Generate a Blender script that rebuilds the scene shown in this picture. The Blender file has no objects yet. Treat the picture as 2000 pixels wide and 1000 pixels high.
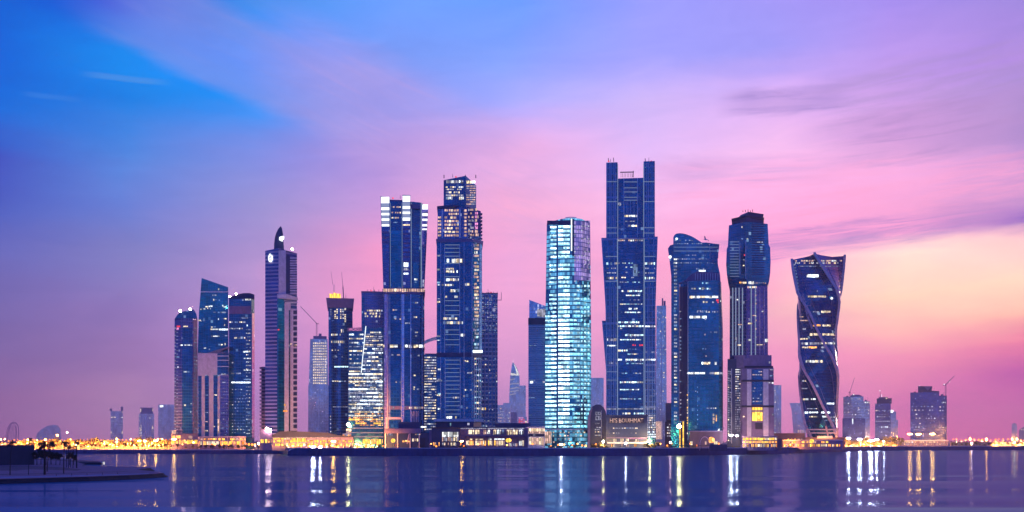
import bpy, math, random
from mathutils import Vector
random.seed(7)
R = math.radians
sc = bpy.context.scene
col = sc.collection

# ------------------------------------------------------------------ frame of reference
F, CX, HY, CAMZ = 1944.0, 1000.0, 862.0, 14.0      # focal length (in photo pixels), axis, horizon, eye height
GROUND = 4.5                                        # level of the waterfront land above the water


def lin(c):
    return tuple(((v / 255.0) / 12.92 if v <= 10 else (((v / 255.0) + 0.055) / 1.055) ** 2.4) for v in c)


def wx(px, d):
    return (px - CX) / F * d


def wz(py, d):
    return CAMZ + (HY - py) / F * d


def dist_of(py, z=0.0):
    return (CAMZ - z) * F / (py - HY)


# ------------------------------------------------------------------ object helpers
def tag(o, label=None, cat=None, group=None, kind=None):
    if label: o['label'] = label
    if cat: o['category'] = cat
    if group: o['group'] = group
    if kind: o['kind'] = kind
    return o


def empty(name, loc=(0, 0, 0), rz=0.0):
    o = bpy.data.objects.new(name, None)
    o.empty_display_size = 2
    col.objects.link(o)
    o.location = loc
    o.rotation_euler = (0, 0, rz)
    return o


def mesh_obj(name, verts, faces, m, parent=None, uvs=None, smooth=False):
    me = bpy.data.meshes.new(name)
    me.from_pydata([tuple(v) for v in verts], [], faces)
    if uvs:
        l = me.uv_layers.new(name='UVMap')
        flat = []
        for f in uvs:
            for u in f:
                flat.extend(u)
        l.data.foreach_set('uv', flat)
    if smooth:
        me.polygons.foreach_set('use_smooth', [True] * len(me.polygons))
    if m: me.materials.append(m)
    me.update()
    o = bpy.data.objects.new(name, me)
    col.objects.link(o)
    if parent: o.parent = parent
    return o


class MB:
    """collects shapes and links them as one mesh object"""
    def __init__(s):
        s.v, s.f, s.uv = [], [], []

    def add(s, v, f, uv=None):
        b = len(s.v)
        s.v += v
        s.f += [tuple(i + b for i in q) for q in f]
        s.uv += uv if uv else [[(s_[0], s_[2]) for s_ in [v[i] for i in q]] for q in f]

    def box(s, x0, x1, y0, y1, z0, z1):
        v = [(x0, y0, z0), (x1, y0, z0), (x1, y1, z0), (x0, y1, z0), (x0, y0, z1), (x1, y0, z1), (x1, y1, z1), (x0, y1, z1)]
        f = [(0, 3, 2, 1), (4, 5, 6, 7), (0, 1, 5, 4), (1, 2, 6, 5), (2, 3, 7, 6), (3, 0, 4, 7)]
        s.add(v, f)

    def bar(s, a, b, w, n=4, w2=None):
        a, b = Vector(a), Vector(b)
        d = (b - a)
        if d.length < 1e-6: return
        d.normalize()
        up = Vector((0, 0, 1)) if abs(d.z) < 0.9 else Vector((1, 0, 0))
        p = d.cross(up).normalized()
        q = d.cross(p)
        v, w2 = [], w if w2 is None else w2
        for c, r in ((a, w / 2), (b, w2 / 2)):
            for i in range(n):
                t = 2 * math.pi * (i + .5) / n
                k = r * (1.414 if n == 4 else 1)
                v.append(tuple(c + p * math.cos(t) * k + q * math.sin(t) * k))
        f = [(i, (i + 1) % n, n + (i + 1) % n, n + i) for i in range(n)] + [tuple(range(n))[::-1], tuple(range(n, 2 * n))]
        s.add(v, f)

    def path(s, pts, w, n=4, w2=None):
        w2 = w if w2 is None else w2
        k = len(pts) - 1
        for i in range(k):
            s.bar(pts[i], pts[i + 1], w + (w2 - w) * i / k, n, w + (w2 - w) * (i + 1) / k)

    def ball(s, c, r, nu=8, nv=6, sx=1, sy=1, sz=1):
        v, f = [], []
        for j in range(nv + 1):
            th = math.pi * j / nv
            for i in range(nu):
                ph = 2 * math.pi * i / nu
                v.append((c[0] + r * sx * math.sin(th) * math.cos(ph), c[1] + r * sy * math.sin(th) * math.sin(ph), c[2] - r * sz * math.cos(th)))
        for j in range(nv):
            for i in range(nu):
                a, b = j * nu + i, j * nu + (i + 1) % nu
                f.append((a, b, b + nu, a + nu))
        s.add(v, f)

    def build(s, name, m, parent=None, smooth=False):
        return mesh_obj(name, s.v, s.f, m, parent, s.uv, smooth)


# ------------------------------------------------------------------ materials
def new_mat(name):
    m = bpy.data.materials.new(name)
    m.use_nodes = True
    nt = m.node_tree
    nt.nodes.clear()
    return m, nt


class G:
    """terse node-graph builder"""
    def __init__(s, nt):
        s.nt = nt

    def n(s, t, **kw):
        nd = s.nt.nodes.new(t)
        for k, v in kw.items():
            setattr(nd, k, v)
        return nd

    def put(s, sock, v):
        if v is None: return
        if isinstance(v, bpy.types.NodeSocket):
            s.nt.links.new(v, sock)
        else:
            if sock.type == 'RGBA' and len(v) == 3: v = (*v, 1)
            sock.default_value = v

    def m(s, op, a, b=None, c=None, clamp=False):
        nd = s.n('ShaderNodeMath', operation=op, use_clamp=clamp)
        for i, x in enumerate((a, b, c)):
            s.put(nd.inputs[i], x)
        return nd.outputs[0]

    def v(s, op, a, b=None):
        nd = s.n('ShaderNodeVectorMath', operation=op)
        s.put(nd.inputs[0], a)
        s.put(nd.inputs[1], b)
        return nd.outputs[0]

    def xyz(s, x, y, z=0.0):
        nd = s.n('ShaderNodeCombineXYZ')
        for i, q in enumerate((x, y, z)): s.put(nd.inputs[i], q)
        return nd.outputs[0]

    def sep(s, v):
        nd = s.n('ShaderNodeSeparateXYZ')
        s.put(nd.inputs[0], v)
        return nd.outputs

    def mix(s, fac, a, b, mode='MIX'):
        nd = s.n('ShaderNodeMix', data_type='RGBA', blend_type=mode)
        s.put(nd.inputs[0], fac)
        s.put(nd.inputs[6], a)
        s.put(nd.inputs[7], b)
        return nd.outputs[2]

    def step(s, x, a, b, lo=0.0, hi=1.0, smooth=True):
        nd = s.n('ShaderNodeMapRange', interpolation_type='SMOOTHSTEP' if smooth else 'LINEAR')
        s.put(nd.inputs[0], x)
        for i, q in enumerate((a, b, lo, hi)): s.put(nd.inputs[i + 1], q)
        return nd.outputs[0]

    def noise(s, vec, scale=1.0, detail=4.0, rough=0.5, dist=0.0, dim='3D', color=False):
        nd = s.n('ShaderNodeTexNoise', noise_dimensions=dim)
        s.put(nd.inputs['Vector'], vec)
        nd.inputs['Scale'].default_value = scale
        nd.inputs['Detail'].default_value = detail
        nd.inputs['Roughness'].default_value = rough
        nd.inputs['Distortion'].default_value = dist
        return nd.outputs['Color' if color else 'Fac']

    def white(s, vec, color=False):
        nd = s.n('ShaderNodeTexWhiteNoise', noise_dimensions='3D')
        s.put(nd.inputs['Vector'], vec)
        return nd.outputs['Color' if color else 'Value']

    def ramp(s, x, stops, interp='LINEAR'):
        nd = s.n('ShaderNodeValToRGB')
        cr = nd.color_ramp
        cr.interpolation = interp
        while len(cr.elements) < len(stops): cr.elements.new(0.5)
        for e, (p, c) in zip(cr.elements, sorted(stops, key=lambda q: q[0])):
            e.position = p
            e.color = (*c, 1)
        s.put(nd.inputs[0], x)
        return nd.outputs[0]

    def out(s, surf=None, vol=None):
        o = s.n('ShaderNodeOutputMaterial')
        if surf: s.nt.links.new(surf, o.inputs['Surface'])
        if vol: s.nt.links.new(vol, o.inputs['Volume'])


def principled(g, base, rough=0.6, metal=0.0, spec=0.5, normal=None, emit=None, estr=None):
    b = g.n('ShaderNodeBsdfPrincipled')
    g.put(b.inputs['Base Color'], base)
    g.put(b.inputs['Roughness'], rough)
    g.put(b.inputs['Metallic'], metal)
    g.put(b.inputs['Specular IOR Level'], spec)
    if normal: g.put(b.inputs['Normal'], normal)
    if emit is not None:
        g.put(b.inputs['Emission Color'], emit)
        g.put(b.inputs['Emission Strength'], estr)
    return b.outputs[0]


def solid(name, c, rough=0.7, metal=0.0, var=0.25, scale=0.25):
    """matt surface with soft weathering"""
    m, nt = new_mat(name)
    g = G(nt)
    p = g.n('ShaderNodeTexCoord').outputs['Object']
    n1 = g.noise(p, scale, 5, 0.6)
    n2 = g.noise(g.v('MULTIPLY', p, (1.0, 1.0, 0.12)), scale * 4, 4, 0.6)
    k = g.m('ADD', g.m('MULTIPLY', n1, 0.6), g.m('MULTIPLY', n2, 0.4))
    k = g.step(k, 0.3, 0.7, 1 - var, 1 + var, False)
    base = g.mix(1.0, c, g.xyz(k, k, k), 'MULTIPLY')
    g.out(principled(g, base, rough, metal))
    return m


def glass(name, tint, floor=4.0, mull=3.0, lh=0.2, lv=0.12, line=(0.25, 0.25, 0.4), lstr=0.6, glow=0.0, gcol=(0.6, 0.8, 1.0),
          gstr=0.8, rough=0.12, metal=0.75, big=0, tilt=0.03):
    """curtain wall: panes with slightly different tilt and tone, spandrel and mullion lines, some rooms faintly lit"""
    m, nt = new_mat(name)
    g = G(nt)
    uv = g.n('ShaderNodeUVMap').outputs[0]
    u, v, _ = g.sep(uv)
    cu, cv = g.m('DIVIDE', u, mull), g.m('DIVIDE', v, floor)
    fu, fv = g.m('FRACT', cu), g.m('FRACT', cv)
    iu, iv = g.m('FLOOR', cu), g.m('FLOOR', cv)
    cell = g.xyz(iu, iv, 3.0)
    w = g.white(cell, True)
    wr, wg, wb = g.sep(w)
    lineh = g.m('LESS_THAN', fv, lh)
    linev = g.m('LESS_THAN', fu, lv)
    lm = g.m('MULTIPLY', g.m('MAXIMUM', lineh, linev), lstr)
    if big:   # a heavier line every `big` floors
        lm = g.m('MAXIMUM', lm, g.m('LESS_THAN', g.m('FRACT', g.m('DIVIDE', cv, float(big))), 0.35 / big))
    tone = g.step(wr, 0, 1, 0.82, 1.2, False)
    broad = g.step(g.noise(g.v('MULTIPLY', uv, (0.03, 0.015, 0.0)), 1.0, 3, 0.6), 0.3, 0.7, 0.6, 1.45, False)  # broad tone patches painted in for uneven sky reflections
    tone = g.m('MULTIPLY', tone, broad)
    gl = g.mix(1.0, tint, g.xyz(tone, tone, tone), 'MULTIPLY')
    base = g.mix(lm, gl, line)
    met = g.m('MULTIPLY', g.m('SUBTRACT', 1.0, lm), metal)
    nrm = g.n('ShaderNodeNewGeometry').outputs['Normal']
    tilt = g.v('MULTIPLY', g.v('SUBTRACT', w, (0.5, 0.5, 0.5)), (tilt, tilt, tilt))
    nn = g.v('NORMALIZE', g.v('ADD', nrm, tilt))
    emit = estr = None
    if glow > 0:
        patch = g.noise(g.v('MULTIPLY', g.xyz(iu, iv), (0.09, 0.16, 1.0)), 1.0, 2, 0.5)
        thr = g.m('MULTIPLY', g.step(patch, 0.38, 0.62, 0.15, 1.6), glow)
        on = g.m('LESS_THAN', wg, thr)
        on = g.m('MULTIPLY', on, g.m('SUBTRACT', 1.0, g.m('MAXIMUM', lineh, linev)))
        estr = g.m('MULTIPLY', on, g.step(wb, 0, 1, 0.15 * gstr, gstr, False))
        emit = gcol
    g.out(principled(g, base, rough, met, 0.5, nn, emit, estr))
    m.cycles.emission_sampling = 'NONE'
    return m


def lit(name, c, s, var=0.75, mull=1.9, warm=None):
    """lit interior behind glass: each bay has its own brightness, blinds and furniture break it up"""
    m, nt = new_mat(name)
    g = G(nt)
    uv = g.n('ShaderNodeUVMap').outputs[0]
    u, v, _ = g.sep(uv)
    cu, cv = g.m('DIVIDE', u, mull), g.m('DIVIDE', v, 3.2)
    cell = g.xyz(g.m('FLOOR', cu), g.m('FLOOR', cv), 1.0)
    w, w2, w3 = g.sep(g.white(cell, True))
    k = g.step(w, 0, 1, 1 - var, 1 + var * 0.6, False)
    k = g.m('MULTIPLY', k, g.m('SUBTRACT', 1.0, g.m('MULTIPLY', g.m('LESS_THAN', g.m('FRACT', cu), 0.16), 0.8)))
    k = g.m('MULTIPLY', k, g.step(g.noise(g.v('MULTIPLY', uv, (1.3, 1.9, 1.0)), 1.0, 2, 0.6), 0.3, 0.7, 0.55, 1.3))
    cc = g.mix(g.m('MULTIPLY', w2, 0.6), c, warm) if warm else c
    e = g.n('ShaderNodeEmission')
    g.put(e.inputs[0], cc)
    g.put(e.inputs[1], g.m('MULTIPLY', k, s))
    g.out(e.outputs[0])
    m.cycles.emission_sampling = 'NONE'
    return m


def lamp_mat(name, c, s):
    m, nt = new_mat(name)
    g = G(nt)
    e = g.n('ShaderNodeEmission')
    g.put(e.inputs[0], c)
    e.inputs[1].default_value = s
    g.out(e.outputs[0])
    return m


def foliage(name, c):
    m, nt = new_mat(name)
    g = G(nt)
    p = g.n('ShaderNodeTexCoord').outputs['Object']
    k = g.step(g.noise(p, 1.6, 3, 0.6), 0.3, 0.7, 0.5, 1.5, False)
    g.out(principled(g, g.mix(1.0, c, g.xyz(k, k, g.m('MULTIPLY', k, 0.8)), 'MULTIPLY'), 0.75, 0, 0.2))
    return m

NAVY = (0.05, 0.16, 0.42)
M = dict(
    navy=glass('navy_glass', (0.016, 0.18, 0.35), 3.9, 3.0, .22, .1, (.07, .12, .30), .5, .03, (.45, .7, 1), .4),
    teal=glass('teal_glass', (0.004, 0.26, 0.40), 3.9, 3.0, .12, .06, (.03, .12, .26), .4, .02, (.5, .8, 1), .4),
    midblue=glass('mid_blue_glass', (0.05, 0.22, 0.44), 3.9, 2.8, .2, .1, (.12, .17, .40), .5, .03, (.6, .75, 1), .4),
    violet=glass('violet_glass', (0.15, 0.18, 0.40), 3.9, 2.6, .3, .12, (.22, .19, .42), .6, .03, (.7, .75, 1), .5),
    grid=glass('grid_glass', (0.008, 0.17, 0.32), 6.4, 4.2, .12, .2, (.22, .36, .66), .75, .02, (.5, .7, 1), .4, big=7),
    stripes=glass('striped_facade', (0.08, 0.12, 0.34), 4.4, 60.0, .42, .0, (.52, .40, .56), .8, .0),
    lattice=glass('concrete_lattice', (0.05, 0.14, 0.36), 5.6, 4.6, .32, .28, (.62, .60, .80), .9, .02, (.8, .8, 1), .6, metal=.4),
    louvre=glass('louvred_glass', (0.22, 0.26, 0.40), 2.6, 40.0, .34, .0, (.62, .56, .80), .6, .0),
    haze_glass=glass('haze_pale_glass', (1.0, 0.84, 0.74), 5.2, 4.4, .3, .2, (.95, .66, .66), .5, .05, (1, .85, .9), .8, metal=.92, rough=.08, tilt=.006),  # pale rose tint carries part of the distance haze in its colour
    twist=glass('twisted_glass', (0.01, 0.16, 0.31), 4.0, 3.2, .14, .06, (.05, .08, .26), .4, .02, (.6, .8, 1), .5),
    twistsheen=glass('rose_reflection_glass', (0.26, 0.19, 0.42), 4.0, 40.0, .34, .0, (.40, .22, .36), .6, .0),  # rose tint on one side stands in for pink sky reflected there
    bluelit=glass('lit_blue_glass', (0.02, 0.30, 0.38), 4.48, 2.8, .24, .08, (.05, .20, .34), .6, 1.4, (.20, .66, .95), .95),
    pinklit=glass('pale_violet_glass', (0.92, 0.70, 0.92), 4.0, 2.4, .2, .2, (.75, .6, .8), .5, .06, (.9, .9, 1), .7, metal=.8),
    pinkglow=glass('pink_sheen_glass', (0.62, 0.52, 0.70), 4.48, 2.6, .2, .2, (.55, .45, .62), .5, .95, (.62, .42, .78), .75, metal=.3),  # pink emission stands in for sky reflected off the side wall
    pale=solid('pale_stone', (.78, .68, .80), .7),
    white=solid('white_stone', (.80, .72, .80), .6),
    violetstone=solid('violet_stone', (.26, .19, .36), .7),
    dark=solid('dark_metal', (.035, .035, .08), .5),
    darkblue=solid('dark_blue_cladding', (.03, .05, .16), .45),
    roof=solid('roof_felt', (.05, .05, .10), .9),
    steel=solid('grey_steel', (.22, .2, .3), .5, .5),
    lineblue=solid('pale_blue_trim', (.80, .84, .95), .45),
    linepink=solid('pink_trim', (.85, .60, .70), .45),
    bronze=solid('rose_bronze', (.72, .42, .52), .4, .2),
    wall=solid('quay_concrete', (.075, .070, .20), .85, var=.35, scale=.08),
    walkway=solid('promenade_paving', (.22, .18, .2), .9),
    grasswarm=solid('dry_lawn', (.10, .10, .07), .95),
    rock=solid('dark_rock', (.012, .012, .03), .9, var=.5, scale=.8),
    paving=solid('spit_paving', (.27, .11, .20), .85, var=.35, scale=.35),
    lawn=solid('spit_lawn', (.13, .055, .10), .95, var=.45, scale=.3),
    bark=solid('bark', (.03, .022, .03), .9),
    pole=solid('lamp_pole', (.05, .05, .07), .5, .4),
    boards=solid('purple_boards', (.92, .28, .46), .8),
    glowwallstone=solid('glow_wall_stone', (.42, .34, .30), .9, var=.5, scale=.15),
    canopy=solid('canopy_metal', (.11, .06, .14), .5),
    glowtrim=lamp_mat('added_glow_trim', (.52, .66, 1.0), .42),  # emission put into trim lines to stand in for brighter reflected light
    W=lit('lit_white', (.86, .93, 1.0), 1.3, .85, warm=(1, .9, .75)),
    TW=lit('lit_tower_white', (.70, .94, 1.0), 4.6, .6),
    TV=lit('lit_tower_ice', (.50, .88, 1.0), 2.0, .65),
    TC=lit('lit_tower_cyan', (.30, .85, 1.0), 2.4, .5),
    WB=lit('lit_bright_white', (.85, .95, 1.0), 2.6, .35),
    C=lit('lit_cyan', (.35, .80, 1.0), 1.2, warm=(.8, .95, 1)),
    CW=lit('lit_ice', (.62, .93, 1.0), 2.1, .5),
    B=lit('lit_dim_blue', (.35, .55, 1.0), .55),
    D=lit('lit_dim_white', (.75, .75, 1.0), .6),
    O=lit('lit_orange', (1.0, .32, .05), 2.6, .8, 3.0, warm=(1, .62, .22)),
    Y=lit('lit_yellow', (1.0, .56, .08), 2.4, .5, 3.0),
    A=lit('lit_warm', (1.0, .74, .45), 1.5, .7, 2.4, warm=(1, .9, .72)),
    P=lit('lit_peach', (1.0, .62, .52), .95, .6, 2.4),
    Rd=lit('lit_red', (1.0, .06, .10), 1.3, .4),
    S=lit('lit_sign', (1.0, .62, .52), 1.0, .25),
    Pk=lit('lit_pink', (1.0, .35, .75), 1.2, .5),
    glowfin=lamp_mat('glowing_fin_panel', (.93, .97, 1.0), 1.6),
    halffin=lamp_mat('dim_fin_panel', (.45, .55, .95), .55),
    glow_o=lamp_mat('amber_globe', (1.0, .24, .03), 3.6),
    glow_y=lamp_mat('yellow_globe', (1.0, .45, .10), 6.0),
    bulb_o=lamp_mat('sodium_bulb', (1.0, .36, .05), 150.0),
    bulb_w=lamp_mat('white_bulb', (1.0, .86, .78), 600.0),
    bulb_y=lamp_mat('yellow_bulb', (1.0, .70, .22), 260.0),
    bulb_p=lamp_mat('pink_bulb', (1.0, .50, .38), 240.0),
    flood=lamp_mat('flood_light', (1.0, .84, .78), 1100.0),
    flood_o=lamp_mat('flood_light_amber', (1.0, .40, .06), 520.0),
    leaf=foliage('dusty_leaf', (.15, .12, .07)),
    leafdark=foliage('dark_leaf', (.02, .026, .03)),
    palmleaf=foliage('palm_leaf', (.02, .026, .034)),
)
for k in ('glowfin', 'halffin', 'glowtrim'):
    M[k].cycles.emission_sampling = 'NONE'


# ------------------------------------------------------------------ towers
def rect(x0, x1, d, ly=0.0):
    return [(x0, ly), (x1, ly), (x1, ly + d, ly), (x0, ly + d, ly)]


def bow(x0, x1, d, b=6.0, n=8):
    pts = []
    for i in range(n + 1):
        t = i / n
        pts.append((x0 + (x1 - x0) * t, b * (2 * t - 1) ** 2))
    return pts + [(x1, b + d, b), (x0, b + d, b)]


class Tower:
    """an Empty at the foot of a building; parts are placed in its own frame (x across, y away from the water, z up)"""
    def __init__(s, name, xc, D, label, cat='tower', group=None, ground=GROUND):
        s.O = Vector((wx(xc, D), D))
        a = math.atan2(s.O.x, s.O.y)
        s.xh, s.yh = Vector((math.cos(a), -math.sin(a))), Vector((math.sin(a), math.cos(a)))
        s.g, s.xc, s.D = ground, xc, D
        s.e = tag(empty(name, (s.O.x, s.O.y, ground), -a), label, cat, group)
        s.C = Vector((-s.O.dot(s.xh), -s.O.dot(s.yh)))
        s.w = []
        s.main = None

    def t_of(s, px, ly):
        r = Vector(((px - CX) / F, 1.0))
        return (ly + s.O.dot(s.yh)) / r.dot(s.yh)

    def lx(s, px, ly):
        t = s.t_of(px, ly)
        return (Vector(((px - CX) / F, 1.0)) * t - s.O).dot(s.xh)

    def lz(s, py, ly=0.0, px=None):
        return wz(py, s.t_of(s.xc if px is None else px, ly)) - s.g

    def p(s, px, py, ly=0.0):
        return (s.lx(px, ly), ly, s.lz(py, ly, px))

    def scale(s):
        return s.D / F

    # ---- bodies
    def loft(s, name, levels, m, smooth=False, parent=None):
        b = Loft(s, levels)
        b.obj = b.build(name, m, parent or s.e, smooth)
        s.main = s.main or b
        return b

    def box(s, name, x0, x1, y0, y1, m, d=35.0, ly=0.0, parent=None):
        return s.loft(name, [(y1, rect(x0, x1, d, ly)), (y0, rect(x0, x1, d, ly))], m, parent=parent)

    def prism(s, name, outline, m, d=30.0, ly=0.0, parent=None):
        b = Prism(s, outline, d, ly)
        b.obj = b.build(name, m, parent or s.e)
        s.main = s.main or b
        return b

    def bar(s, name, a, b, w, m, ly=0.0, w2=None, parent=None):
        k = MB()
        k.bar(s.p(*a, ly), s.p(*b, ly), w, 4, w2)
        return k.build(name, m, parent or s.e)

    # ---- facade pieces
    def patch(s, body, x0, x1, y0, y1, off=0.3):
        if y0 > y1: y0, y1 = y1, y0
        xs = [x0] + [q for q in body.breaks(0.5 * (y0 + y1)) if x0 + .05 < q < x1 - .05] + [x1]
        V, Fc, U = [], [], []
        for a, b in zip(xs[:-1], xs[1:]):
            e = min(0.01, (b - a) * .1)
            hs = [body.hit(a + e, y1), body.hit(b - e, y1), body.hit(b - e, y0), body.hit(a + e, y0)]
            if any(h is None for h in hs): continue
            n = hs[0][1]
            if n.dot(hs[1][1]) < .5: continue
            i0 = len(V)
            for h in hs: V.append(tuple(h[0] + n * off))
            for h in hs: V.append(tuple(h[0] - n * 0.1))
            q = [(0, 1, 2, 3), (4, 5, 1, 0), (5, 6, 2, 1), (6, 7, 3, 2), (7, 4, 0, 3)]
            Fc += [tuple(i0 + j for j in f) for f in q]
            uu = [h[0].dot(Vector((-n.y, n.x, 0))) for h in hs]
            zz = [h[0].z for h in hs]
            uv8 = [(uu[j % 4], zz[j % 4]) for j in range(8)]
            U += [[uv8[j] for j in f] for f in q]
        return V, Fc, U

    def panel(s, body, x0, x1, y0, y1, m, off=0.3, name='panel', parent=None):
        V, Fc, U = s.patch(body, x0, x1, y0, y1, off)
        if V: return mesh_obj(name, V, Fc, M[m] if isinstance(m, str) else m, parent or (s.e if body is s.main else body.obj), U)     # on a side part: its sub-part

    def win(s, body, x0, x1, y0, y1, m='W', off=0.25):
        if m == 'W': m = random.choice('WWWAAADDB')
        elif m == 'WB': m = random.choice(('WB', 'WB', 'W'))
        if abs(y1 - y0) > 2: y1 = y0 + (y1 - y0) * random.uniform(.74, .92)
        V, Fc, U = s.patch(body, x0, x1, y0, y1, off)
        if V: s.w.append((abs(x1 - x0) * abs(y1 - y0), V, Fc, U, m))

    def wins(s, body, lst, m='W', off=.25):
        for q in lst:
            s.win(body, q[0], q[1], q[2], q[3], q[4] if len(q) > 4 else m, off)

    def dash(s, body, x0, x1, y0, y1, m='W', w=(2.0, 5.0), gap=(.8, 3.0), p=0.8, off=.25):
        x = x0
        while x < x1 - .8:
            ww = random.uniform(*w)
            if random.random() < p:
                s.win(body, x, min(x + ww, x1), y0, y1, random.choice(m) if isinstance(m, (list, tuple)) else m, off)
            x += ww + random.uniform(*gap)

    def clutter(s, x0, x1, y, ly=6, n=4, beacon=True):
        """lift housings, cooling units, thin masts and a red warning light on a flat roof"""
        for i in range(n):
            a = random.uniform(x0 + 1, x1 - 5)
            b_ = a + random.uniform(2, 5)
            s.box('roof_unit', a, min(b_, x1 - .6), y - random.uniform(1.2, 3.2), y, M[random.choice(('dark', 'darkblue', 'steel', 'violetstone'))], random.uniform(4, 9), ly + i * 2.3)
        a = random.uniform(x0 + 2, x1 - 2)
        s.bar('mast', (a, y), (a, y - random.uniform(5, 9)), .6, M['steel'], ly + 3, .25)
        if beacon:
            k = MB(); c = random.uniform(x0 + 1, x1 - 1); k.ball(s.p(c, y - 1.0, ly), .9, 6, 4); k.build('warning_light', M['Rd'], s.e)

    def done(s, most=92, name='lit_window'):
        s.w.sort(key=lambda q: -q[0])
        for k, (a, V, Fc, U, m) in enumerate(s.w[:most]):
            mesh_obj(name, V, Fc, M[m], s.e, U)
        rest = s.w[most:]
        if rest:
            mats = sorted({r[4] for r in rest})
            V, Fc, U, mi = [], [], [], []
            for a, v, f, u, m in rest:
                b = len(V)
                V += v
                Fc += [tuple(i + b for i in q) for q in f]
                U += u
                mi += [mats.index(m)] * len(f)
            o = mesh_obj('lit_window_mass', V, Fc, None, s.e, U)
            for m in mats: o.data.materials.append(M[m])
            o.data.polygons.foreach_set('material_index', mi)
            o['kind'] = 'stuff'
            o['label'] = 'many small lit windows scattered over the facade'
        s.w = []


class Loft:
    def __init__(s, T, levels):
        s.T = T
        lv = []
        for py, pts in sorted(levels, key=lambda q: -q[0]):
            ring = []
            for q in pts:
                px, ly = q[0], q[1]
                ref = q[2] if len(q) > 2 and q[2] is not None else ly
                dz = q[3] if len(q) > 3 else 0.0
                ring.append(Vector((T.lx(px, ref), ly, T.lz(py - dz, 0.0))))
            if py >= 855 and py == int(py) and not lv:                     # walls go all the way down to the ground
                for q in ring: q.z = 0.0
            lv.append((py, ring))
        s.lv = lv

    def build(s, name, m, parent, smooth):
        V, Fc, U = [], [], []
        n = len(s.lv[0][1])
        per = [[0.0] for _ in s.lv]
        for k, (py, r) in enumerate(s.lv):
            for i in range(n):
                per[k].append(per[k][-1] + (r[(i + 1) % n].xy - r[i].xy).length)
            V += [tuple(q) for q in r]
        for k in range(len(s.lv) - 1):
            for i in range(n):
                j = (i + 1) % n
                Fc.append((k * n + i, k * n + j, (k + 1) * n + j, (k + 1) * n + i))
                ub = per[0]
                U.append([(ub[i], V[k * n + i][2]), (ub[i + 1], V[k * n + j][2]), (ub[i + 1], V[(k + 1) * n + j][2]), (ub[i], V[(k + 1) * n + i][2])])
        top = len(s.lv) - 1
        Fc.append(tuple(top * n + i for i in range(n)))
        U.append([(V[top * n + i][0], V[top * n + i][1]) for i in range(n)])
        Fc.append(tuple(range(n))[::-1])
        U.append([(V[i][0], V[i][1]) for i in range(n)][::-1])
        return mesh_obj(name, V, Fc, m, parent, U, smooth)

    def ring(s, z):
        zs = [sum(q.z for q in r) / len(r) for _, r in s.lv]
        if z <= zs[0]: return s.lv[0][1]
        for k in range(len(zs) - 1):
            if z <= zs[k + 1]:
                f = (z - zs[k]) / max(1e-6, zs[k + 1] - zs[k])
                return [a.lerp(b, f) for a, b in zip(s.lv[k][1], s.lv[k + 1][1])]
        return s.lv[-1][1]

    def _vis(s, r):
        C, n, out = s.T.C, len(r), []
        for i in range(n):
            a, b = r[i], r[(i + 1) % n]
            nrm = Vector((b.y - a.y, -(b.x - a.x)))
            if nrm.length > 1e-6 and nrm.dot(C - a.xy) > 0:
                out.append((a, b, nrm.normalized()))
        return out

    def breaks(s, py):
        T = s.T
        r = s.ring(T.lz(py))
        out = []
        for a, b, _ in s._vis(r):
            for q in (a, b):
                w = T.O + T.xh * q.x + T.yh * q.y
                out.append(CX + F * w.x / w.y)
        return sorted(set(round(o, 3) for o in out))

    def hit(s, px, py):
        T = s.T
        rv = Vector(((px - CX) / F, 1.0))
        d = Vector((rv.dot(T.xh), rv.dot(T.yh)))
        t, best = T.t_of(px, 0.0), None
        for _ in range(3):
            z = wz(py, t) - T.g
            best = None
            for a, b, nrm in s._vis(s.ring(z)):
                e = b.xy - a.xy
                den = d.x * e.y - d.y * e.x
                if abs(den) < 1e-9: continue
                ca = a.xy - T.C
                tt = (ca.x * e.y - ca.y * e.x) / den
                ss = (ca.x * d.y - ca.y * d.x) / den
                if -0.002 <= ss <= 1.002 and tt > 0 and (best is None or tt < best[0]):
                    best = (tt, nrm)
            if best is None: return None
            t = best[0]
        pt = T.C + d * t
        return Vector((pt.x, pt.y, wz(py, t) - T.g)), Vector((best[1].x, best[1].y, 0))


class Prism:
    """an upright outline with real depth"""
    def __init__(s, T, outline, d, ly):
        s.T, s.d, s.ly, s.out = T, d, ly, outline

    def build(s, name, m, parent):
        f = [Vector(s.T.p(x, y, s.ly)) for x, y in s.out]
        for q, (x, y) in zip(f, s.out):
            if y >= 855 and y == int(y) and y == max(o[1] for o in s.out): q.z = 0.0
        area = sum(a.x * b.z - b.x * a.z for a, b in zip(f, f[1:] + f[:1]))
        if area < 0: f = f[::-1]
        n = len(f)
        V = [tuple(q) for q in f] + [(q.x, q.y + s.d, q.z) for q in f]
        Fc = [tuple(range(n)), tuple(range(n, 2 * n))[::-1]]
        U = [[(q.x, q.z) for q in f], [(q.x, q.z) for q in f][::-1]]
        for i in range(n):
            j = (i + 1) % n
            Fc.append((i, i + n, j + n, j))
            U.append([(0, f[i].z), (s.d, f[i].z), (s.d, f[j].z), (0, f[j].z)])
        return mesh_obj(name, V, Fc, m, parent, U)

    def breaks(s, py):
        return []

    def hit(s, px, py):
        return Vector(s.T.p(px, py, s.ly)), Vector((0, -1, 0))


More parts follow.
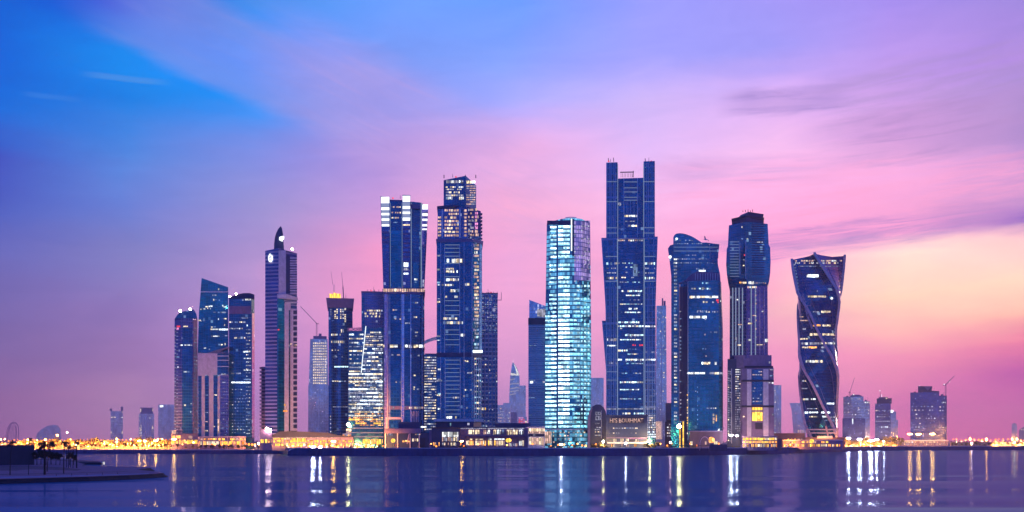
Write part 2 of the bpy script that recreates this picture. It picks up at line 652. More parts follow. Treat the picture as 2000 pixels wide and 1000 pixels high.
def text_mesh(T, body, s, x0, x1, y0, y1, m, name='sign_lettering', off=.5):
    """raised letters fitted into a rectangle of the facade"""
    cu = bpy.data.curves.new(name, 'FONT')
    cu.body = s
    cu.extrude = 0.15
    o = bpy.data.objects.new(name, cu)
    col.objects.link(o)
    dg = bpy.context.evaluated_depsgraph_get()
    me = bpy.data.meshes.new_from_object(o.evaluated_get(dg))
    bpy.data.objects.remove(o)
    xs = [v.co.x for v in me.vertices]
    ys = [v.co.y for v in me.vertices]
    a, n = body.hit(x0, y1)
    b, _ = body.hit(x1, y0)
    for v in me.vertices:
        fx = (v.co.x - min(xs)) / (max(xs) - min(xs))
        fy = (v.co.y - min(ys)) / (max(ys) - min(ys))
        p = Vector((a.x + (b.x - a.x) * fx, a.y + (b.y - a.y) * fx, a.z + (b.z - a.z) * fy)) + n * (off + v.co.z)
        v.co = p
    me.materials.clear()
    me.materials.append(M[m])
    me.uv_layers.new(name='UVMap')
    q = bpy.data.objects.new(name, me)
    col.objects.link(q)
    q.parent = T.e
    return q


# ================================================================== the skyline, from left to right
far = 'faint towers far behind the skyline'


# ---- three far towers on the left
t = Tower('tower', 228, 8600, 'hazy far tower with two raised roof corners, leftmost tower of the skyline', group=far)
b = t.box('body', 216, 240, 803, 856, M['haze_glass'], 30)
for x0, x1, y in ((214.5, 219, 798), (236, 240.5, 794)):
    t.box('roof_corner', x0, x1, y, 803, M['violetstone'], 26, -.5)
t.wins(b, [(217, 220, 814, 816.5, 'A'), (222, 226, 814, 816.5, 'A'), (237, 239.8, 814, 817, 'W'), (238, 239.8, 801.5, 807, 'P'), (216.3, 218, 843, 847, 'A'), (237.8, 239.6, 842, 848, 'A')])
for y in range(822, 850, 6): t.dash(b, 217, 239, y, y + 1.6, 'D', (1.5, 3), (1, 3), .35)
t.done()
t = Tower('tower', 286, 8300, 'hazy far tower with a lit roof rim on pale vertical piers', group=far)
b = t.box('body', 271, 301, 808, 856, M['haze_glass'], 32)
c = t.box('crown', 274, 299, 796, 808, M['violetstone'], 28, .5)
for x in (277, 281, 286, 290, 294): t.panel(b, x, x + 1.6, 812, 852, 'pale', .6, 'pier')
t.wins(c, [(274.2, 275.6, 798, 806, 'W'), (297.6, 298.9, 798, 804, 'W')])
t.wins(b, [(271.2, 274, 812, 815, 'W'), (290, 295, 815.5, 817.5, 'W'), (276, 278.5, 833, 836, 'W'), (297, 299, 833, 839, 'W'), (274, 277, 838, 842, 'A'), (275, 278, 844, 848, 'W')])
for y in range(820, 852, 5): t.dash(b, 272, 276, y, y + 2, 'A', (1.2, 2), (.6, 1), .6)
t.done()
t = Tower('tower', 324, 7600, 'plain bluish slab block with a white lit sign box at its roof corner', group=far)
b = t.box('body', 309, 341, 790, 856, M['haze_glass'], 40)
t.wins(b, [(312, 319, 791.5, 796, 'WB')])
for y in range(802, 850, 6): t.dash(b, 311, 330, y, y + 1.6, ['D', 'B'], (1.2, 2), (2.5, 5), .55)
t.done()
t = Tower('domed_hall', 96, 8800, 'low dark dome on the far left horizon', 'hall')
t.prism('dome', [(70, 856), (72, 847), (80, 839), (92, 832), (104, 829.5), (113, 831), (118, 838), (120, 856)], M['haze_glass'], 90)

# ---- chamfered blue tower
t = Tower('tower', 363, 1250, 'blue tower with chamfered roof and lit balcony edges, left of the sloping glass one')
pts = lambda a, c: [(a, 9), (353, 0), (377, 0), (c, 9), (c, 36, 9), (a, 36, 9)]
b = t.loft('body', [(858, pts(340, 386)), (622, pts(341, 385.5))], M['violet'])
t.prism('crown', [(341.5, 622), (350, 610), (378.5, 604), (383.5, 613), (385.2, 622)], M['navy'], 30, 1)
t.panel(b, 356, 375, 640, 855, 'navy', .5, 'glazed_bay')
t.panel(b, 377.4, 385.2, 624, 855, 'violetstone', .3, 'balcony_wall')
for y in range(640, 852, 7):
    t.win(b, 340.6, 343.4, y, y + 1.6, 'D'); t.win(b, 345, 347, y + 2, y + 3.4, 'D')
    t.win(b, 379, 381, y, y + 1.6, 'B', .5); t.win(b, 382.6, 384.4, y + 1, y + 2.6, random.choice('BD'), .5) if random.random() < .7 else None
t.wins(b, [(358, 367, 636.5, 639.2), (353, 358, 673, 675.6), (360, 371, 673, 675.6), (372, 376, 673.5, 675.6), (359, 364, 725, 728), (365.5, 371, 725, 728), (345, 350, 696, 699), (347, 349, 716, 718), (359.5, 363.5, 790, 793.5), (372, 374, 787.5, 789.5), (371.6, 373.4, 803, 807), (346, 352, 636, 640, 'Rd'), (345.4, 349, 640, 645, 'Pk')], off=.8)
for x in (352, 371.5):
    k = MB(); k.ball(t.p(x, 607 - (x - 352) * .16, 2), 1.3); k.build('roof_beacon', M['bulb_p'], t.e)
t.done()

# ---- sloping glass tower
t = Tower('tower', 416, 1300, 'teal glass tower with one slanted roof edge, tallest of the left trio')
b = t.prism('body', [(386, 858), (386, 690), (388.5, 610), (393.8, 543), (445.6, 561), (447, 858)], M['teal'], 38)
t.panel(b, 391.5, 444.5, 569.6, 570.8, 'pale', .4, 'roof_band')
t.wins(b, [(426, 428, 563, 567), (415, 423, 575.5, 577.8), (416, 418.3, 584, 588), (427, 429.5, 585, 587.5), (421, 422.5, 584.5, 586), (401, 406, 598, 600.5), (407, 410, 597, 600), (411, 415, 596.5, 600), (434, 436, 595.5, 599.5), (436.5, 442, 598, 601), (391, 394, 603, 605), (397, 401, 602, 605), (405, 406.2, 601, 605), (410, 411.3, 602, 604), (417, 421, 609, 611.5), (425.5, 429, 609, 611), (431, 441, 609, 611.5), (386.7, 392, 624.5, 627.5), (393, 394.2, 626, 628), (397, 400, 622, 628), (425.8, 427.4, 622, 625), (437, 442.3, 621.5, 624), (438, 439.5, 633, 637), (412, 415, 638, 639.6), (417, 421, 637.5, 639.6), (411, 414, 641.8, 645), (415, 427, 642, 645), (428, 445, 642, 645.3, 'WB'), (413, 414.6, 656, 658), (416, 428.5, 655.5, 658.3), (439, 444, 655, 656.5, 'D'), (426.5, 430, 671.5, 675), (431, 435, 672, 675), (438.7, 440.4, 670, 674.5), (398, 402.5, 679, 681.5), (408, 410, 681.5, 683)])
t.done()
t = Tower('office_building', 416, 1230, 'office block with blank pale upper wall above dark window strips', 'building')
b = t.box('body', 386.5, 447, 690, 858, M['pale'], 20)
t.prism('roof', [(388, 690), (402, 690), (446.6, 676.5), (446.6, 680), (430, 686), (447, 690)], M['steel'], 18, 1)
t.panel(b, 387.2, 393.6, 734, 853, 'navy', .4, 'window_strip')
t.panel(b, 400, 408, 734, 853, 'navy', .4, 'window_strip')
t.panel(b, 417, 425, 734, 853, 'navy', .4, 'window_strip')
c = t.panel(b, 424.6, 446.6, 690.5, 732, 'navy', .3, 'window_strip')
t.panel(b, 430, 446.6, 733, 853, 'violet', .35, 'window_strip')
for y in (694.5, 703, 715):
    t.panel(b, 424.6, 446.6, y, y + 1.6, 'white', .8, 'ledge')
for x in (393.6, 425): t.panel(b, x, x + 1.1, 732, 853, 'white', .9, 'pilaster')
t.wins(b, [(401, 406, 732.3, 734, 'W'), (417, 429, 732.5, 734, 'W'), (432, 440.5, 729.5, 732.5, 'W'), (434, 440, 746, 748, 'D'), (400.5, 405.5, 840, 843, 'A'), (418, 424, 770.5, 772.5, 'W'), (401, 407, 771, 772.4, 'D'), (401, 407, 805, 806.2, 'D'), (417, 420, 832, 834, 'W'), (401, 406, 823, 824.3, 'P'), (425, 428, 818, 852, 'P')], off=.9)
for y in range(758, 850, 6): t.dash(b, 431, 446, y, y + 1, ['D', 'B'], (1.5, 4), (1, 3), .5, .7)
t.done()

# ---- curved-roof tower
t = Tower('tower', 472, 1240, 'blue tower with gently arched roof and pale corner post, right of the slanted tower')
pts = lambda dz=0: [(447, 8)] + [(447 + 44 * i / 6.0, 8 * (1 - math.sin(math.pi / 2 * i / 6.0))) for i in range(1, 7)] + [(497, 10), (497, 40, 10), (447, 40, 8)]
b = t.loft('body', [(858, pts()), (583, pts())], M['navy'])
t.prism('crown', [(447, 583), (447, 581), (461, 575.5), (474.5, 572.5), (488, 572.3), (497, 575.5), (497, 583)], M['darkblue'], 30, 9)
t.panel(b, 447.5, 490, 598, 613, 'violetstone', .4, 'plant_floor')
t.panel(b, 490.3, 491.6, 595, 850, 'white', .9, 'corner_post')
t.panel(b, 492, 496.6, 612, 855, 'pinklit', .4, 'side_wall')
t.wins(b, [(479, 490, 583.6, 587, 'W'), (473, 476, 585, 587, 'D'), (493, 495, 605, 611, 'W')], off=.5)
t.dash(b, 448, 479, 627.8, 631, 'W', (1.5, 3), (.6, 1.2), .9)
t.dash(b, 472, 484, 620, 622, 'D', (1.5, 3), (.6, 1.5), .9)
t.dash(b, 447.6, 474, 640.5, 643.5, 'W', (1.5, 3.5), (.6, 1.5), .85)
t.dash(b, 458, 479, 658.5, 662, 'W', (1.4, 2.5), (.7, 1.6), .85)
t.win(b, 482, 491, 634, 638, 'WB')
for y in range(643, 850, 7): t.dash(b, 481, 490, y, y + 2.2, ['W', 'D'], (1.4, 2.2), (.6, 1.6), .75)
t.dash(b, 475, 490, 685.5, 689, 'WB', (3, 6), (.5, 1), 1)
t.dash(b, 452, 489, 745.6, 749, 'WB', (5, 9), (.5, .8), 1)
t.dash(b, 452, 472, 728, 731, 'D', (1.5, 3), (.6, 1.2), .9)
t.win(b, 452.5, 455.5, 707, 710, 'D')
for y in (699, 722, 740): t.win(b, 476, 490, y, y + 2.2, 'W')
for y in range(760, 848, 6): t.dash(b, 453, 480, y, y + 1.5, ['D', 'W'], (1.2, 2.4), (2.5, 5), .55)
for x, y in ((449, 580.5), (461.5, 575)):
    k = MB(); k.ball(t.p(x, y - 1, 12), 1.1); k.build('roof_beacon', M['bulb_p'], t.e)
t.done()

# ---- tower with the horn-shaped roof fin
t = Tower('tower', 549, 1180, 'slim tower with a horn-shaped roof fin and white emblem, fifth tower from the left')
pts = [(518, 7), (543.5, 0), (580, 12), (580, 40, 12), (518, 40, 7)]
b = t.loft('body', [(856, pts), (489, [(518, 7, None, 0), (543.5, 0, None, 4), (580, 12, None, -1), (580, 40, 12, -1), (518, 40, 7, 0)])], M['stripes'])
t.prism('roof_fin', [(535, 488), (535.4, 476), (536.6, 465), (539, 456), (543, 447.5), (548.4, 441.5), (550.8, 446), (552.6, 456), (554.8, 488)], M['darkblue'], 9, 10)
t.panel(b, 544, 558, 489, 577, 'pale', .5, 'blank_wall')
t.panel(b, 558, 566, 498, 573, 'darkblue', .3, 'recess')
for i in range(15): t.panel(b, 566.5, 579.5, 503 + i * 4.9, 505.4 + i * 4.9, 'pale', 1.0, 'balcony')
t.loft('ring_canopy', [(583, [(541.5, -1.2), (560, -1.0), (581.5, 10), (581.5, 14), (541.5, 8)]), (575, [(541.5, -1.2, None, 0), (560, -1.0, None, .6), (581.5, 10, None, -2.5), (581.5, 14, None, -2.5), (541.5, 8, None, 0)])], M['white'])
t.panel(b, 541.5, 555, 583, 852, 'teal', .4, 'glazed_bay')
t.panel(b, 555.4, 567, 592, 852, 'pale', .7, 'blank_wall')
t.panel(b, 563.5, 566, 606, 850, 'navy', .95, 'window_strip')
t.panel(b, 567.6, 579.8, 604, 841, 'pale', .9, 'ladder_frame')
for i in range(22): t.panel(b, 572.2, 579.2, 606.5 + i * 10.6, 613.6 + i * 10.6, 'darkblue', 1.15, 'window')
t.panel(b, 556, 580, 590, 592.5, 'white', 1.2, 'ledge')
# emblem: an oval ring with a curl inside
k = MB()
cx_, cz_ = 528.2, 504.2
def em(pl, w): k.path([t.p(cx_ + a, cz_ + c, 2.2) for a, c in pl], w)
em([(3.8 * math.cos(i * .55), 7.2 * math.sin(i * .55)) for i in range(-2, 9)], 1.1)
em([(-3.4, -2), (-1.4, -4.8), (1.2, -5), (2.2, -2), (.2, 0), (1.8, 2.2), (.4, 4.6), (-1.6, 4)], .95)
em([(-4, 2.2), (-1.4, 1.2)], .9); em([(-3.8, -.2), (-1.8, -1)], .8); em([(-2.6, -7.4), (.6, -8.2)], .9)
k.build('emblem', M['glowfin'], t.e)
t.wins(b, [(545.4, 548.6, 463, 470, 'WB')], off=8)
t.prism('fin_lamp', [(548, 464), (552, 464), (552.3, 471.5), (548.6, 471)], M['glowfin'], .6, 9.3)
t.wins(b, [(543, 546, 643, 646, 'Rd'), (553, 560, 801, 805.5, 'O'), (555, 557, 789, 793, 'O'), (557, 559, 796, 799, 'P'), (574, 579, 673, 675, 'P'), (566, 569, 670, 674, 'P')], off=1.3)
k = MB(); k.ball(t.p(571, 486.5, 14), 1.2); k.build('roof_beacon', M['bulb_p'], t.e)
t.done()
# balcony stack beside it
t = Tower('balcony_block', 512.5, 1215, 'narrow stack of open balconies behind the left flank of the horn-topped tower', 'building')
b = t.box('body', 510.5, 519, 716, 857, M['darkblue'], 14, 2)
for i in range(19): t.box('balcony', 507, 518.4, 717 + i * 7.1, 720.3 + i * 7.1, M['violetstone'], 8, -1.2)
t.done()

# ---- hazy stepped tower under construction
t = Tower('tower', 622, 3600, 'hazy stepped tower under construction with a yellow lit lattice of floors')
b = t.box('body', 602, 650, 752, 858, M['haze_glass'], 40)
c = t.loft('upper_body', [(752, rect(603, 641, 36, 1)), (662, rect(606, 640, 36, 1))], M['haze_glass'])
d = t.box('roof_stage', 612, 638, 656, 662, M['violetstone'], 24, 5)
t.box('roof_core', 622.5, 628, 651, 656, M['violetstone'], 10, 8)
for j in range(16):
    for i in range(7):
        t.win(c, 611.5 + i * 3.9, 613.9 + i * 3.9, 669 + j * 5.2, 672.2 + j * 5.2, 'A', .3)
for j in range(8): t.dash(c, 604, 610, 690 + j * 8, 692 + j * 8, 'D', (1.2, 2), (1, 2), .5)
for x in (612, 622, 632): t.panel(b, x, x + 2.2, 753, 856, 'haze_glass', .7, 'pier')
t.done()


def tower_crane(x, ybase, ymast, jib, D, label, counter=None, ground_py=None):
    c = Tower('tower_crane', x, D, label, 'crane', 'tower cranes above the skyline')
    k = MB()
    w = 1.7 * D / 1600
    s_ = D / 1600
    z0, z1 = (0.0 if ybase > 850 else c.lz(ybase)), c.lz(ymast)
    for sx in (-1, 1):
        for sy in (-1, 1): k.bar((sx * w / 2, sy * w / 2, z0), (sx * w / 2, sy * w / 2, z1), .45 * s_)
    z, f = z0, 1
    while z < z1 - 2 * s_:
        for sy in (-1, 1): k.bar((-f * w / 2, sy * w / 2, z), (f * w / 2, sy * w / 2, z + 2.5 * s_), .25 * s_)
        z += 2.5 * s_; f = -f
    k.build('mast', M['steel'], c.e)
    k = MB()
    a = Vector(c.p(x, ymast)); e = Vector(c.p(*jib))
    n = max(4, int((e - a).length / 4))
    for sy in (-1, 1):
        k.bar(a + Vector((0, sy * .7, 0)), e + Vector((0, sy * .3, 0)), .45 * s_)
    k.bar(a + Vector((0, 0, 1.4)), e + Vector((0, 0, .8)), .45 * s_)
    for i in range(n):
        p = a.lerp(e, i / n); q = a.lerp(e, (i + .5) / n)
        k.bar(p, q + Vector((0, 0, 1.2)), .22); k.bar(q + Vector((0, 0, 1.2)), a.lerp(e, (i + 1) / n), .22)
    k.build('jib', M['steel'], c.e)
    k = MB()
    back = a - (e - a).normalized() * 9
    back.z = a.z + .5
    k.bar(a, back, .9)
    k.box(back.x - 1.4, back.x + 1.4, -1, 1, back.z - 1.8, back.z + .4)
    k.build('counterweight', M['dark'], c.e)
    k = MB(); k.box(-1.4, 1.4, -1.2, 1.2, z1 - 1.2, z1 + 1.4); k.build('cab', M['dark'], c.e)
    return c


tower_crane(618.5, 656, 632, (587, 599), 3620, 'thin crane with long raised jib on the hazy tower with yellow lattice')

# ---- flared-crown tower
t = Tower('tower', 664, 1330, 'blue tower with a flared crown and yellow lit boxes on its roof')
b = t.loft('body', [(858, bow(642, 690, 36, 4)), (601, bow(641.5, 688.5, 36, 4))], M['midblue'])
c = t.loft('crown', [(601, rect(639.5, 690, 38, -.5)), (582.5, rect(637, 691.8, 38, -.8))], M['violetstone'])
t.clutter(668, 688, 582.5, 12, 3, False)
for x0, x1, y in ((643, 650.5, 573.5), (650.8, 657.5, 571.8), (657.8, 665.5, 573)):
    t.box('roof_light_box', x0, x1, y, 582.5, M['Y'], 6, 3)
t.bar('antenna', (652.2, 572), (652.4, 556), .8, M['white'], 6)
t.bar('antenna', (650, 556), (646.5, 530), .45, M['steel'], 6, .25)
t.bar('antenna_mast', (671, 582.5), (669.8, 560), 1.3, M['steel'], 6)
t.bar('antenna', (669.8, 560), (667, 531), .6, M['steel'], 6, .3)
for x, m, n in ((645, 'D', 4), (653, 'A', 6), (657, 'A', 6), (664, 'A', 6), (668.5, 'W', 6), (673, 'A', 8)):
    for j in range(n):
        if random.random() < .85: t.win(b, x, x + 2.6, 603.5 + j * 3.4, 605.8 + j * 3.4, m)
t.dash(b, 647, 665, 652, 656, 'W', (1.5, 2.5), (1, 2), .9)
t.dash(b, 666, 671, 643, 651, 'W', (2, 3), (1, 1), .9)
t.dash(b, 647, 673, 665.5, 671, 'W', (1.6, 3), (.8, 1.6), .9)
t.dash(b, 648, 674, 683, 685.5, 'W', (1.6, 3), (2, 4), .7)
t.dash(b, 650, 676, 696, 698, 'D', (1.6, 3), (2, 4), .8)
t.dash(b, 653, 681, 715, 718, 'CW', (4, 8), (.5, 1.5), .95)
t.dash(b, 649, 681, 743.5, 746, 'W', (2, 5), (.5, 2), .8)
t.dash(b, 650, 681, 794, 795.2, 'D', (4, 8), (.5, 1.5), .9)
t.win(b, 673, 676, 601.6, 605, 'W')
for y in (812, 818, 826, 834, 842): t.win(b, 645, 646.6, y, y + 3, 'W')
t.done()

# ---- office tower behind the striped office
t = Tower('tower', 727, 1300, 'flat roofed tower with two lit floors, directly behind the white striped office')
b = t.box('body', 706, 749, 571, 858, M['violet'], 34)
t.box('roof_parapet', 705.5, 749, 569, 571.6, M['violetstone'], 35, -.4)
for x in (718, 724, 731, 740): t.bar('antenna', (x, 569), (x, 565.5), .6, M['steel'], 8)
t.clutter(708, 746, 569)
for y in (605, 610.5, 616): t.dash(b, 712, 748, y, y + 4, ['A', 'W', 'A'], (2, 4), (.6, 1.8), .78)
t.panel(b, 706.2, 712, 580, 640, 'navy', .4, 'glazed_bay')
t.done()

# ---- white striped office with slanted seam
t = Tower('office_building', 713, 1120, 'broad office block with every floor lit in white stripes and a slanted white seam', 'building')
b = t.prism('body', [(680, 872), (680, 650), (678, 641), (707, 639.5), (715, 636), (722, 641), (748.5, 640), (748.5, 872)], M['navy'], 36)
k = MB(); k.bar(t.p(714.6, 637, -.6), t.p(705.5, 728, -.6), .8); k.build('seam', M['glowfin'], t.e)
c = t.panel(b, 678.5, 707, 640.4, 646.6, 'violetstone', .4, 'sign_board')
text_mesh(t, b, 'VACACOI', 680.5, 705.5, 641.3, 645.7, 'Pk', off=.6)
ys = [652 + i * 8.0 for i in range(12)]
for i, y in enumerate(ys):
    xs = 714 - (y - 638) * .1
    if y < 728:
        if i not in (3, 5, 6): t.dash(b, 682, xs - 1.5, y, y + 3.4, ['W', 'WB'], (6, 12), (.4, 1), .93)
        else: t.dash(b, 682, xs - 1.5, y, y + 2, ['D', 'W'], (3, 8), (1, 4), .7)
        t.dash(b, xs + 2, 747.8, y - 4, y - 1, ['W', 'D', 'A'] if i < 4 else ['W', 'WB'], (4, 9), (.5, 2), .85)
        t.dash(b, xs + 2, 747.8, y + .2, y + 1.6, ['D'], (4, 9), (.5, 2), .8)
for i in range(14):
    y = 729 + i * 7.4
    m = ['WB', 'W'] if i < 9 else (['A', 'W'] if i < 12 else ['O', 'Y', 'A'])
    if i < 3: m = ['A', 'WB', 'W']
    t.dash(b, 681, 747.8, y, y + 3.6, m, (8, 22), (.3, .8), .95)
    t.dash(b, 681, 747.8, y + 4.6, y + 6, ['D', 'W'] if i < 10 else ['O'], (2, 6), (.8, 2.4), .7)
for y in (837, 846, 854):
    t.panel(b, 680, 748.5, y - 1.6, y, 'pale', 1.2, 'ledge')
t.dash(b, 684, 747, 858, 869, ['O', 'Y', 'A'], (4, 9), (1, 2.5), .9, .5)
t.done()

# ---- flaring tower with glowing fins
t = Tower('tower', 788, 1040, 'tall tower flaring into three wings with glowing white stripes at the top')
oct_ = lambda a, c, ly=0: [(a, 9 + ly), (a + 9, 1 + ly), (c - 24, ly), (c - 8, 3 + ly), (c, 12 + ly), (c, 44, 12 + ly), (a, 44, 9 + ly)]
b = t.loft('shaft', [(868, oct_(749, 829)), (570, oct_(749, 829))], M['navy'])
u = t.loft('upper_body', [(570, oct_(753, 826, 3)), (392, oct_(751, 829, 3))], M['navy'])
t.box('roof_core', 761, 786, 387, 393, M['violetstone'], 16, 8)
t.box('roof_core', 801, 821, 397, 406, M['violetstone'], 16, 2)
r1 = t.loft('ring_band', [(574, oct_(747.5, 830, -1)), (562.5, oct_(747, 830.5, -1))], M['violetstone'])
t.dash(r1, 749, 829, 564, 571, ['P', 'A', 'P'], (2.5, 6), (.4, 1.4), .9)
r2 = t.loft('ring_band', [(681, oct_(748.6, 829.4, -.5)), (672.5, oct_(748.6, 829.4, -.5))], M['darkblue'])
t.dash(r2, 749, 829, 673.4, 680, ['WB', 'W', 'A'], (3, 8), (.5, 2.5), .82)
r3 = t.loft('ring_band', [(800, oct_(748.6, 829.4, -.5)), (793.5, oct_(748.6, 829.4, -.5))], M['violetstone'])
t.dash(r3, 755, 829, 794.5, 799, ['W', 'P', 'D'], (1.5, 5), (.6, 2), .75)
wl = t.loft('wing', [(563, rect(748.5, 760, 14, 1)), (384, [(743, 1, None, 0), (761, -1, None, -2), (761, 14, -1, -2), (743, 14, 1, 0)])], M['violet'])
wc = t.loft('wing', [(563, rect(787, 800.5, 16, -3)), (382, rect(786, 801.5, 16, -3))], M['violet'])
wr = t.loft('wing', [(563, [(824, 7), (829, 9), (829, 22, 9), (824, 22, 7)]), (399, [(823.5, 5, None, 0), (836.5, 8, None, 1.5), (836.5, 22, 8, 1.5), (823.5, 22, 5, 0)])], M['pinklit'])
for y0, y1 in ((384.6, 397), (405, 410.4), (416, 420.6), (426.8, 431.2), (438, 442.2)): t.panel(wl, 743.9 + (y1 - 384) * .031, 760.4, y0, y1, 'glowfin', .4, 'glowing_panel')
for y0, y1 in ((398, 404), (411, 415.4), (421.4, 426), (432, 437)): t.panel(wl, 743.9 + (y1 - 384) * .031, 760.4, y0, y1, 'halffin', .3, 'dim_panel')
for y0, y1 in ((382.6, 394), (402.6, 408), (413.4, 418), (425, 431)): t.panel(wc, 786.4, 801, y0, y1, 'glowfin', .4, 'glowing_panel')
for y0, y1 in ((395, 402), (409, 412.6), (419, 424)): t.panel(wc, 786.4, 801, y0, y1, 'halffin', .3, 'dim_panel')
for y0, y1 in ((399.4, 409), (416.6, 421.8), (427.4, 431.2), (438, 442), (446.5, 449.2)): t.panel(wr, 825, 836.0 - (y1 - 399) * .047, y0, y1, 'glowfin', .4, 'glowing_panel')
for y0, y1 in ((438, 440.6),): t.panel(wc, 787, 800.5, y0, y1, 'A', .4, 'lit_window')
for i in range(8): t.panel(wc, 787, 800.5, 446 + i * 9, 449 + i * 9, 'violetstone', .5, 'spandrel')
for i in range(6): t.panel(wl, 746, 760, 452 + i * 9.5, 456 + i * 9.5, 'violetstone', .5, 'spandrel')
t.panel(wc, 788.4, 797.4, 513, 521, 'WB', .5, 'lit_window'); t.panel(wc, 788.4, 797.4, 523.4, 528, 'D', .5, 'lit_window'); t.panel(wc, 788.4, 797.4, 533, 536, 'WB', .5, 'lit_window')
for y in (403, 414, 424): t.dash(u, 765, 784.5, y, y + 3.2, ['P', 'W'], (1.6, 3), (.7, 1.4), .9)
t.win(u, 769, 776, 433.6, 435.2, 'W')
t.panel(u, 764, 784, 450, 562, 'teal', .4, 'glazed_bay'); t.panel(u, 807, 817, 513, 562, 'teal', .4, 'glazed_bay')
for x in (762, 785, 802.5, 822): t.panel(u, x, x + .8, 396, 562, 'glowtrim', .8, 'mullion_fin')
for x, w_ in ((752, 5), (785, 4.5), (801.5, 1.6), (825, 2.4)): t.panel(b, x, x + w_, 575, 866, 'pinklit', .8, 'mullion_fin')
t.clutter(763, 784, 388, 12, 3)
t.panel(b, 757.6, 758.8, 575, 866, 'linepink', 1.0, 'mullion_fin')
for x in (761, 783.4, 823.6): t.panel(b, x, x + .9, 575, 820, 'lineblue', .7, 'mullion_fin')
t.wins(u, [(809, 815, 544, 548, 'W'), (810, 813, 550, 553, 'W')], off=.7)
for y, x0, x1 in ((604, 767, 784), (621.5, 767, 785), (692, 765, 786), (745, 767, 783)): t.dash(b, x0, x1, y, y + 3.2, ['P', 'D'], (2, 5), (.8, 2), .7, .5)
for y, x0, x1 in ((590, 811, 817), (618, 808, 816), (630, 791, 801), (648, 810, 816), (693, 816, 821), (655, 807, 815), (732, 808, 812), (755, 807, 819), (759, 807, 819)):
    t.dash(b, x0, x1, y, y + 3, ['W', 'A', 'D'], (1.8, 4), (.6, 1.6), .75, .5)
t.panel(b, 756, 788, 815, 819, 'linepink', 1.8, 'portal_lintel')
for x in (756.5, 784): t.panel(b, x, x + 3.4, 819, 838, 'linepink', 1.8, 'portal_pier')
for i in range(5): t.panel(b, 803 + i * 3.2, 804 + i * 3.2, 803, 826, 'linepink', .7, 'mullion_fin')
t.done()

# ---- small lit lattice office with an arched roof screen
t = Tower('office_building', 840, 1230, 'slim white lit office with an arched roof screen, squeezed between two tall towers', 'building')
b = t.box('body', 824, 857, 693, 858, M['navy'], 24)
k = MB()
arc = [(824 + 36 * i / 8, 668 - 11 * math.sin(math.pi / 2 * i / 8), ) for i in range(9)]
pr = t.prism('arch', arc + [(x, y + 6) for x, y in arc[::-1]], M['lineblue'], 3, 1)
t.box('roof_wall', 830, 857, 690, 693, M['steel'], 10, 3)
for i in range(28):
    y = 697 + i * 5.2
    t.dash(b, 829, 852, y, y + 2.6, ['W', 'W', 'D'] if i not in (5, 6, 7, 20, 21) else ['A', 'W'], (3, 8), (.5, 1.2), .88)
t.done()

# ---- stepped cream tower
t = Tower('tower', 897, 1030, 'stepped tower with cream lit crown floors and a lit right face', 'tower')
two = lambda a, m_, c, l0=5, l2=14, d=42: [(a, l0), (m_, 0), (c, l2), (c, d, l2), (a, d, l0)]
b = t.loft('shaft', [(820, two(853, 923, 941)), (472, two(853, 923, 941.5))], M['navy'])
p0 = t.loft('podium', [(872, two(851, 925, 940, 6, 14)), (823, two(851, 925, 940, 6, 14))], M['darkblue'])
t.loft('podium_slab', [(823.5, two(847, 925, 944, 3, 10)), (818, two(847, 925, 944, 3, 10))], M['white'])
t.loft('cornice', [(472, two(852, 924, 943, 4, 13)), (465.5, two(851.5, 925, 944, 4, 13))], M['violetstone'])
c = t.loft('middle_tier', [(465.5, two(854, 913, 940, 8, 18)), (404, two(855, 913, 939, 8, 18))], M['violet'])
d = t.loft('top_tier', [(404, two(866.5, 909.5, 930, 12, 22)), (347, [(866.5, 12, None, .6), (909.5, 0, None, 4), (930, 22, None, -4), (930, 42, 22, -4), (866.5, 42, 12, .6)])], M['navy'])
t.loft('tier_slab', [(404.6, two(853.6, 886, 913, 7, 9)), (400, two(853.6, 886, 913, 7, 9))], M['darkblue'])
for x in (867.2, 908.8, 929.3): t.bar('roof_mast', (x, 348), (x, 341.5), .8, M['dark'], 14)
t.box('roof_plant', 891, 895, 343.5, 347, M['dark'], 6, 16)
t.clutter(872, 906, 346.5, 18, 4)
t.dash(d, 871.5, 905, 352.5, 358.5, ['W', 'WB', 'D'], (2, 6), (.5, 1.4), .95)
for y, h in ((364, 3.2), (368.6, 3), (374, 4), (380, 3.5)): t.dash(d, 871, 905, y, y + h, ['W', 'D', 'W'], (1.6, 5), (.6, 1.6), .88)
t.dash(d, 871, 884, 384.5, 391, 'W', (2, 4), (.6, 1), .95); t.dash(d, 897, 906, 384.5, 390.5, 'W', (2, 3), (.6, 1), .95)
t.dash(d, 911, 928, 353, 359, ['A', 'WB'], (3, 6), (.5, 1), .98)
for i in range(9): t.dash(d, 911, 928.4, 362.5 + i * 4.4, 364.8 + i * 4.4, ['P', 'D', 'P'], (3, 7), (.5, 1.2), .9)
for i in range(8):
    y = 409 + i * 7.0
    t.dash(c, 868.5, 895.5, y, y + 4.6, ['P', 'A', 'P', 'P'], (2.5, 7), (.5, 2.2), .86)
    t.dash(c, 906.5, 912.5, y, y + 4.8, ['P'], (4, 6), (.5, 1), .95)
    if i > 1: t.win(c, 855.4, 861.5, y, y + 4.4, 'P')
    t.dash(c, 914.5, 925, y - 1, y + 3.6, ['D', 'P', 'D'], (2, 4), (.6, 1.6), .8)
    t.dash(c, 928, 934, y - 2, y + 4, ['P', 'Pk', 'P'], (3, 5), (.6, 1.6), .8)
    t.box('balcony', 936.5, 942.2, y, y + 1.6, M['violetstone'], 8, 15)
for x in (863, 897.5): t.panel(c, x, x + 2.2, 408, 465, 'lineblue', .6, 'mullion_fin')
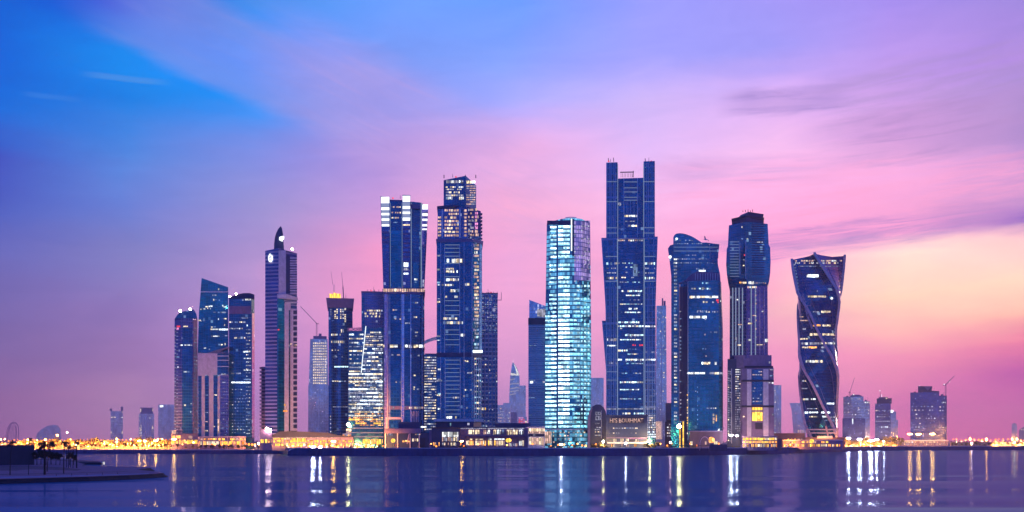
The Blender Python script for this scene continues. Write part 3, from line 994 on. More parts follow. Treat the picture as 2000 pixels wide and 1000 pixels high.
for x in (868, 897.6): t.panel(b, x, x + 1.0, 478, 690, 'lineblue', .7, 'frame_post'); t.panel(b, x + 1, x + 2.0, 700, 816, 'lineblue', .7, 'frame_post')
for y in (478, 484.5, 492.5, 500, 514, 540, 587, 596.5, 606, 614.5, 644, 653, 663, 673): t.panel(b, 869, 897.6, y, y + .8, 'glowtrim', .6, 'frame_rail')
for i in range(14): t.panel(b, 870, 898, 703 + i * 8.1, 703.8 + i * 8.1, 'glowtrim', .6, 'frame_rail')
for x in (860.5, 906, 921.6): t.panel(b, x, x + .8, 474, 817, 'lineblue', .55, 'mullion_fin')
t.loft('belt', [(697, two(852.6, 923.4, 941.8, 4, 13)), (688.5, two(852.6, 923.4, 941.8, 4, 13))], M['darkblue'])
t.panel(b, 923.6, 941, 684, 689, 'WB', 1.0, 'lit_window')
for y0, y1, x0, x1 in ((505.5, 514.5, 872.5, 904.5), (523.5, 527.5, 871.5, 886), (528.5, 533.5, 871.5, 894), (544, 549.5, 871.5, 896), (555, 559, 863, 886), (565.5, 571.5, 880, 895), (578, 582, 870, 896), (620, 625, 866, 893.5), (628, 633.5, 866, 904), (553, 559, 908, 917), (652, 658, 900, 908), (813, 818, 872, 894)):
    t.dash(b, x0, x1, y0, y1, ['W', 'W', 'A', 'WB'], (2.5, 7), (.5, 1.6), .88, .5)
for y0, x0 in ((498, 854), (525, 854), (551, 854), (556, 854), (583, 854), (588, 854), (655, 854), (664, 854), (720, 855), (740, 855), (768, 855), (797, 855)): t.win(b, x0, x0 + 5.5, y0, y0 + random.choice((1.2, 3.5)), random.choice(('W', 'D', 'C')), .5)
for i in range(30):
    y = 477 + i * 6.9
    t.dash(b, 926.5, 934.6, y, y + 5.0, ['P', 'A', 'W', 'P'] if i < 21 else ['B', 'C', 'W', 'D'], (2.6, 6), (.4, 1), .93, .5)
    t.panel(b, 923.3, 925.7, y - 1, y + 4, 'linepink', .7, 'side_pier') if i % 3 == 0 else None
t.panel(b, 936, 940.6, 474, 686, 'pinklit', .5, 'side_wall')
t.panel(b, 922.4, 923.8, 474, 686, 'linepink', .9, 'corner_post')
for i in range(11):
    y = 699 + i * 10.8
    t.dash(b, 923, 939, y, y + 3.2, ['D', 'C', 'W', 'B'], (1.6, 4), (.5, 1.4), .85, .5)
for x in (925, 929, 934, 938): t.panel(b, x, x + .7, 698, 817, 'lineblue', .7, 'mullion_fin')
for y, x0, x1 in ((704, 908, 916), (727, 913, 922), (742, 853, 863), (760, 908, 922), (770, 853, 862), (772, 905, 911), (775, 880, 896), (795, 906, 918)): t.dash(b, x0, x1, y, y + 3.6, ['A', 'W', 'D'], (1.6, 4), (.6, 1.4), .8, .5)
t.wins(p0, [(913, 917, 826, 831, 'D'), (879, 881, 826, 833, 'C')])
t.done()

# ---- concrete lattice tower under construction
t = Tower('tower', 957, 1270, 'unfinished grey concrete lattice tower right beside the stepped cream tower')
b = t.box('body', 939, 972, 573, 858, M['lattice'], 34)
for x in (943, 950, 957, 964, 971): t.bar('roof_bar', (x, 573), (x, 569.5), .5, M['steel'], 5)
t.box('roof_slab', 938.5, 972.6, 572, 574, M['steel'], 35, -.3)
t.clutter(941, 970, 572)
for x in (946, 953.4, 961, 968): t.panel(b, x, x + .8, 575, 855, 'steel', .5, 'column')
for i in range(18): t.dash(b, 941, 971, 577 + i * 4.2, 578.6 + i * 4.2, ['B', 'D'], (2, 4), (1, 3), .55)
for i in range(14): t.dash(b, 940, 971, 700 + i * 11, 702 + i * 11, ['D', 'B', 'W'], (1.5, 3), (3, 8), .4)
t.dash(b, 941, 950, 796, 802, ['A', 'W', 'Y'], (1.6, 3), (.6, 1), .9); t.dash(b, 943, 951, 830, 836, 'W', (2, 3), (.6, 1), .9)
t.done()
t = Tower('hoist', 976, 1264, 'small roof hoist arm at the right top of the concrete lattice tower', 'hoist')
t.bar('arm', (971.5, 586), (979.5, 586), .7, M['steel'], 2); t.bar('post', (979, 586.5), (979.2, 571), .6, M['steel'], 2)

# ---- far cluster in the gap
t = Tower('tower', 1005, 8300, 'pale far tower with a curved pointed sail top and white light bands', group=far)
b = t.prism('body', [(994.5, 858), (994.5, 776), (996.5, 735), (1000, 712), (1001.5, 707), (1005, 711), (1010, 719), (1014.6, 733), (1016, 780), (1016, 858)], M['haze_glass'], 34)
t.bar('antenna', (1001.8, 708), (1002.3, 703), 1.6, M['glowfin'], 3)
t.prism('sail_edge', [(1003, 709), (1008, 717), (1014.6, 733), (1009.6, 731), (1007, 722)], M['W'], .8, -.8)
t.prism('sail_edge', [(997, 728), (1009.5, 730.5), (1014, 733.5), (997.4, 733)], M['W'], .8, -.7)
for y, x0, x1 in ((741, 996, 1006), (749.5, 996, 1015), (758, 997, 1014), (764, 995.5, 1014), (770, 995.5, 1008)):
    t.prism('light_band', [(x0, y), (x1, y - 2.2), (x1, y - .6), (x0, y + 2)], M['D'], .8, -.7)
t.done()
t = Tower('tower', 1021, 8500, 'plain pale slab standing right of the pointed sail-topped far tower', group=far)
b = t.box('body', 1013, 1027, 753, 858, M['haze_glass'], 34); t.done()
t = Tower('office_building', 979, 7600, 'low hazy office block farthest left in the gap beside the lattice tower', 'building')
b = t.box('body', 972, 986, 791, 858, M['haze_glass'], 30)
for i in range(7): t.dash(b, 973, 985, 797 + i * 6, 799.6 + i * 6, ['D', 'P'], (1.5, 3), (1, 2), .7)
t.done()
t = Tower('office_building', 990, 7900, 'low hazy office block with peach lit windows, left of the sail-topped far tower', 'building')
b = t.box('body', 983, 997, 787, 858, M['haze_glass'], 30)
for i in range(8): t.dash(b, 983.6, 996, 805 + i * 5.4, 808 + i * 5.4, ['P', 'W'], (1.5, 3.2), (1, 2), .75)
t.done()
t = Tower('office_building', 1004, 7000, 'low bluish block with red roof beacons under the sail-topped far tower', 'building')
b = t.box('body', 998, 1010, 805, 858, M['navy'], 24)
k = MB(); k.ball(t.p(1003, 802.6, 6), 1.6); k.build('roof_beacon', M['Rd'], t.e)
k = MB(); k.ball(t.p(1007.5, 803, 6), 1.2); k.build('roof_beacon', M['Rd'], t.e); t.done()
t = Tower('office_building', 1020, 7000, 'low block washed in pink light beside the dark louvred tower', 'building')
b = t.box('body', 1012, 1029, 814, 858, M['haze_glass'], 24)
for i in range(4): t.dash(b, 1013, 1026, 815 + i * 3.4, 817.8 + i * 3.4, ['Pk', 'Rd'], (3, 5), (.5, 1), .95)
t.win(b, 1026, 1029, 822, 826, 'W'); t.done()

# ---- dark louvred tower with sail screen
t = Tower('tower', 1049, 1230, 'dark louvred tower with a slanted pale roof screen, left of the bright curved tower')
b = t.loft('body', [(862, rect(1032, 1070, 36)), (623, rect(1032, 1070, 36))], M['louvre'])
s_ = t.prism('roof_screen', [(1033.5, 634), (1033.5, 585.5), (1070, 599.5), (1070, 634)], M['pinklit'], 2.5, 8)
t.panel(s_, 1049, 1067, 603.5, 619.5, 'D', .5, 'lit_panel')
t.box('roof_parapet', 1031.6, 1070, 621, 634, M['darkblue'], 6, -.4)
t.prism('roof_step', [(1046, 622), (1049, 617.5), (1062, 620), (1066, 622)], M['lineblue'], 5, 0)
t.clutter(1036, 1066, 621, 18, 3)
t.panel(b, 1047, 1066, 636, 860, 'louvre', .6, 'bay')
t.wins(b, [(1035.5, 1041, 744.5, 749.5, 'WB'), (1060, 1064, 744.5, 748, 'W')], off=.9)
for i in range(6): t.dash(b, 1033, 1065, 640 + i * 34, 641.4 + i * 34, ['B'], (6, 12), (2, 6), .8)
t.done()

# ---- bright curved tower
t = Tower('tower', 1110, 1050, 'bright blue-white curved tower with nearly every window lit')


def t14(l, r, h=0):
    q = []
    for i in range(8):
        f = i / 7.0
        q.append((l + (1118.5 - l) * f, 9 * (1 - f) ** 2, None, h * (1 - (1 - f) ** 2)))
    q += [(1136, 3, None, h * .85), (r, 14, None, h * .2), (r, 46, 14, h * .2), (l, 46, 9, 0)]
    return q


b = t.loft('body', [(870, t14(1064, 1154)), (660, t14(1064.6, 1154.6)), (432.5, t14(1068, 1152.6, 7))], M['bluelit'])
t.panel(b, 1121.6, 1152.3, 431, 548, 'pinkglow', .35, 'side_wall')
t.panel(b, 1069, 1118, 431, 439, 'darkblue', .5, 'roof_band')
t.panel(b, 1115.2, 1117.4, 427.5, 490, 'glowfin', 1.0, 'glowing_fin')
t.panel(b, 1117.8, 1121.4, 428, 500, 'darkblue', .8, 'edge_strip')
t.panel(b, 1087.2, 1090, 441, 838, 'navy', .7, 'column_strip')
k = MB(); k.path([t.p(1104, 425.5, 16), t.p(1114, 424, 16), t.p(1126, 425, 16)], .7); k.path([t.p(1128, 427.5, 14), t.p(1139, 429.5, 14), t.p(1139, 432, 14)], .6); k.build('roof_rail', M['white'], t.e)
n = 48
BAYS = [(1065.4, 1075.6), (1076.2, 1086.8), (1090.6, 1100.2), (1100.8, 1112.2), (1113, 1119.4), (1120.4, 1126), (1126.6, 1132.6), (1134, 1139.4), (1140.2, 1146), (1146.8, 1152.4)]
for i in range(n):
    y = 440.5 + i * 8.3
    dk = i in (8, 11, 15)
    for j, (x0, x1) in enumerate(BAYS):
        if i < 14 and j >= 5:
            if random.random() < .4: t.win(b, x0 + 1, x0 + 3.4, y, y + 3, 'D', .6)
            continue
        lift = 1.4 if j < 2 else 0.0
        pr_ = .3 if dk else (.98 if j < 4 else .86 if j < 7 else .8)
        if j == 4 and i < 22: pr_ = .25
        if random.random() > pr_: continue
        m = random.choice(('TV', 'TV', 'TW', 'TV')) if j < 4 else random.choice(('C', 'TV', 'TC', 'C'))
        if 20 < i < 45 and 0 < j < 4: m = random.choice(('TW', 'TW', 'TV'))
        t.win(b, x0 + (1 if j > 6 else 0), x1 - (1.4 if j > 6 else 0), y + lift, y + 5.2 + (0 if j < 4 else -.8), m)
t.panel(b, 1065, 1147, 838, 840, 'lineblue', 1.2, 'ledge')
t.panel(b, 1065, 1077, 843, 866, 'P', .7, 'lit_window')
for i in range(4): t.dash(b, 1080, 1145, 843.5 + i * 6.2, 846.5 + i * 6.2, ['A', 'W', 'P', 'D'], (1.5, 4), (2.5, 7), .75, .5)
t.done(98)

# ---- small arched dark building with a vertical sign
t = Tower('office_building', 1166, 1030, 'dark round-topped block with a vertical lit sign, right of the bright curved tower', 'building')
b = t.prism('body', [(1147, 874), (1148, 816), (1151, 803), (1156, 794.5), (1164, 790), (1172, 790), (1179, 795.5), (1183, 804), (1185, 816), (1185, 874)], M['darkblue'], 28)
t.prism('side_wall', [(1147.4, 874), (1148.4, 816), (1151.4, 803), (1156, 795.4), (1158, 796), (1154.6, 806), (1153, 818), (1152.6, 874)], M['violetstone'], 1.2, -1.2)
text_mesh(t, b, 'EID', 1163.4, 1173.6, 804.5, 810.5, 'D'); text_mesh(t, b, 'EB', 1163.4, 1173.6, 812.5, 820.5, 'D')
for i, y in enumerate((826, 834, 838, 842.5, 849)): t.dash(b, 1162, 1172.6, y, y + 2.4, ['D', 'W'], (1.6, 3), (.6, 1.4), .85, .5)
t.panel(b, 1174, 1174.8, 802, 856, 'lineblue', .5, 'sign_edge')
t.done()
t = Tower('tower', 1166, 7800, 'pale hazy tower between the bright curved tower and the giant twin-pylon tower', group=far)
b = t.box('body', 1154, 1179, 738, 860, M['haze_glass'], 34)
for i in range(8): t.dash(b, 1160, 1164, 770 + i * 5, 773 + i * 5, 'D', (1.4, 2.4), (1, 2), .7)
t.done()

# ---- twin-pylon giant
t = Tower('tower', 1231, 1060, 'tallest tower, two flat-topped pylons gripping a lower core')
b = t.box('core', 1206.4, 1258, 465, 868, M['navy'], 30, 1.5)
c = t.box('upper_core', 1206.8, 1256.6, 346.5, 466, M['navy'], 26, 3)
pl = t.box('pylon', 1184, 1206, 316, 466, M['grid'], 34)
pr = t.box('pylon', 1257, 1279, 316, 466, M['grid'], 34)
wl = t.loft('wing', [(870, rect(1184, 1206.4, 40, 0)), (710, rect(1184, 1206.4, 40, 0)), (600, rect(1182.6, 1206.4, 40, 0)), (463.5, rect(1174.4, 1206.4, 40, -.8))], M['grid'])
wr = t.loft('wing', [(870, rect(1258, 1281, 40, 0)), (600, rect(1258, 1280.4, 40, 0)), (463.5, rect(1257, 1284.6, 40, -.8))], M['grid'])
wx_ = t.loft('outer_wing', [(870, rect(1184.4, 1196, 34, 3)), (722, rect(1183.6, 1196, 34, 3)), (625, rect(1175.6, 1196, 34, 3))], M['grid'])
for body, xs in ((pl, (1185.6, 1189.6, 1193.4, 1197.6, 1201.8)), (pr, (1258.4, 1262.6, 1266.8, 1271, 1275.2))):
    for x in xs: t.panel(body, x, x + .55, 318, 464, 'lineblue', .4, 'mullion_fin')
    for y in (354.5, 393.4, 444.5, 454.8): t.panel(body, xs[0] - 1.2, xs[-1] + 3, y, y + .8, 'glowtrim', .5, 'rail')
for body, a, e in ((wl, 1183, 1206), (wr, 1258.4, 1279.6)):
    for y in (500.5, 549, 725.5, 742, 798, 811): t.panel(body, a, e, y, y + (.8 if y < 790 else 1.7), 'glowtrim' if y < 790 else 'D', .5, 'rail')
    for i in range(5): t.panel(body, a + 2 + i * 4.3, a + 2.5 + i * 4.3, 560, 862, 'lineblue', .35, 'mullion_fin')
for x in (1205.6, 1257.4): t.panel(wl if x < 1230 else wr, x, x + 1.1, 466, 812, 'D', .9, 'corner_post') if False else t.bar('corner_post', (x + .5, 466), (x + .5, 812), .9, M['glowtrim'], -.6)
for x in (1206.6, 1257): t.bar('corner_post', (x, 320), (x, 464), .6, M['glowtrim'], -.4)
t.panel(c, 1218, 1219, 348, 464, 'lineblue', .5, 'frame_post'); t.panel(c, 1244.6, 1245.6, 348, 464, 'lineblue', .5, 'frame_post')
for y in (355, 366.6, 374.6, 385, 390.6): t.panel(c, 1219, 1244.6, y, y + .8, 'glowtrim', .5, 'frame_rail')
for x in (1224, 1231, 1238): t.panel(c, x, x + .7, 392, 417, 'lineblue', .5, 'frame_post')
for y, x0, x1 in ((445.5, 1207, 1218), (455, 1245.6, 1256)): t.panel(c, x0, x1, y, y + .8, 'lineblue', .5, 'rail')
t.dash(c, 1219.4, 1245, 420, 424.4, ['WB', 'W', 'A'], (3, 8), (.4, 1), .95); t.dash(c, 1221, 1243, 431.4, 433.6, ['W', 'D'], (2, 5), (1, 2), .7); t.dash(c, 1220, 1244, 439.4, 443.4, ['W', 'WB'], (2.5, 6), (.5, 1.4), .9)
t.panel(b, 1206.8, 1256.8, 466, 467.2, 'white', 2.2, 'ledge')
t.dash(b, 1207, 1256, 468, 471.4, ['D', 'W', 'P'], (2, 5), (.5, 1.4), .92)
t.clutter(1186, 1204, 316, 6, 3); t.clutter(1260, 1277, 316, 8, 3)
k = MB(); k.path([t.p(1210.4 + 2.4 * math.cos(a * .7), 398.6 + 2.6 * math.sin(a * .7), 2.2) for a in range(0, 8)], .6); k.path([t.p(1210, 400, 2.2), t.p(1212.6, 396, 2.2)], .5); k.build('emblem', M['D'], t.e)
k = MB()
for x in range(1213, 1238, 3): k.bar(t.p(x, 346.5, 8), t.p(x, 338.5, 8), .35)
k.bar(t.p(1211, 336.5, 8), t.p(1238, 336, 8), .9); k.bar(t.p(1236, 346, 8), t.p(1237, 334, 8), .8)
k.build('roof_rig', M['dark'], t.e)
for x, y0, y1 in ((1188.6, 316, 309), (1198.6, 316, 308), (1260.6, 316, 309.5)): t.bar('antenna', (x, y0), (x - .6, y1), .7, M['dark'], 8)
rowsW = [(513, 1207, 1252, .45), (521, 1222, 1248, .7), (531, 1222, 1250, .8), (541, 1208, 1250, .7), (550, 1210, 1253, .55), (567, 1207, 1254, .9), (576, 1217, 1251, .85), (593, 1211, 1256, .8), (601.5, 1228, 1246, .9), (609, 1220, 1252, .85), (628, 1208, 1249, .9), (635.5, 1207, 1258, .95), (640.6, 1208, 1218, .6), (653, 1221, 1257, .9), (662.5, 1208, 1252, .85), (683, 1207, 1226, .9), (690.5, 1226, 1246, .8), (701, 1206.8, 1257, .95), (709, 1218, 1256, .75), (728, 1214, 1252, .6), (745, 1211, 1256, .9), (760, 1211, 1255, .85), (778, 1211, 1253, .7), (806, 1216, 1258, .9)]
for y, x0, x1, p_ in rowsW:
    t.dash(b, x0, x1, y, y + (3.6 if p_ > .85 else 2.4), ['W', 'CW', 'WB'] if p_ > .8 else ['W', 'D', 'C'], (2.2, 6), (.5, 1.6), p_)
t.dash(b, 1228, 1250, 516, 545, 'B', (6, 10), (.4, 1), .7, .15)
t.dash(b, 1235, 1256, 672.6, 676, ['Rd'], (2, 4), (.8, 2), .8)
for i in range(7): t.dash(b, 1212 + random.random() * 8, 1252, 585 + i * 24, 586.6 + i * 24, ['B', 'D'], (1.5, 4), (2, 6), .5)
for y in (512.5, 541): 
    t.dash(wl, 1184.5, 1205.5, y, y + 5, ['W', 'CW', 'D'], (2, 4), (.5, 1.2), .85); t.dash(wr, 1259, 1279, y, y + 5, ['W', 'CW', 'D'], (2, 4), (.5, 1.2), .85)
for y in (523, 532): t.dash(wl, 1185, 1205, y, y + 2.4, ['D'], (1.6, 4), (.8, 2), .7); t.dash(wr, 1260, 1279, y, y + 2.4, ['D'], (1.6, 4), (.8, 2), .6)
for y in (636, 701): t.dash(wr, 1260, 1280, y, y + 3.6, ['W', 'WB'], (3, 6), (.5, 1.2), .92)
t.dash(wr, 1261, 1280, 686.6, 689.4, 'D', (1.6, 3), (1, 2), .8)
t.dash(wl, 1186, 1205.5, 661, 667, ['D', 'W'], (1.4, 2.4), (.6, 1.2), .85); t.dash(wl, 1185.5, 1206, 674, 676.6, ['WB', 'W'], (3, 8), (.4, 1), .95); t.dash(wl, 1185, 1205, 708, 711, 'D', (2, 4), (.8, 1.6), .8)
t.panel(b, 1207.4, 1256.4, 797.6, 799.6, 'D', .6, 'ledge'); t.panel(b, 1207.4, 1256.4, 811, 812.6, 'D', .6, 'ledge')
for i in range(9): t.dash(wr, 1264, 1280.6, 815 + i * 4.6, 818 + i * 4.6, ['D', 'W', 'W'] if i < 6 else ['WB'], (1.8, 4), (.6, 1.2), .9)
t.done()

# ---- slim hazy spire tower
t = Tower('tower', 1293, 4600, 'slim hazy tower with a spire block, right of the twin-pylon tower')
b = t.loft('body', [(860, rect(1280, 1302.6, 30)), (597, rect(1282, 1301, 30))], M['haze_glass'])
t.box('spire_block', 1292.6, 1295.4, 582, 600, M['violetstone'], 8, 8); t.box('spire_block', 1296, 1300, 587, 600, M['violetstone'], 8, 10)
for i in range(24): t.dash(b, 1289, 1301, 610 + i * 9, 612 + i * 9, ['D', 'D', 'W'], (1.2, 2.6), (2, 6), .55)
t.panel(b, 1291, 1292, 620, 855, 'pale', .5, 'corner_post'); t.panel(b, 1282, 1301, 679, 680.4, 'pale', .6, 'ledge')
t.panel(b, 1281, 1293, 823, 858, 'P', .4, 'lit_window')
t.done()
t = Tower('office_building', 1313, 1250, 'low hazy office block with a dark roof plant, left foot of the wave-roofed tower', 'building')
b = t.box('body', 1300, 1326, 787, 866, M['violetstone'], 22)
t.box('roof_plant', 1303, 1315.6, 820.5, 824, M['dark'], 4, -3); t.box('lower_wing', 1299, 1320, 824, 866, M['canopy'], 6, -4)
for i in range(5): t.dash(b, 1303, 1313, 828 + i * 5.6, 830.6 + i * 5.6, ['D', 'W'], (1.4, 3), (1, 2.4), .6, 5.0)
t.done()

# ---- wave-roofed tower and its darker twin in front
t = Tower('tower', 1360, 1190, 'tall blue tower with a wave-shaped roof and rounded hump, behind a dark slab')
out = [(1311, 864), (1311.6, 560), (1315, 500), (1315, 464), (1316.6, 460), (1319.6, 457), (1323, 455.8), (1328, 455.4), (1334, 456), (1340, 457.4), (1346, 459.6), (1352, 462), (1358, 465.6), (1364, 469.4), (1371, 473.8), (1380, 473.6), (1393, 475.6), (1405, 477), (1403.6, 492), (1401, 508), (1403, 520), (1406.4, 536), (1409.4, 580), (1410, 864)]
b = t.prism('body', out, M['teal'], 34)
sh = t.prism('shoulder', [(1311, 864), (1311, 540), (1308, 512), (1304.5, 485.4), (1309, 479), (1315, 477.4), (1316, 500), (1316, 864)], M['navy'], 26, 3)
t.panel(b, 1386, 1387, 476, 506, 'lineblue', .5, 'mullion_fin'); t.panel(b, 1387.4, 1403, 479, 505, 'navy', .35, 'glazed_bay')
for y, x1, p_ in ((468.6, 1360, .4), (475, 1373, .8), (505, 1383, .7), (512.6, 1400, .85), (497.6, 1380, .5)): t.dash(b, 1318, x1, y, y + 1.7, ['D', 'B', 'D'], (1.4, 4), (.8, 2.4), p_)
for y in (482.4, 490): t.panel(b, 1316, 1402, y, y + .7, 'glowtrim', .4, 'rail')
t.panel(b, 1386, 1402, 506.4, 514, 'navy', .4, 'louvre_band')
for i in range(48): t.win(b, 1315.8 + (i > 3) * .6, 1322.4, 505 + i * 6.8, 509 + i * 6.8, random.choice(('D', 'D', 'W', 'B')) , .4) if random.random() < .85 else None
k = MB(); k.ball(t.p(1321.6, 466.4, -.8), 1.5); k.build('round_lamp', M['glowfin'], t.e)
k = MB(); k.ball(t.p(1308.8, 501.8, 2), 1.9); k.build('round_lamp', M['glowfin'], t.e)
t.dash(b, 1352, 1378, 524, 527, ['D', 'B'], (1.4, 3), (1.4, 3), .7)
t.wins(b, [(1365, 1378, 527.4, 532, 'WB')])
t.done()
t = Tower('tower', 1370, 1110, 'dark blue slab tower with rounded left edge, in front of the wave roof')
pts = [(1326, 16), (1329, 8), (1335, 3), (1345, 0), (1404, 0), (1410, 6), (1412, 16), (1412, 40, 16), (1326, 40, 16)]
top = [(1326, 16), (1329, 8), (1335, 3), (1345, 0), (1403, 0), (1407, 6), (1408.6, 16), (1408.6, 40, 16), (1326, 40, 16)]
b = t.loft('body', [(868, pts), (640, pts), (548, top)], M['teal'])
t.prism('roof', [(1326, 553), (1337, 548), (1350, 536), (1362, 530), (1382, 531), (1404, 533), (1406.6, 548), (1406.6, 553)], M['violetstone'], 22, 5)
for i in range(10): t.bar('roof_rib', (1358 + i * 4.9, 534), (1358 + i * 4.9, 547), .5, M['lineblue'], 4.6)
t.panel(b, 1327, 1343, 560, 866, 'darkblue', .4, 'edge_strip'); t.panel(b, 1343.4, 1344.2, 550, 860, 'lineblue', .5, 'mullion_fin')
t.dash(b, 1347, 1406.6, 578, 583, ['WB', 'W'], (5, 11), (.4, .9), 1); t.dash(b, 1347, 1380.5, 617, 622.6, ['WB', 'W'], (5, 9), (.4, 1), 1)
t.dash(b, 1370, 1399.5, 707, 713, ['A', 'W', 'WB'], (3, 8), (.5, 1.2), .95); t.dash(b, 1337, 1411, 727, 731.5, ['WB', 'W', 'W'], (6, 12), (.4, 1), .97)
t.dash(b, 1367, 1383, 551.5, 555, ['W', 'C'], (2, 4), (.8, 2), .8); t.dash(b, 1350, 1395, 562.4, 565.6, ['W', 'D', 'CW'], (2, 4), (.8, 2.6), .85)
t.wins(b, [(1370.5, 1374.5, 561, 567.5, 'WB'), (1378, 1382, 588.5, 592), (1391, 1395, 589, 592), (1373, 1376, 588, 592), (1376, 1379, 620, 626), (1400, 1410.5, 661, 666, 'WB'), (1376, 1378, 652, 655, 'P'), (1378, 1380, 694, 697, 'P'), (1391.6, 1395, 808, 813, 'A'), (1391.6, 1396, 815, 821, 'P'), (1392, 1395, 822, 827.6, 'A'), (1398, 1400, 810, 826, 'O'), (1399, 1406, 584, 589, 'Rd'), (1401, 1405, 589, 592.5, 'Rd'), (1407, 1408.4, 586, 590, 'W')])
for y, x0, x1 in ((608, 1361, 1409), (648, 1387, 1408), (606, 1362, 1382), (680, 1372, 1380), (763, 1358, 1366), (796, 1380, 1400)): t.dash(b, x0, x1, y, y + 3, ['D', 'W', 'D'], (1.6, 3), (.8, 2.6), .75)
for i in range(9): t.win(b, 1361.6, 1363.4, 755 + i * 9, 758 + i * 9, 'B')
for i in range(32): t.win(b, 1328.5, 1331, 600 + i * 7.2, 603 + i * 7.2, random.choice('BD'), .7) if random.random() < .55 else None
for i in range(16): t.win(b, 1342.4, 1343.8, 770 + i * 5, 773 + i * 5, random.choice('YA'), .8) if random.random() < .8 else None
for i in range(9): t.panel(b, 1348 + i * 6.2, 1348.6 + i * 6.2, 735, 832, 'navy', .4, 'mullion_fin')
t.panel(b, 1350, 1412, 834, 838, 'violetstone', .8, 'ledge')
t.prism('entrance_sail', [(1401, 841), (1405, 836.6), (1405.6, 841)], M['glowfin'], 1, -2)
t.done()

# ---- capsule-headed tower
t = Tower('tower', 1463, 1120, 'tower with a swollen faceted glass head on a ribbed shaft and stone base')
rg = lambda a, m_, c, l0=14, l2=16, d=46: [(a, l0), (m_, 0), (c, l2), (c, d, l2), (a, d, l0)]
sft = t.loft('shaft', [(700, rg(1425, 1458, 1500)), (556, rg(1425.4, 1458, 1499))], M['violet'])
h = t.loft('head', [(560, rg(1425.2, 1458, 1497)), (548, rg(1422.4, 1458, 1502)), (530, rg(1419.6, 1457.4, 1504.4)), (510, rg(1418.2, 1457, 1505.2)), (480, rg(1419.4, 1456.6, 1504.2)), (474, rg(1421.6, 1456.6, 1501.4)), (433, rg(1423.6, 1456, 1499.4))], M['teal'])
t.loft('roof_stage', [(433, rg(1430, 1457, 1491, 15, 17, 40)), (424, rg(1430, 1457, 1491, 15, 17, 40))], M['darkblue'])
t.loft('roof_deck', [(425, rg(1429, 1455, 1492, 13, 15, 42)), (420.5, rg(1428.6, 1455, 1492.6, 13, 15, 42))], M['dark'])
t.loft('roof_deck', [(420.5, rg(1440, 1458, 1490, 14, 16, 38)), (413.5, rg(1447, 1462, 1491.6, 14, 16, 38))], M['darkblue'])
for x in (1451, 1456, 1461, 1466, 1470): t.bar('antenna', (x, 414), (x, 409 + (x % 3)), .7, M['dark'], 22)
for x0, x1, ya, yb, n in ((1426, 1444, 472, 545, 13), (1429, 1445, 440, 468, 5)):
    for i in range(n): t.panel(h, x0, x1, ya + (yb - ya) * i / n, ya + (yb - ya) * i / n + .8, 'glowtrim' if ya > 460 else 'navy', .4, 'louvre')
for i in range(22): t.panel(h, 1468.6, 1493, 437 + i * 4.7, 438.6 + i * 4.7, 'darkblue', .5, 'louvre')
t.panel(h, 1445, 1446, 474, 536, 'lineblue', .6, 'mullion_fin'); t.panel(h, 1456.4, 1457.2, 470, 545, 'lineblue', .5, 'mullion_fin')
t.panel(h, 1494, 1503.6, 476, 545, 'navy', .4, 'side_bay')
t.wins(h, [(1449, 1450.6, 442, 446), (1448.6, 1451, 465.4, 468), (1458.6, 1460.6, 465.6, 468), (1452, 1454, 506.6, 509), (1451.6, 1453.8, 517.6, 520), (1478, 1489, 472, 474, 'D'), (1453.6, 1455, 497, 500, 'Rd')], off=.6)
t.dash(h, 1444, 1458, 550.5, 554.5, ['P', 'A', 'O'], (2, 5), (.5, 1), .95); t.dash(h, 1457.6, 1472, 549.5, 556, ['WB', 'A'], (3, 6), (.4, 1), 1); t.dash(h, 1472, 1496, 552, 555, ['P', 'D'], (2, 5), (.6, 1.4), .9)
t.dash(sft, 1460, 1478, 559, 563.5, ['A', 'W', 'P'], (2, 4), (.5, 1.2), .95)
for x in (1431, 1437, 1443.4, 1450, 1458, 1466.4, 1474.6, 1483, 1491.4): t.panel(sft, x, x + 1.1, 562, 694, 'linepink' if x > 1475 else 'glowtrim', .9, 'rib')
t.wins(sft, [(1439.6, 1441.6, 584.4, 586.6), (1456.8, 1459, 587, 590), (1487.6, 1490, 607, 609.6), (1461, 1468, 630.4, 633.6, 'A'), (1443, 1451, 633, 635, 'P'), (1461, 1466, 662.6, 666), (1494.4, 1499, 662, 668.6, 'WB'), (1478, 1488, 672.6, 674.2, 'A'), (1442, 1447, 673, 675), (1437, 1439, 659, 668, 'D'), (1469, 1476, 615.6, 617, 'P')], off=1.1)
for i in range(12): t.win(sft, 1474.8, 1476.4, 567 + i * 8.2, 571 + i * 8.2, random.choice('DWP'), 1.1) if random.random() < .7 else None
cb = t.loft('base_crown', [(718, rg(1434, 1452, 1507, 4, 10)), (693, rg(1434, 1452, 1507, 4, 10))], M['violetstone'])
t.loft('base_cornice', [(719.5, rg(1446, 1456, 1510, 2, 8)), (714.5, rg(1446, 1456, 1510, 2, 8))], M['dark'])
bl = t.loft('base_wing', [(870, rect(1420, 1450, 40, 3)), (700, rect(1421, 1450, 40, 3))], M['darkblue'])
bs = t.loft('base', [(870, rg(1446, 1450, 1512, 2, 2)), (719, rg(1446, 1450, 1511, 2, 2))], M['violetstone'])
for x0, x1 in ((1459, 1467.4), (1490.6, 1501)): t.panel(bs, x0, x1, 721, 868, 'pale', .8, 'pier')
t.panel(bs, 1468.4, 1489.6, 722, 790, 'navy', .4, 'window_bay')
for y in (742, 792): t.panel(bs, 1449.5, 1511.5, y, y + 3.6, 'dark', 1.5, 'belt')
for y in (757, 763, 770, 777, 783, 725, 731): t.dash(bs, 1470, 1488, y, y + 2, ['P', 'D'], (2, 5), (.8, 1.8), .75, .6)
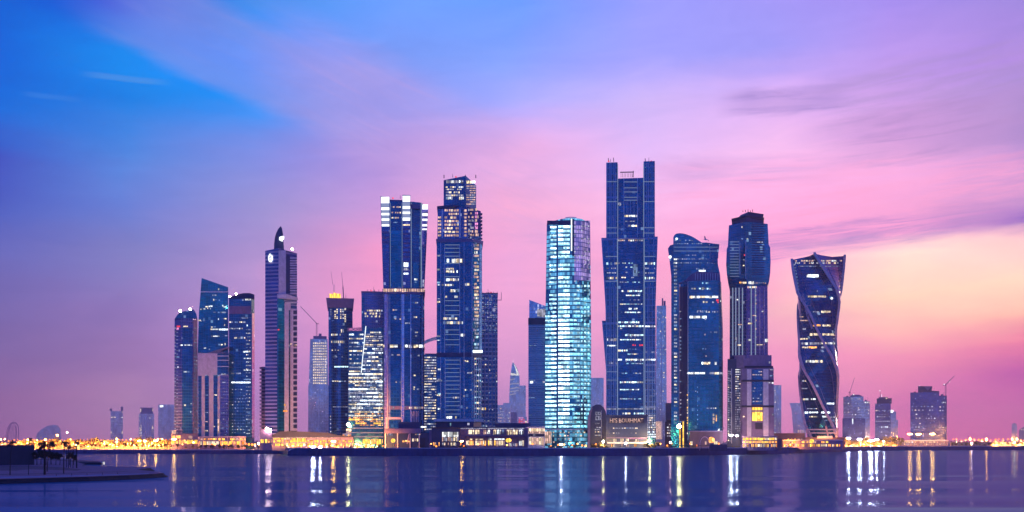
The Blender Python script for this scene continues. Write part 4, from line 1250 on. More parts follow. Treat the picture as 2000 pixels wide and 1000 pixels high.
t.panel(bs, 1468.4, 1489, 795.5, 801, 'Y', .6, 'lit_window'); t.panel(bs, 1469, 1489, 804.5, 822, 'Y', .6, 'lit_window'); t.panel(bs, 1475, 1489, 826, 838, 'dark', .6, 'recess')
for i in range(31):
    t.win(bl, 1421.6, 1424, 724 + i * 4.5, 726.6 + i * 4.5, random.choice('DW')); t.win(bl, 1425.4, 1427.4, 725 + i * 4.5, 727.4 + i * 4.5, 'D') if random.random() < .7 else None
    if i < 16: t.dash(bl, 1436.4, 1447.6, 721 + i * 4.6, 723.4 + i * 4.6, ['D', 'W'], (1.8, 3.4), (.6, 1.4), .85)
    elif i < 27: t.dash(bl, 1436, 1448, 721 + i * 4.6, 722.8 + i * 4.6, ['D'], (1.4, 2.4), (1, 2.6), .7)
for x in (1428.6, 1448.6): t.panel(bl, x, x + .8, 720, 866, 'lineblue', .6, 'corner_post')
t.wins(bs, [(1500.5, 1505, 746.5, 748.5, 'W'), (1507, 1511, 747, 749, 'W'), (1450.6, 1454, 812.6, 815, 'W'), (1508, 1511, 808, 812, 'D'), (1501.6, 1504.4, 706, 711, 'D')], off=1.6)
for i in range(8): t.win(bs, 1503.4, 1510, 721 + i * 6, 723 + i * 6, random.choice('DB'), .6) if random.random() < .7 else None
t.done()

# ---- hazy ones behind the stone base and the twisted tower
t = Tower('tower', 1519, 5600, 'narrow hazy tower with dotted window lights, right of the stone-based tower', group=far)
b = t.box('body', 1508, 1526, 752, 862, M['haze_glass'], 30)
for i in range(22): t.dash(b, 1513, 1524, 757 + i * 4.6, 759 + i * 4.6, ['D', 'W', 'D'], (1.2, 2), (2, 6), .6)
t.done()
t = Tower('office_building', 1556, 8600, 'faint pink hazed block with an overhanging roof, left foot of the twisted tower', 'building')
b = t.loft('body', [(858, rect(1551, 1574, 34)), (800, rect(1546, 1574, 34)), (787, rect(1542, 1574, 34))], M['haze_glass'])
t.dash(b, 1553, 1570, 806, 808, 'Pk', (1.5, 3), (2, 4), .6); t.dash(b, 1553, 1570, 830, 833, ['Pk', 'P'], (1.5, 3), (2, 4), .7); t.dash(b, 1553, 1570, 840, 846, ['Pk', 'P'], (1.5, 3), (1, 3), .8)
t.done()

# ---- the twisted tower
t = Tower('tower', 1602, 1370, 'twisted blue tower whose glass sides spiral upwards between pink ribs')
sc_ = t.scale()


def twist_ring(py, steps=5):
    ph0 = R(-9 + (py - 494) * 0.667)

    def tab(rows):
        for (ya, va), (yb, vb) in zip(rows[:-1], rows[1:]):
            if py <= yb: return va + (vb - va) * max(0.0, (py - ya) / (yb - ya))
        return rows[-1][1]
    left = tab([(497, 1547), (520, 1550), (540, 1553.5), (560, 1557.5), (585, 1558.5), (610, 1558.5), (640, 1560), (665, 1562), (690, 1561.4), (726, 1560.4), (760, 1563), (790, 1566.5), (820, 1571), (846, 1576), (860, 1578)])
    right = tab([(497, 1649), (520, 1647), (540, 1645), (560, 1642.5), (585, 1639.5), (610, 1635.6), (640, 1632), (665, 1632), (690, 1635), (726, 1636.4), (760, 1635.4), (790, 1634), (820, 1635), (846, 1636), (860, 1636)])
    flat = tab([(497, .72), (560, .78), (640, .84), (860, .86)])     # how faceted the section is: .71 a square, 1 a circle
    unit = []
    for a in range(4):
        for i in range(steps):
            f = i / steps
            sq = 1.0 / (abs(math.sin(f * math.pi / 2)) + abs(math.cos(f * math.pi / 2)))
            rad = flat + (1 - flat) * max(0.0, (sq - .7071) / .2929)
            ph = ph0 + math.pi / 2 * (a + f)
            unit.append((math.sin(ph) * rad, -math.cos(ph) * rad, 4.0 * abs(2 * f - 1) ** 1.6 if py < 500 else 0))
    lo, hi = min(u_[0] for u_ in unit), max(u_[0] for u_ in unit)
    xl, xr = t.lx(left, 30), t.lx(right, 30)
    k = (xr - xl) / (hi - lo)
    cx_ = xl - k * lo
    return [Vector((cx_ + k * u_[0], 30 + k * u_[1], t.lz(py - u_[2] + (3 if py < 500 else 0)))) for u_ in unit]


def raw_loft(name, rings, m, smooth=False):
    b_ = Loft.__new__(Loft)
    b_.T, b_.lv = t, [(0, r) for r in rings]
    b_.obj = b_.build(name, m, t.e, smooth)
    t.main = t.main or b_
    return b_


ysr = [858 - i * 10.4 for i in range(35)]
foot = [Vector((q.x, q.y, 0.0)) for q in twist_ring(858)]
rings = [foot] + [twist_ring(y) for y in ysr] + [twist_ring(497)]
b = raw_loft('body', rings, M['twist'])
b.obj.data.materials.append(M['twistsheen'])
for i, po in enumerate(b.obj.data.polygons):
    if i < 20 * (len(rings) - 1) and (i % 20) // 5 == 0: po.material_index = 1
for q in range(4):
    k = MB()
    pts_ = []
    for r_ in rings:
        v = r_[q * 5]
        cen = sum((x.xy for x in r_), Vector((0, 0))) / len(r_)
        o_ = (v.xy - cen).normalized() * .5
        pts_.append(Vector((v.x + o_.x, v.y + o_.y, v.z)))
    pts_.append(pts_[-1] + Vector((0, 0, 1.6)))
    k.path(pts_, 3.2)
    k.build('rib', M['linepink'], t.e)
for f_ in (1, 4):
    for q in range(4):
        k = MB(); k.path([Vector((r_[q * 5 + f_].x, r_[q * 5 + f_].y, r_[q * 5 + f_].z)) + Vector((0, 0, 0)) + ((r_[q * 5 + f_].xy - sum((x.xy for x in r_), Vector((0, 0))) / 20).normalized() * .25).to_3d() for r_ in rings[:-1]], .5)
        k.build('mullion_line', M['violetstone'], t.e)
# lit crown floor and edge louvres
for i in range(2): t.dash(b, 1553, 1644, 508 + i * 4.4, 511.4 + i * 4.4, ['P', 'D', 'W', 'P'], (2, 6), (.6, 2.4), .75)
t.dash(b, 1562, 1640, 519.4, 520.6, ['B', 'D'], (5, 9), (.4, .8), 1)
for i in range(26):
    y = 516 + i * 6.0
    xr = 1649 - i * .75
    t.win(b, xr - 5 if i < 16 else xr - 3.6, xr - .9, y, y + 1.8, random.choice('PDBB'))
    if i < 9: t.win(b, 1549.6 + i * 1.25, 1554 + i * .9, y, y + 2.4, random.choice('DB'))
for y0, y1, x0, x1, m in ((536, 542.6, 1576, 1602, 'WB'), (577.4, 581.6, 1578, 1613, 'A'), (607, 611.4, 1604, 1622, 'A'), (608, 610, 1588, 1600, 'D'), (633.6, 638, 1588, 1603, 'O'), (634, 638.4, 1606, 1627, 'A'), (651, 656.6, 1582, 1604, 'A'), (651.4, 656, 1606, 1628, 'A'), (660.4, 664, 1563.4, 1578, 'A'), (669, 674, 1566, 1578, 'W'), (668.6, 673.6, 1580, 1600, 'D'), (668.6, 673, 1601, 1631, 'W'), (677, 680.6, 1567, 1579, 'A'), (676.6, 681, 1580, 1596, 'O'), (676.8, 681, 1604, 1615, 'W'), (703.4, 709.4, 1573.6, 1607, 'W'), (742.6, 746, 1563.4, 1574.6, 'W'), (757.8, 760.4, 1565.6, 1576.6, 'D'), (778, 782.6, 1568.6, 1580, 'W'), (778, 781.6, 1584, 1592.6, 'WB'), (786.6, 790.6, 1615, 1628.6, 'WB'), (797.4, 799, 1571, 1596, 'W'), (804, 808.6, 1572, 1578, 'WB'), (804, 807.4, 1580, 1598, 'WB'), (804, 808.4, 1604, 1622, 'WB'), (812.6, 815.6, 1581, 1597, 'W'), (812, 816.6, 1606, 1618, 'WB'), (813.6, 817, 1621, 1632, 'D'), (820, 822, 1610, 1630, 'B')):
    t.dash(b, x0, x1, y0, y1, [m, m, m, 'D' if m == 'W' else m], (2.5, 7), (.4, 1.2), .94, .35)
k = MB(); k.ball(t.p(1624.5, 582.6, 2), 1.7); k.build('round_lamp', M['glowfin'], t.e)
t.wins(b, [(1568, 1571, 641, 644.6, 'D'), (1571.6, 1574, 641, 644.6, 'D'), (1562.4, 1570, 618, 619.6, 'P'), (1563, 1580, 625, 627, 'P'), (1595.6, 1597.4, 567, 571, 'D')], off=.3)
# construction hoist climbing the left edge
k = MB()
hp = [(1567, 574), (1571, 588), (1573, 602), (1577, 616), (1582, 630), (1587, 643)]
for dx in (-1.2, 1.4): k.path([t.p(x + dx, y, 2) for x, y in hp], .5)
for (xa, ya), (xb, yb) in zip(hp[:-1], hp[1:]): k.bar(t.p(xa - 1.2, ya, 2), t.p(xb + 1.4, yb, 2), .4); k.bar(t.p(xa + 1.4, ya, 2), t.p(xb - 1.2, yb, 2), .35)
k.bar(t.p(1575, 597, 1), t.p(1584, 597.6, 1), .7); k.bar(t.p(1583.6, 597, 1), t.p(1583.6, 586, 1), .5)
k.build('scaffold', M['linepink'], t.e)
# open legs and ring beams at the foot
for (xa, ya), (xb, yb) in (((1575, 838), (1583, 875)), ((1613, 832), (1622, 875)), ((1636, 836), (1636, 875))):
    t.bar('leg', (xa, ya), (xb, yb), 2.2, M['bronze'], -3)
for y in (839, 845.6): t.bar('ring_beam', (1576, y), (1637, y), 1.6, M['linepink'], -2.5)
t.done()

# ---- three towers on the right
t = Tower('tower', 1672, 3400, 'hazy tower with dotted lights and a lower right wing, just right of the twisted tower', group='hazy towers on the right')
b = t.box('body', 1647, 1686.6, 774.5, 862, M['haze_glass'], 40)
w_ = t.box('wing', 1684, 1699, 784, 862, M['haze_glass'], 34, 3)
f_ = t.box('podium', 1645.4, 1690, 817, 862, M['violet'], 8, -7)
t.prism('roof', [(1660, 774.5), (1664, 770.6), (1679, 771), (1685, 774.5)], M['violetstone'], 20, 4)
k = MB(); k.ball(t.p(1667.6, 770.6, 3), 3.0, 10, 6, 1, 1, .6); k.build('roof_dome', M['W'], t.e)
t.clutter(1649, 1660, 774.5, 6, 2); t.clutter(1686, 1698, 784, 8, 2, False)
for i in range(9): t.dash(b, 1649, 1685, 778 + i * 4.4, 780 + i * 4.4, ['D', 'W'], (1.2, 2.2), (2, 7), .55)
t.dash(w_, 1685, 1698.6, 785, 788, 'W', (2, 4), (.6, 1.2), .9)
for i in range(4): t.dash(w_, 1688, 1698, 794 + i * 6, 796 + i * 6, 'W', (1.2, 2.2), (3, 7), .5)
t.win(f_, 1664.6, 1666.2, 818, 829, 'WB')
t.done()
tower_crane(1660, 774, 766, (1669, 738), 3420, 'luffing crane with steep jib on the hazy tower next to the twisted one')
t = Tower('tower', 1729, 3600, 'hazy stepped tower narrowing to a lit spire, third tower from the right', group='hazy towers on the right')
b = t.box('body', 1709, 1739.6, 788, 862, M['violet'], 36)
c = t.box('top_tier', 1712.4, 1741.6, 778, 788, M['darkblue'], 34, -1)
e_ = t.box('roof_stage', 1716, 1734, 775.4, 778, M['violetstone'], 20, 3)
w_ = t.box('wing', 1738, 1750, 804, 862, M['haze_glass'], 30, 2); w2 = t.box('wing', 1748, 1754, 820, 862, M['haze_glass'], 26, 4)
t.bar('spire', (1719.6, 776), (1718.8, 764), 2.0, M['steel'], 8, .8); t.bar('spire', (1722, 776), (1722, 770), 1.2, M['glowfin'], 9)
k = MB(); k.ball(t.p(1718.6, 763.2, 8), 1.6); k.build('roof_beacon', M['glowfin'], t.e)
for y, m in ((801, 'W'), (813, 'W'), (822, 'D'), (833, 'WB'), (843, 'W')): t.dash(b, 1710, 1738, y, y + 2.2, [m, 'D'], (1.3, 3), (.8, 2.4), .75)
for i in range(10): t.dash(b, 1710, 1738, 790 + i * 6.4, 791 + i * 6.4, ['D', 'B'], (1.3, 3), (2, 5), .35)
t.wins(c, [(1730, 1733, 776.4, 779.6, 'W'), (1738, 1741, 783, 784.6, 'W')]); t.win(w_, 1739, 1745, 800.8, 806, 'WB'); t.win(w_, 1739, 1744, 804.4, 806, 'WB')
t.done()
t = Tower('tower', 1813, 3000, 'broad dark hazy tower with a notched wedge top, rightmost tall tower', group='hazy towers on the right')
b = t.box('body', 1778, 1834.4, 766, 862, M['violet'], 44)
t.prism('roof_wedge', [(1793, 766), (1793, 754), (1821, 754.4), (1819.6, 763), (1834, 764), (1834.4, 766)], M['darkblue'], 30, 4)
t.prism('roof_panel', [(1804, 754.6), (1819.6, 754.8), (1812, 762.6)], M['violetstone'], .6, 3.2)
w_ = t.box('wing', 1834, 1849.4, 773, 862, M['violet'], 38, 3)
for y, p_ in ((793, .6), (800, .7), (816, .7), (833, .75), (826, .2), (808, .15)):
    t.dash(b, 1781, 1833, y, y + 2, ['W', 'D', 'W'], (1.4, 3.2), (1.6, 6), p_); t.dash(w_, 1835, 1848, y + 1, y + 2.8, ['D', 'W'], (1.4, 2.4), (2, 5), p_)
t.clutter(1779, 1792, 766, 6, 2); t.clutter(1835, 1846, 773, 8, 2)
t.dash(w_, 1834.6, 1848, 785, 787, 'W', (1.4, 2.4), (1, 3), .7)
k = MB(); k.ball(t.p(1796, 754, 5), 1.2); k.build('roof_beacon', M['glowfin'], t.e)
t.done()
c_ = tower_crane(1847, 862, 752, (1863.5, 735), 2950, 'tall crane with lit cab standing beside the notched dark tower at right')
k = MB(); k.ball(c_.p(1844, 750.5, -1.5), 1.6); k.ball(c_.p(1855, 746, -.5), 1.0); k.build('lamp', M['glowfin'], c_.e)
t = Tower('office_building', 1985, 7800, 'dim hazy block with a sloping roof at the far right shore', 'building')
b = t.prism('body', [(1976, 862), (1976, 829), (1980, 826), (1986, 828), (1988, 862)], M['haze_glass'], 40)
t.done()
t = Tower('office_building', 2004, 5600, 'dim low block cut off at the right edge of the far shore', 'building')
b = t.prism('body', [(1990, 864), (1990, 840), (1998, 834.4), (2030, 833), (2030, 864)], M['violet'], 40)
t.dash(b, 1994, 2002, 838.6, 840, 'W', (1.5, 3), (1, 2), .8)
t.done()

# ================================================================== along the quay
def low(name, xc, D, label, cat='building', group=None):
    return Tower(name, xc, D, label, cat, group)


def foot(py):
    return 880.0


# ---- low buildings on the left shore
t = low('arcade', 358, 1185, 'low amber lit arcade with a small square turret, under the chamfered blue tower')
b = t.box('body', 334, 387, 848, 880, M['violetstone'], 14); t.box('roof', 333.6, 387.4, 847, 848.4, M['violetstone'], 15, -.6)
t.box('turret', 335, 344, 840.6, 847, M['P'], 8, 1); t.box('turret_roof', 334.5, 344.5, 839.6, 840.6, M['pale'], 9, .4)
t.dash(b, 336, 386, 851, 857, ['O', 'P', 'Y'], (4, 9), (1.5, 4), .85); t.dash(b, 335, 386, 859, 868, ['O', 'Y', 'O'], (3, 7), (1.4, 3), .9)
t.done()
t = low('arcade', 436, 1180, 'long low orange lit arcade, in front of the pale office block and arched tower')
b = t.box('body', 390, 480, 853.6, 880, M['violetstone'], 12); t.box('roof', 389.4, 480.6, 852.4, 854, M['linepink'], 13, -.6)
t.dash(b, 392, 479, 856, 860.4, ['O', 'Y', 'P'], (4, 10), (1, 3.6), .9); t.dash(b, 391, 479, 862, 870, ['O', 'Y', 'O', 'A'], (3, 8), (1.2, 3), .92)
for x in range(396, 480, 12): t.panel(b, x, x + 1, 853, 874, 'linepink', .8, 'pier')
t.done()
t = low('pump_house', 517, 1060, 'small dark box building with two bright roof lamps, at foot of the horn-topped tower')
b = t.box('body', 508, 531, 839.5, 880, M['violetstone'], 14)
for x, y in ((521.4, 837.4), (527, 840)): k = MB(); k.ball(t.p(x, y, -1), 1.3); k.build('roof_lamp', M['bulb_p'], t.e)
t.dash(b, 509, 530, 858, 866, ['O', 'Y'], (3, 6), (1.6, 4), .7); t.done()
t = low('market_hall', 600, 1045, 'very long low amber lit hall with a bright eaves line, left of the striped office')
b = t.box('body', 532, 690, 853.6, 880, M['violetstone'], 22); t.prism('roof', [(531, 853.8), (531, 850.4), (545, 843), (566, 842), (640, 845), (660, 850), (691, 852), (691, 853.8)], M['roof'], 23, -.8)
t.panel(b, 538, 652, 854, 855, 'P', 1.4, 'eaves_light')
t.dash(b, 534, 566, 855.6, 858.6, ['O', 'Y', 'A'], (4, 8), (.8, 2), .95, .5)
t.dash(b, 534, 689, 859.4, 865, ['O', 'Y', 'O'], (3, 9), (1, 4.4), .88, .5); t.dash(b, 533, 689, 866, 872, ['O', 'Y', 'O', 'A'], (2.4, 7), (1, 3), .85, .5)
t.dash(b, 570, 598, 856, 864, ['Y'], (5, 9), (.8, 2), .9, .6)
for x in (548, 566, 579, 598, 617, 640, 664): t.panel(b, x, x + .9, 855, 874, 'dark', 1.0, 'pier')
t.done()
t = low('terrace_block', 672, 1080, 'stepped white lit terraces climbing to the left corner of the striped office')
b = t.prism('body', [(658, 880), (658, 862), (664, 862), (664, 853), (669, 853), (669, 846), (676, 846), (676, 838), (686, 838), (686, 880)], M['pale'], 14)
for x0, x1, y in ((659, 685, 864), (665, 685, 856), (669.6, 685, 849), (677, 685.6, 841)): t.dash(b, x0, x1, y, y + 4, ['A', 'O', 'W'], (2, 5), (.6, 1.6), .9)
k = MB(); k.ball(t.p(680, 829, -1), 1.6); k.build('roof_lamp', M['bulb_y'], t.e); t.bar('mast', (680, 838), (680, 830), .4, M['pole'], -1)
t.done()

# ---- pavilions and mall in the middle
t = low('pavilion', 790, 1000, 'dark glazed pavilion with pink fascia and angled pillars, below the flaring tower')
b = t.box('body', 751, 838, 845, 880, M['darkblue'], 20); t.box('roof', 750.4, 822, 837, 846.4, M['violetstone'], 22, -1.6); t.box('roof_terrace', 778, 820, 824, 837, M['darkblue'], 14, 4)
for x in (752, 775.6, 800, 818): t.panel(b, x, x + 1.8, 846, 877, 'pale', 1.0, 'pillar')
k = MB(); k.bar(t.p(799, 847, -1.4), t.p(795, 867, -1.4), .8); k.build('slanted_pillar', M['linepink'], t.e)
t.dash(b, 756, 767, 846, 852, ['D', 'P'], (2, 4), (.6, 1.4), .8, .4); t.dash(b, 786, 800, 860, 864, ['P', 'O'], (3, 5), (.8, 1.6), .9, .4); t.dash(b, 805, 817, 856.6, 863, ['A', 'P'], (2, 4), (.6, 1.4), .9, .4); t.dash(b, 811, 821, 847.4, 849.4, ['W', 'P'], (2, 4), (.5, 1), .9, 2.2)
t.dash(b, 753, 786, 868, 872, ['A', 'D', 'Rd'], (1, 2), (2, 5), .6, .4); t.panel(b, 822, 832.6, 832.6, 835, 'WB', 0.5, 'lit_window')
t.done()
t = low('sign_box', 825, 986, 'plain glowing yellow upright sign box by the dark pavilion', 'sign')
t.box('face', 820.8, 829.8, 856, 870, M['Y'], 1.0); t.box('frame', 820.2, 830.4, 870, 878, M['dark'], 1.4, -.2); t.box('top', 820.2, 830.4, 855.2, 856, M['dark'], 1.4, -.2)
t = low('globe_lamp', 767.6, 985, 'large pale globe lamp in front of the dark pavilion', 'lamp')
k = MB(); k.ball(t.p(767.6, 860.6), 2.1, 14, 10); k.build('globe', M['Y'], t.e); t.bar('post', (767.6, 864.6), (767.6, 880), .5, M['pole'])
t = low('pavilion', 870, 1000, 'dark block with three tall white shop windows, left of the long mall')
b = t.box('body', 843, 899, 836, 880, M['darkblue'], 22); t.box('roof', 842.4, 899.4, 834.4, 837, M['dark'], 23, -.6); t.box('side_wing', 838, 850, 840, 880, M['violetstone'], 16, 3)
for x0, x1 in ((863.6, 872.4), (874.4, 883.8), (885.8, 895)):
    t.panel(b, x0, x1, 843.6, 853, 'W', .4, 'shop_window'); t.dash(b, x0, x1, 854, 863, ['A', 'P', 'D'], (2, 4), (.4, 1), .9, .4); t.dash(b, x0, x1, 864.6, 871, ['W', 'A', 'P'], (1.4, 3), (.5, 1.2), .85, .4)
    t.panel(b, x0 - 1.4, x0 - .4, 842, 875, 'dark', .7, 'mullion_post')
t.dash(b, 846, 860, 864, 872, ['A', 'P', 'O'], (1.2, 2.4), (1.4, 4), .6, .4); t.done()
t = low('shopping_mall', 964, 1010, 'long two-storey mall with a lit upper gallery and warm shopfronts')
b = t.box('body', 897, 1032, 836, 880, M['violetstone'], 28); t.box('roof', 896, 1026, 833.6, 836, M['darkblue'], 30, -1.4)
t.panel(b, 900, 1024, 836, 837.4, 'D', 1.2, 'eaves_light'); t.box('roof_plant', 967, 1036, 826, 833.6, M['darkblue'], 10, 8)
t.dash(b, 909, 957, 839.6, 849.6, ['A', 'W', 'P', 'A'], (2, 7), (.4, 1.1), .96, .5); t.dash(b, 962.6, 1023, 839.4, 850, ['W', 'WB', 'A'], (2, 5), (.6, 1.8), .93, .5)
for i in range(14): t.panel(b, 965 + i * 4.2, 966.2 + i * 4.2, 841, 850, 'dark', .9, 'gallery_post')
t.panel(b, 909, 1026, 851.6, 856.4, 'canopy', 4.0, 'canopy')
t.dash(b, 910, 960, 857, 859.4, ['W', 'A'], (2, 8), (.6, 1.6), .85, .5); t.dash(b, 966, 985, 856.6, 858.6, ['WB'], (5, 8), (.4, .8), 1, .5)
for x0, x1, m in ((911, 925, ['P', 'A', 'O']), (928.4, 949, ['O', 'A', 'P']), (953, 961, ['A', 'Y']), (965.4, 985, ['A', 'Y', 'P']), (1014, 1023, ['W', 'A'])): t.dash(b, x0, x1, 860.6, 872, m, (2, 6), (.4, 1.1), .95, .5)
for x in (907, 926.2, 949.6, 961.8, 986, 1012, 1024.6): t.panel(b, x, x + 1.8, 838, 878, 'violetstone', .9, 'pillar')
t.dash(b, 990, 1011, 866, 872, ['W', 'P', 'D'], (1, 2.4), (.6, 1.6), .8, .4); t.done()
t = low('parasol', 993, 985, 'round yellow lit parasol canopy in front of the long mall', 'parasol')
k = MB(); k.ball(t.p(993, 860), 2.6, 14, 8, 1.15, 1.15, .8); k.build('canopy', M['Y'], t.e); t.bar('post', (993, 863), (993, 880), .4, M['pole'])
t = low('shop', 1047, 1004, 'bright white fronted shop with a sign band, right end of the mall')
b = t.box('body', 1031, 1064.4, 834.4, 880, M['white'], 20); t.box('roof', 1030.6, 1064.8, 833.4, 834.6, M['pale'], 21, -.5)
t.panel(b, 1032, 1063.6, 836.4, 846.6, 'P', .3, 'sign_band'); t.panel(b, 1032, 1063.6, 837, 842, 'A', .5, 'sign_light')
text_mesh(t, b, 'Lume ao', 1034, 1062.4, 842.6, 846.4, 'dark', 'sign_lettering', .6); text_mesh(t, b, 'JE', 1041, 1046, 848.4, 851.4, 'D', 'sign_lettering', .6)
t.panel(b, 1031.8, 1063.8, 847.4, 852.6, 'dark', .35, 'fascia')
t.dash(b, 1033, 1062.6, 854.6, 871.6, ['O', 'A', 'P', 'A'], (3, 8), (.4, .9), .97, .4); t.done()

# ---- dark block with the orange lettered sign
t = low('cinema_block', 1225, 995, 'dark block with a row of orange sign letters, at the foot of the twin-pylon tower')
b = t.box('body', 1184, 1264.6, 812.4, 880, M['darkblue'], 24); t.box('roof', 1183.4, 1265.2, 811, 812.6, M['dark'], 25, -.5)
s0 = t.panel(b, 1189, 1258, 815, 826.6, 'dark', .5, 'sign_board')
text_mesh(t, b, "HI'S BOUIHMAT", 1191.4, 1256.4, 816.8, 825.4, 'S', 'sign_lettering', .9)
t.dash(b, 1197, 1247, 835.2, 837.2, ['W', 'W', 'D'], (2, 6), (.8, 1.8), .9); t.dash(b, 1191, 1248, 845.2, 846.6, ['D', 'W', 'D'], (1.6, 5), (1, 2.6), .75)
t.panel(b, 1184.4, 1264, 854, 856, 'violetstone', 2.6, 'canopy'); t.panel(b, 1226, 1262, 856.4, 857.4, 'Pk', 1.6, 'eaves_light')
for x0, x1 in ((1197.4, 1204), (1211.6, 1217.6), (1222.4, 1228), (1241, 1247)): t.panel(b, x0, x1, 857, 862.4, 'A', .5, 'lit_window')
t.panel(b, 1229, 1240, 857, 862, 'dark', .5, 'fascia'); t.panel(b, 1186, 1264, 863.4, 866.4, 'pale', 2.2, 'ledge')
for x0, x1 in ((1210.6, 1216), (1223, 1228), (1238.4, 1243.4), (1194, 1200)): t.dash(b, x0, x1, 868, 873, ['A', 'O', 'P'], (2, 3), (.4, 1), .95, .5)
text_mesh(t, b, 'B', 1179.4, 1183.4, 815, 820.4, 'P', 'sign_letter', .9) if b.hit(1179.4, 820) else None
t.done()
t = low('light_column', 1328.6, 1000, 'slim yellow lit column with a bright star lamp, left one of a pair', 'column')
t.bar('shaft', (1328.4, 880), (1328.4, 838), 1.1, M['Y']); k = MB(); k.ball(t.p(1326.4, 832.6), 2.0, 10, 8); k.build('lamp', M['bulb_y'], t.e); t.bar('post', (1327.4, 838), (1327, 832), .5, M['pole'], .4)
t = low('light_column', 1334.6, 1004, 'taller yellow lit flat column, right one of a pair', 'column')
t.box('shaft', 1332.6, 1335.6, 823.6, 880, M['Y'], 1.6); t.box('cap', 1332.2, 1336, 822.6, 823.6, M['dark'], 2, -.2)
t = low('entrance_block', 1380, 1075, 'low pale violet entrance wall at the foot of the dark rounded slab tower')
b = t.box('body', 1346, 1412, 843, 880, M['canopy'], 12, 0); t.box('roof', 1345, 1412.6, 841.4, 843.4, M['violetstone'], 13, -.8); t.dash(b, 1348, 1410, 862, 870, ['O', 'P', 'A'], (3, 7), (2, 5), .8); t.done()
t = low('arched_frame', 1376, 990, 'round arched steel frame beside an orange globe on the quay', 'frame')
k = MB()
for ly in (0, 2.5): k.path([t.p(1376.4 + 9.6 * math.cos(math.pi * i / 12), 870 - 17.0 * math.sin(math.pi * i / 12), ly) for i in range(13)], .55)
for i in (2, 4, 6, 8, 10): k.bar(t.p(1376.4 + 9.6 * math.cos(math.pi * i / 12), 870 - 17 * math.sin(math.pi * i / 12), 0), t.p(1376.4 + 9.6 * math.cos(math.pi * i / 12), 870 - 17 * math.sin(math.pi * i / 12), 2.5), .3)
for x in (1366.8, 1386): k.bar(t.p(x, 870), t.p(x, 880), .5)
k.build('arch', M['linepink'], t.e)
t = low('globe_pavilion', 1389.6, 986, 'big orange glowing globe on a short drum on the quay', 'pavilion')
k = MB(); k.ball(t.p(1389.6, 859.6), 3.1, 16, 10); k.build('globe', M['O'], t.e); t.box('drum', 1385.6, 1393.6, 865, 880, M['violetstone'], 3.6, -1.8)
t = low('terrace_canopy', 1370, 980, 'long dark flat canopy over a quay terrace, before the rounded slab tower', 'canopy')
t.box('roof', 1319, 1386, 869.4, 870.6, M['dark'], 5); t.box('end_wall', 1385, 1420, 867.8, 880, M['canopy'], 5)
for x in range(1322, 1386, 12): t.bar('post', (x, 870.4), (x, 880), .3, M['dark'], .6)
t = low('festival_hall', 1484, 1040, 'low round-ended hall glowing yellow, at the foot of the stone-based tower')
b = t.loft('body', [(880, bow(1449, 1518, 20, 5, 8)), (853.4, bow(1450, 1517, 20, 5, 8))], M['violetstone']); t.loft('roof', [(853.6, bow(1448.4, 1518.6, 20, 4.4, 8)), (852, bow(1449, 1518, 20, 4.6, 8))], M['bronze'])
t.dash(b, 1451, 1517, 855, 860.6, ['Y', 'Y', 'A'], (3, 8), (.4, .9), .98); t.dash(b, 1451, 1517, 861.6, 866, ['Y', 'O', 'Y'], (3, 7), (.5, 1.2), .95); t.dash(b, 1451, 1517, 867.4, 874, ['Y', 'A', 'O', 'A'], (1.6, 4), (.7, 1.8), .9)
for i in range(9): t.panel(b, 1456 + i * 7, 1456.7 + i * 7, 854, 876, 'bronze', .7, 'pier')
t.done()
t = low('kiosk', 1522.6, 1036, 'narrow dark kiosk at the right end of the yellow hall', 'kiosk')
b = t.box('body', 1518.6, 1526.6, 858, 880, M['canopy'], 6); t.box('roof', 1518, 1527.2, 857, 858.2, M['dark'], 7, -.4)
t = low('arcade', 1586, 1170, 'low orange lit arcade with warm bays, before the twisted tower')
b = t.box('body', 1529, 1646, 860.4, 884, M['violetstone'], 14); t.box('roof', 1528.4, 1646.6, 859, 860.6, M['pale'], 15, -.6)
t.dash(b, 1531, 1620, 861.6, 866, ['O', 'Y', 'P'], (3, 8), (1, 3), .9); t.dash(b, 1531, 1645, 867.6, 873, ['A', 'O', 'Y'], (1.4, 4), (.8, 2.4), .85)
k = MB(); k.ball(t.p(1585, 861.6, -2), 2.6, 12, 8); k.build('globe_light', M['Y'], t.e); t.done()
t = low('podium_block', 1560, 1330, 'long dark violet podium under the legs of the twisted tower')
b = t.box('body', 1502, 1572, 846, 880, M['canopy'], 14, -6); t.box('body_step', 1572, 1650, 854, 880, M['canopy'], 12, -10); t.dash(b, 1530, 1568, 857, 861, ['O', 'P'], (2, 5), (2, 5), .7)
t.box('porch', 1596, 1626, 851.6, 856.4, M['linepink'], 6, -12); t.bar('post', (1564, 846), (1563.6, 838), .6, M['white'], -8); t.done()
t = low('stadium_stand', 1790, 1690, 'low white lit stand with rows of small frames, in front of the notched dark tower')
b = t.box('body', 1743, 1852, 861.6, 884, M['violetstone'], 14); t.box('roof', 1742, 1853, 859.4, 861.6, M['pale'], 16, -1)
t.dash(b, 1745, 1850, 862.4, 865, ['W', 'P', 'A'], (1.4, 4), (.8, 2.4), .85); t.dash(b, 1745, 1850, 866.6, 868.6, ['D', 'A', 'P'], (1, 2.4), (1, 2.4), .85); t.done()

# ---- seawalls
def coast(px):
    pts_ = [(-900, 884.5), (0, 886), (545, 886.4), (553, 886.8), (562, 889.6), (620, 890.2), (1230, 890.6), (1400, 889.2), (1500, 887.2), (1580, 884.4), (1640, 882.4), (1700, 880.6), (1780, 879.6), (2000, 879), (3200, 878.6)]
    for (a, ya), (b_, yb) in zip(pts_[:-1], pts_[1:]):
        if px <= b_: return ya + (yb - ya) * (px - a) / (b_ - a)
    return pts_[-1][1]


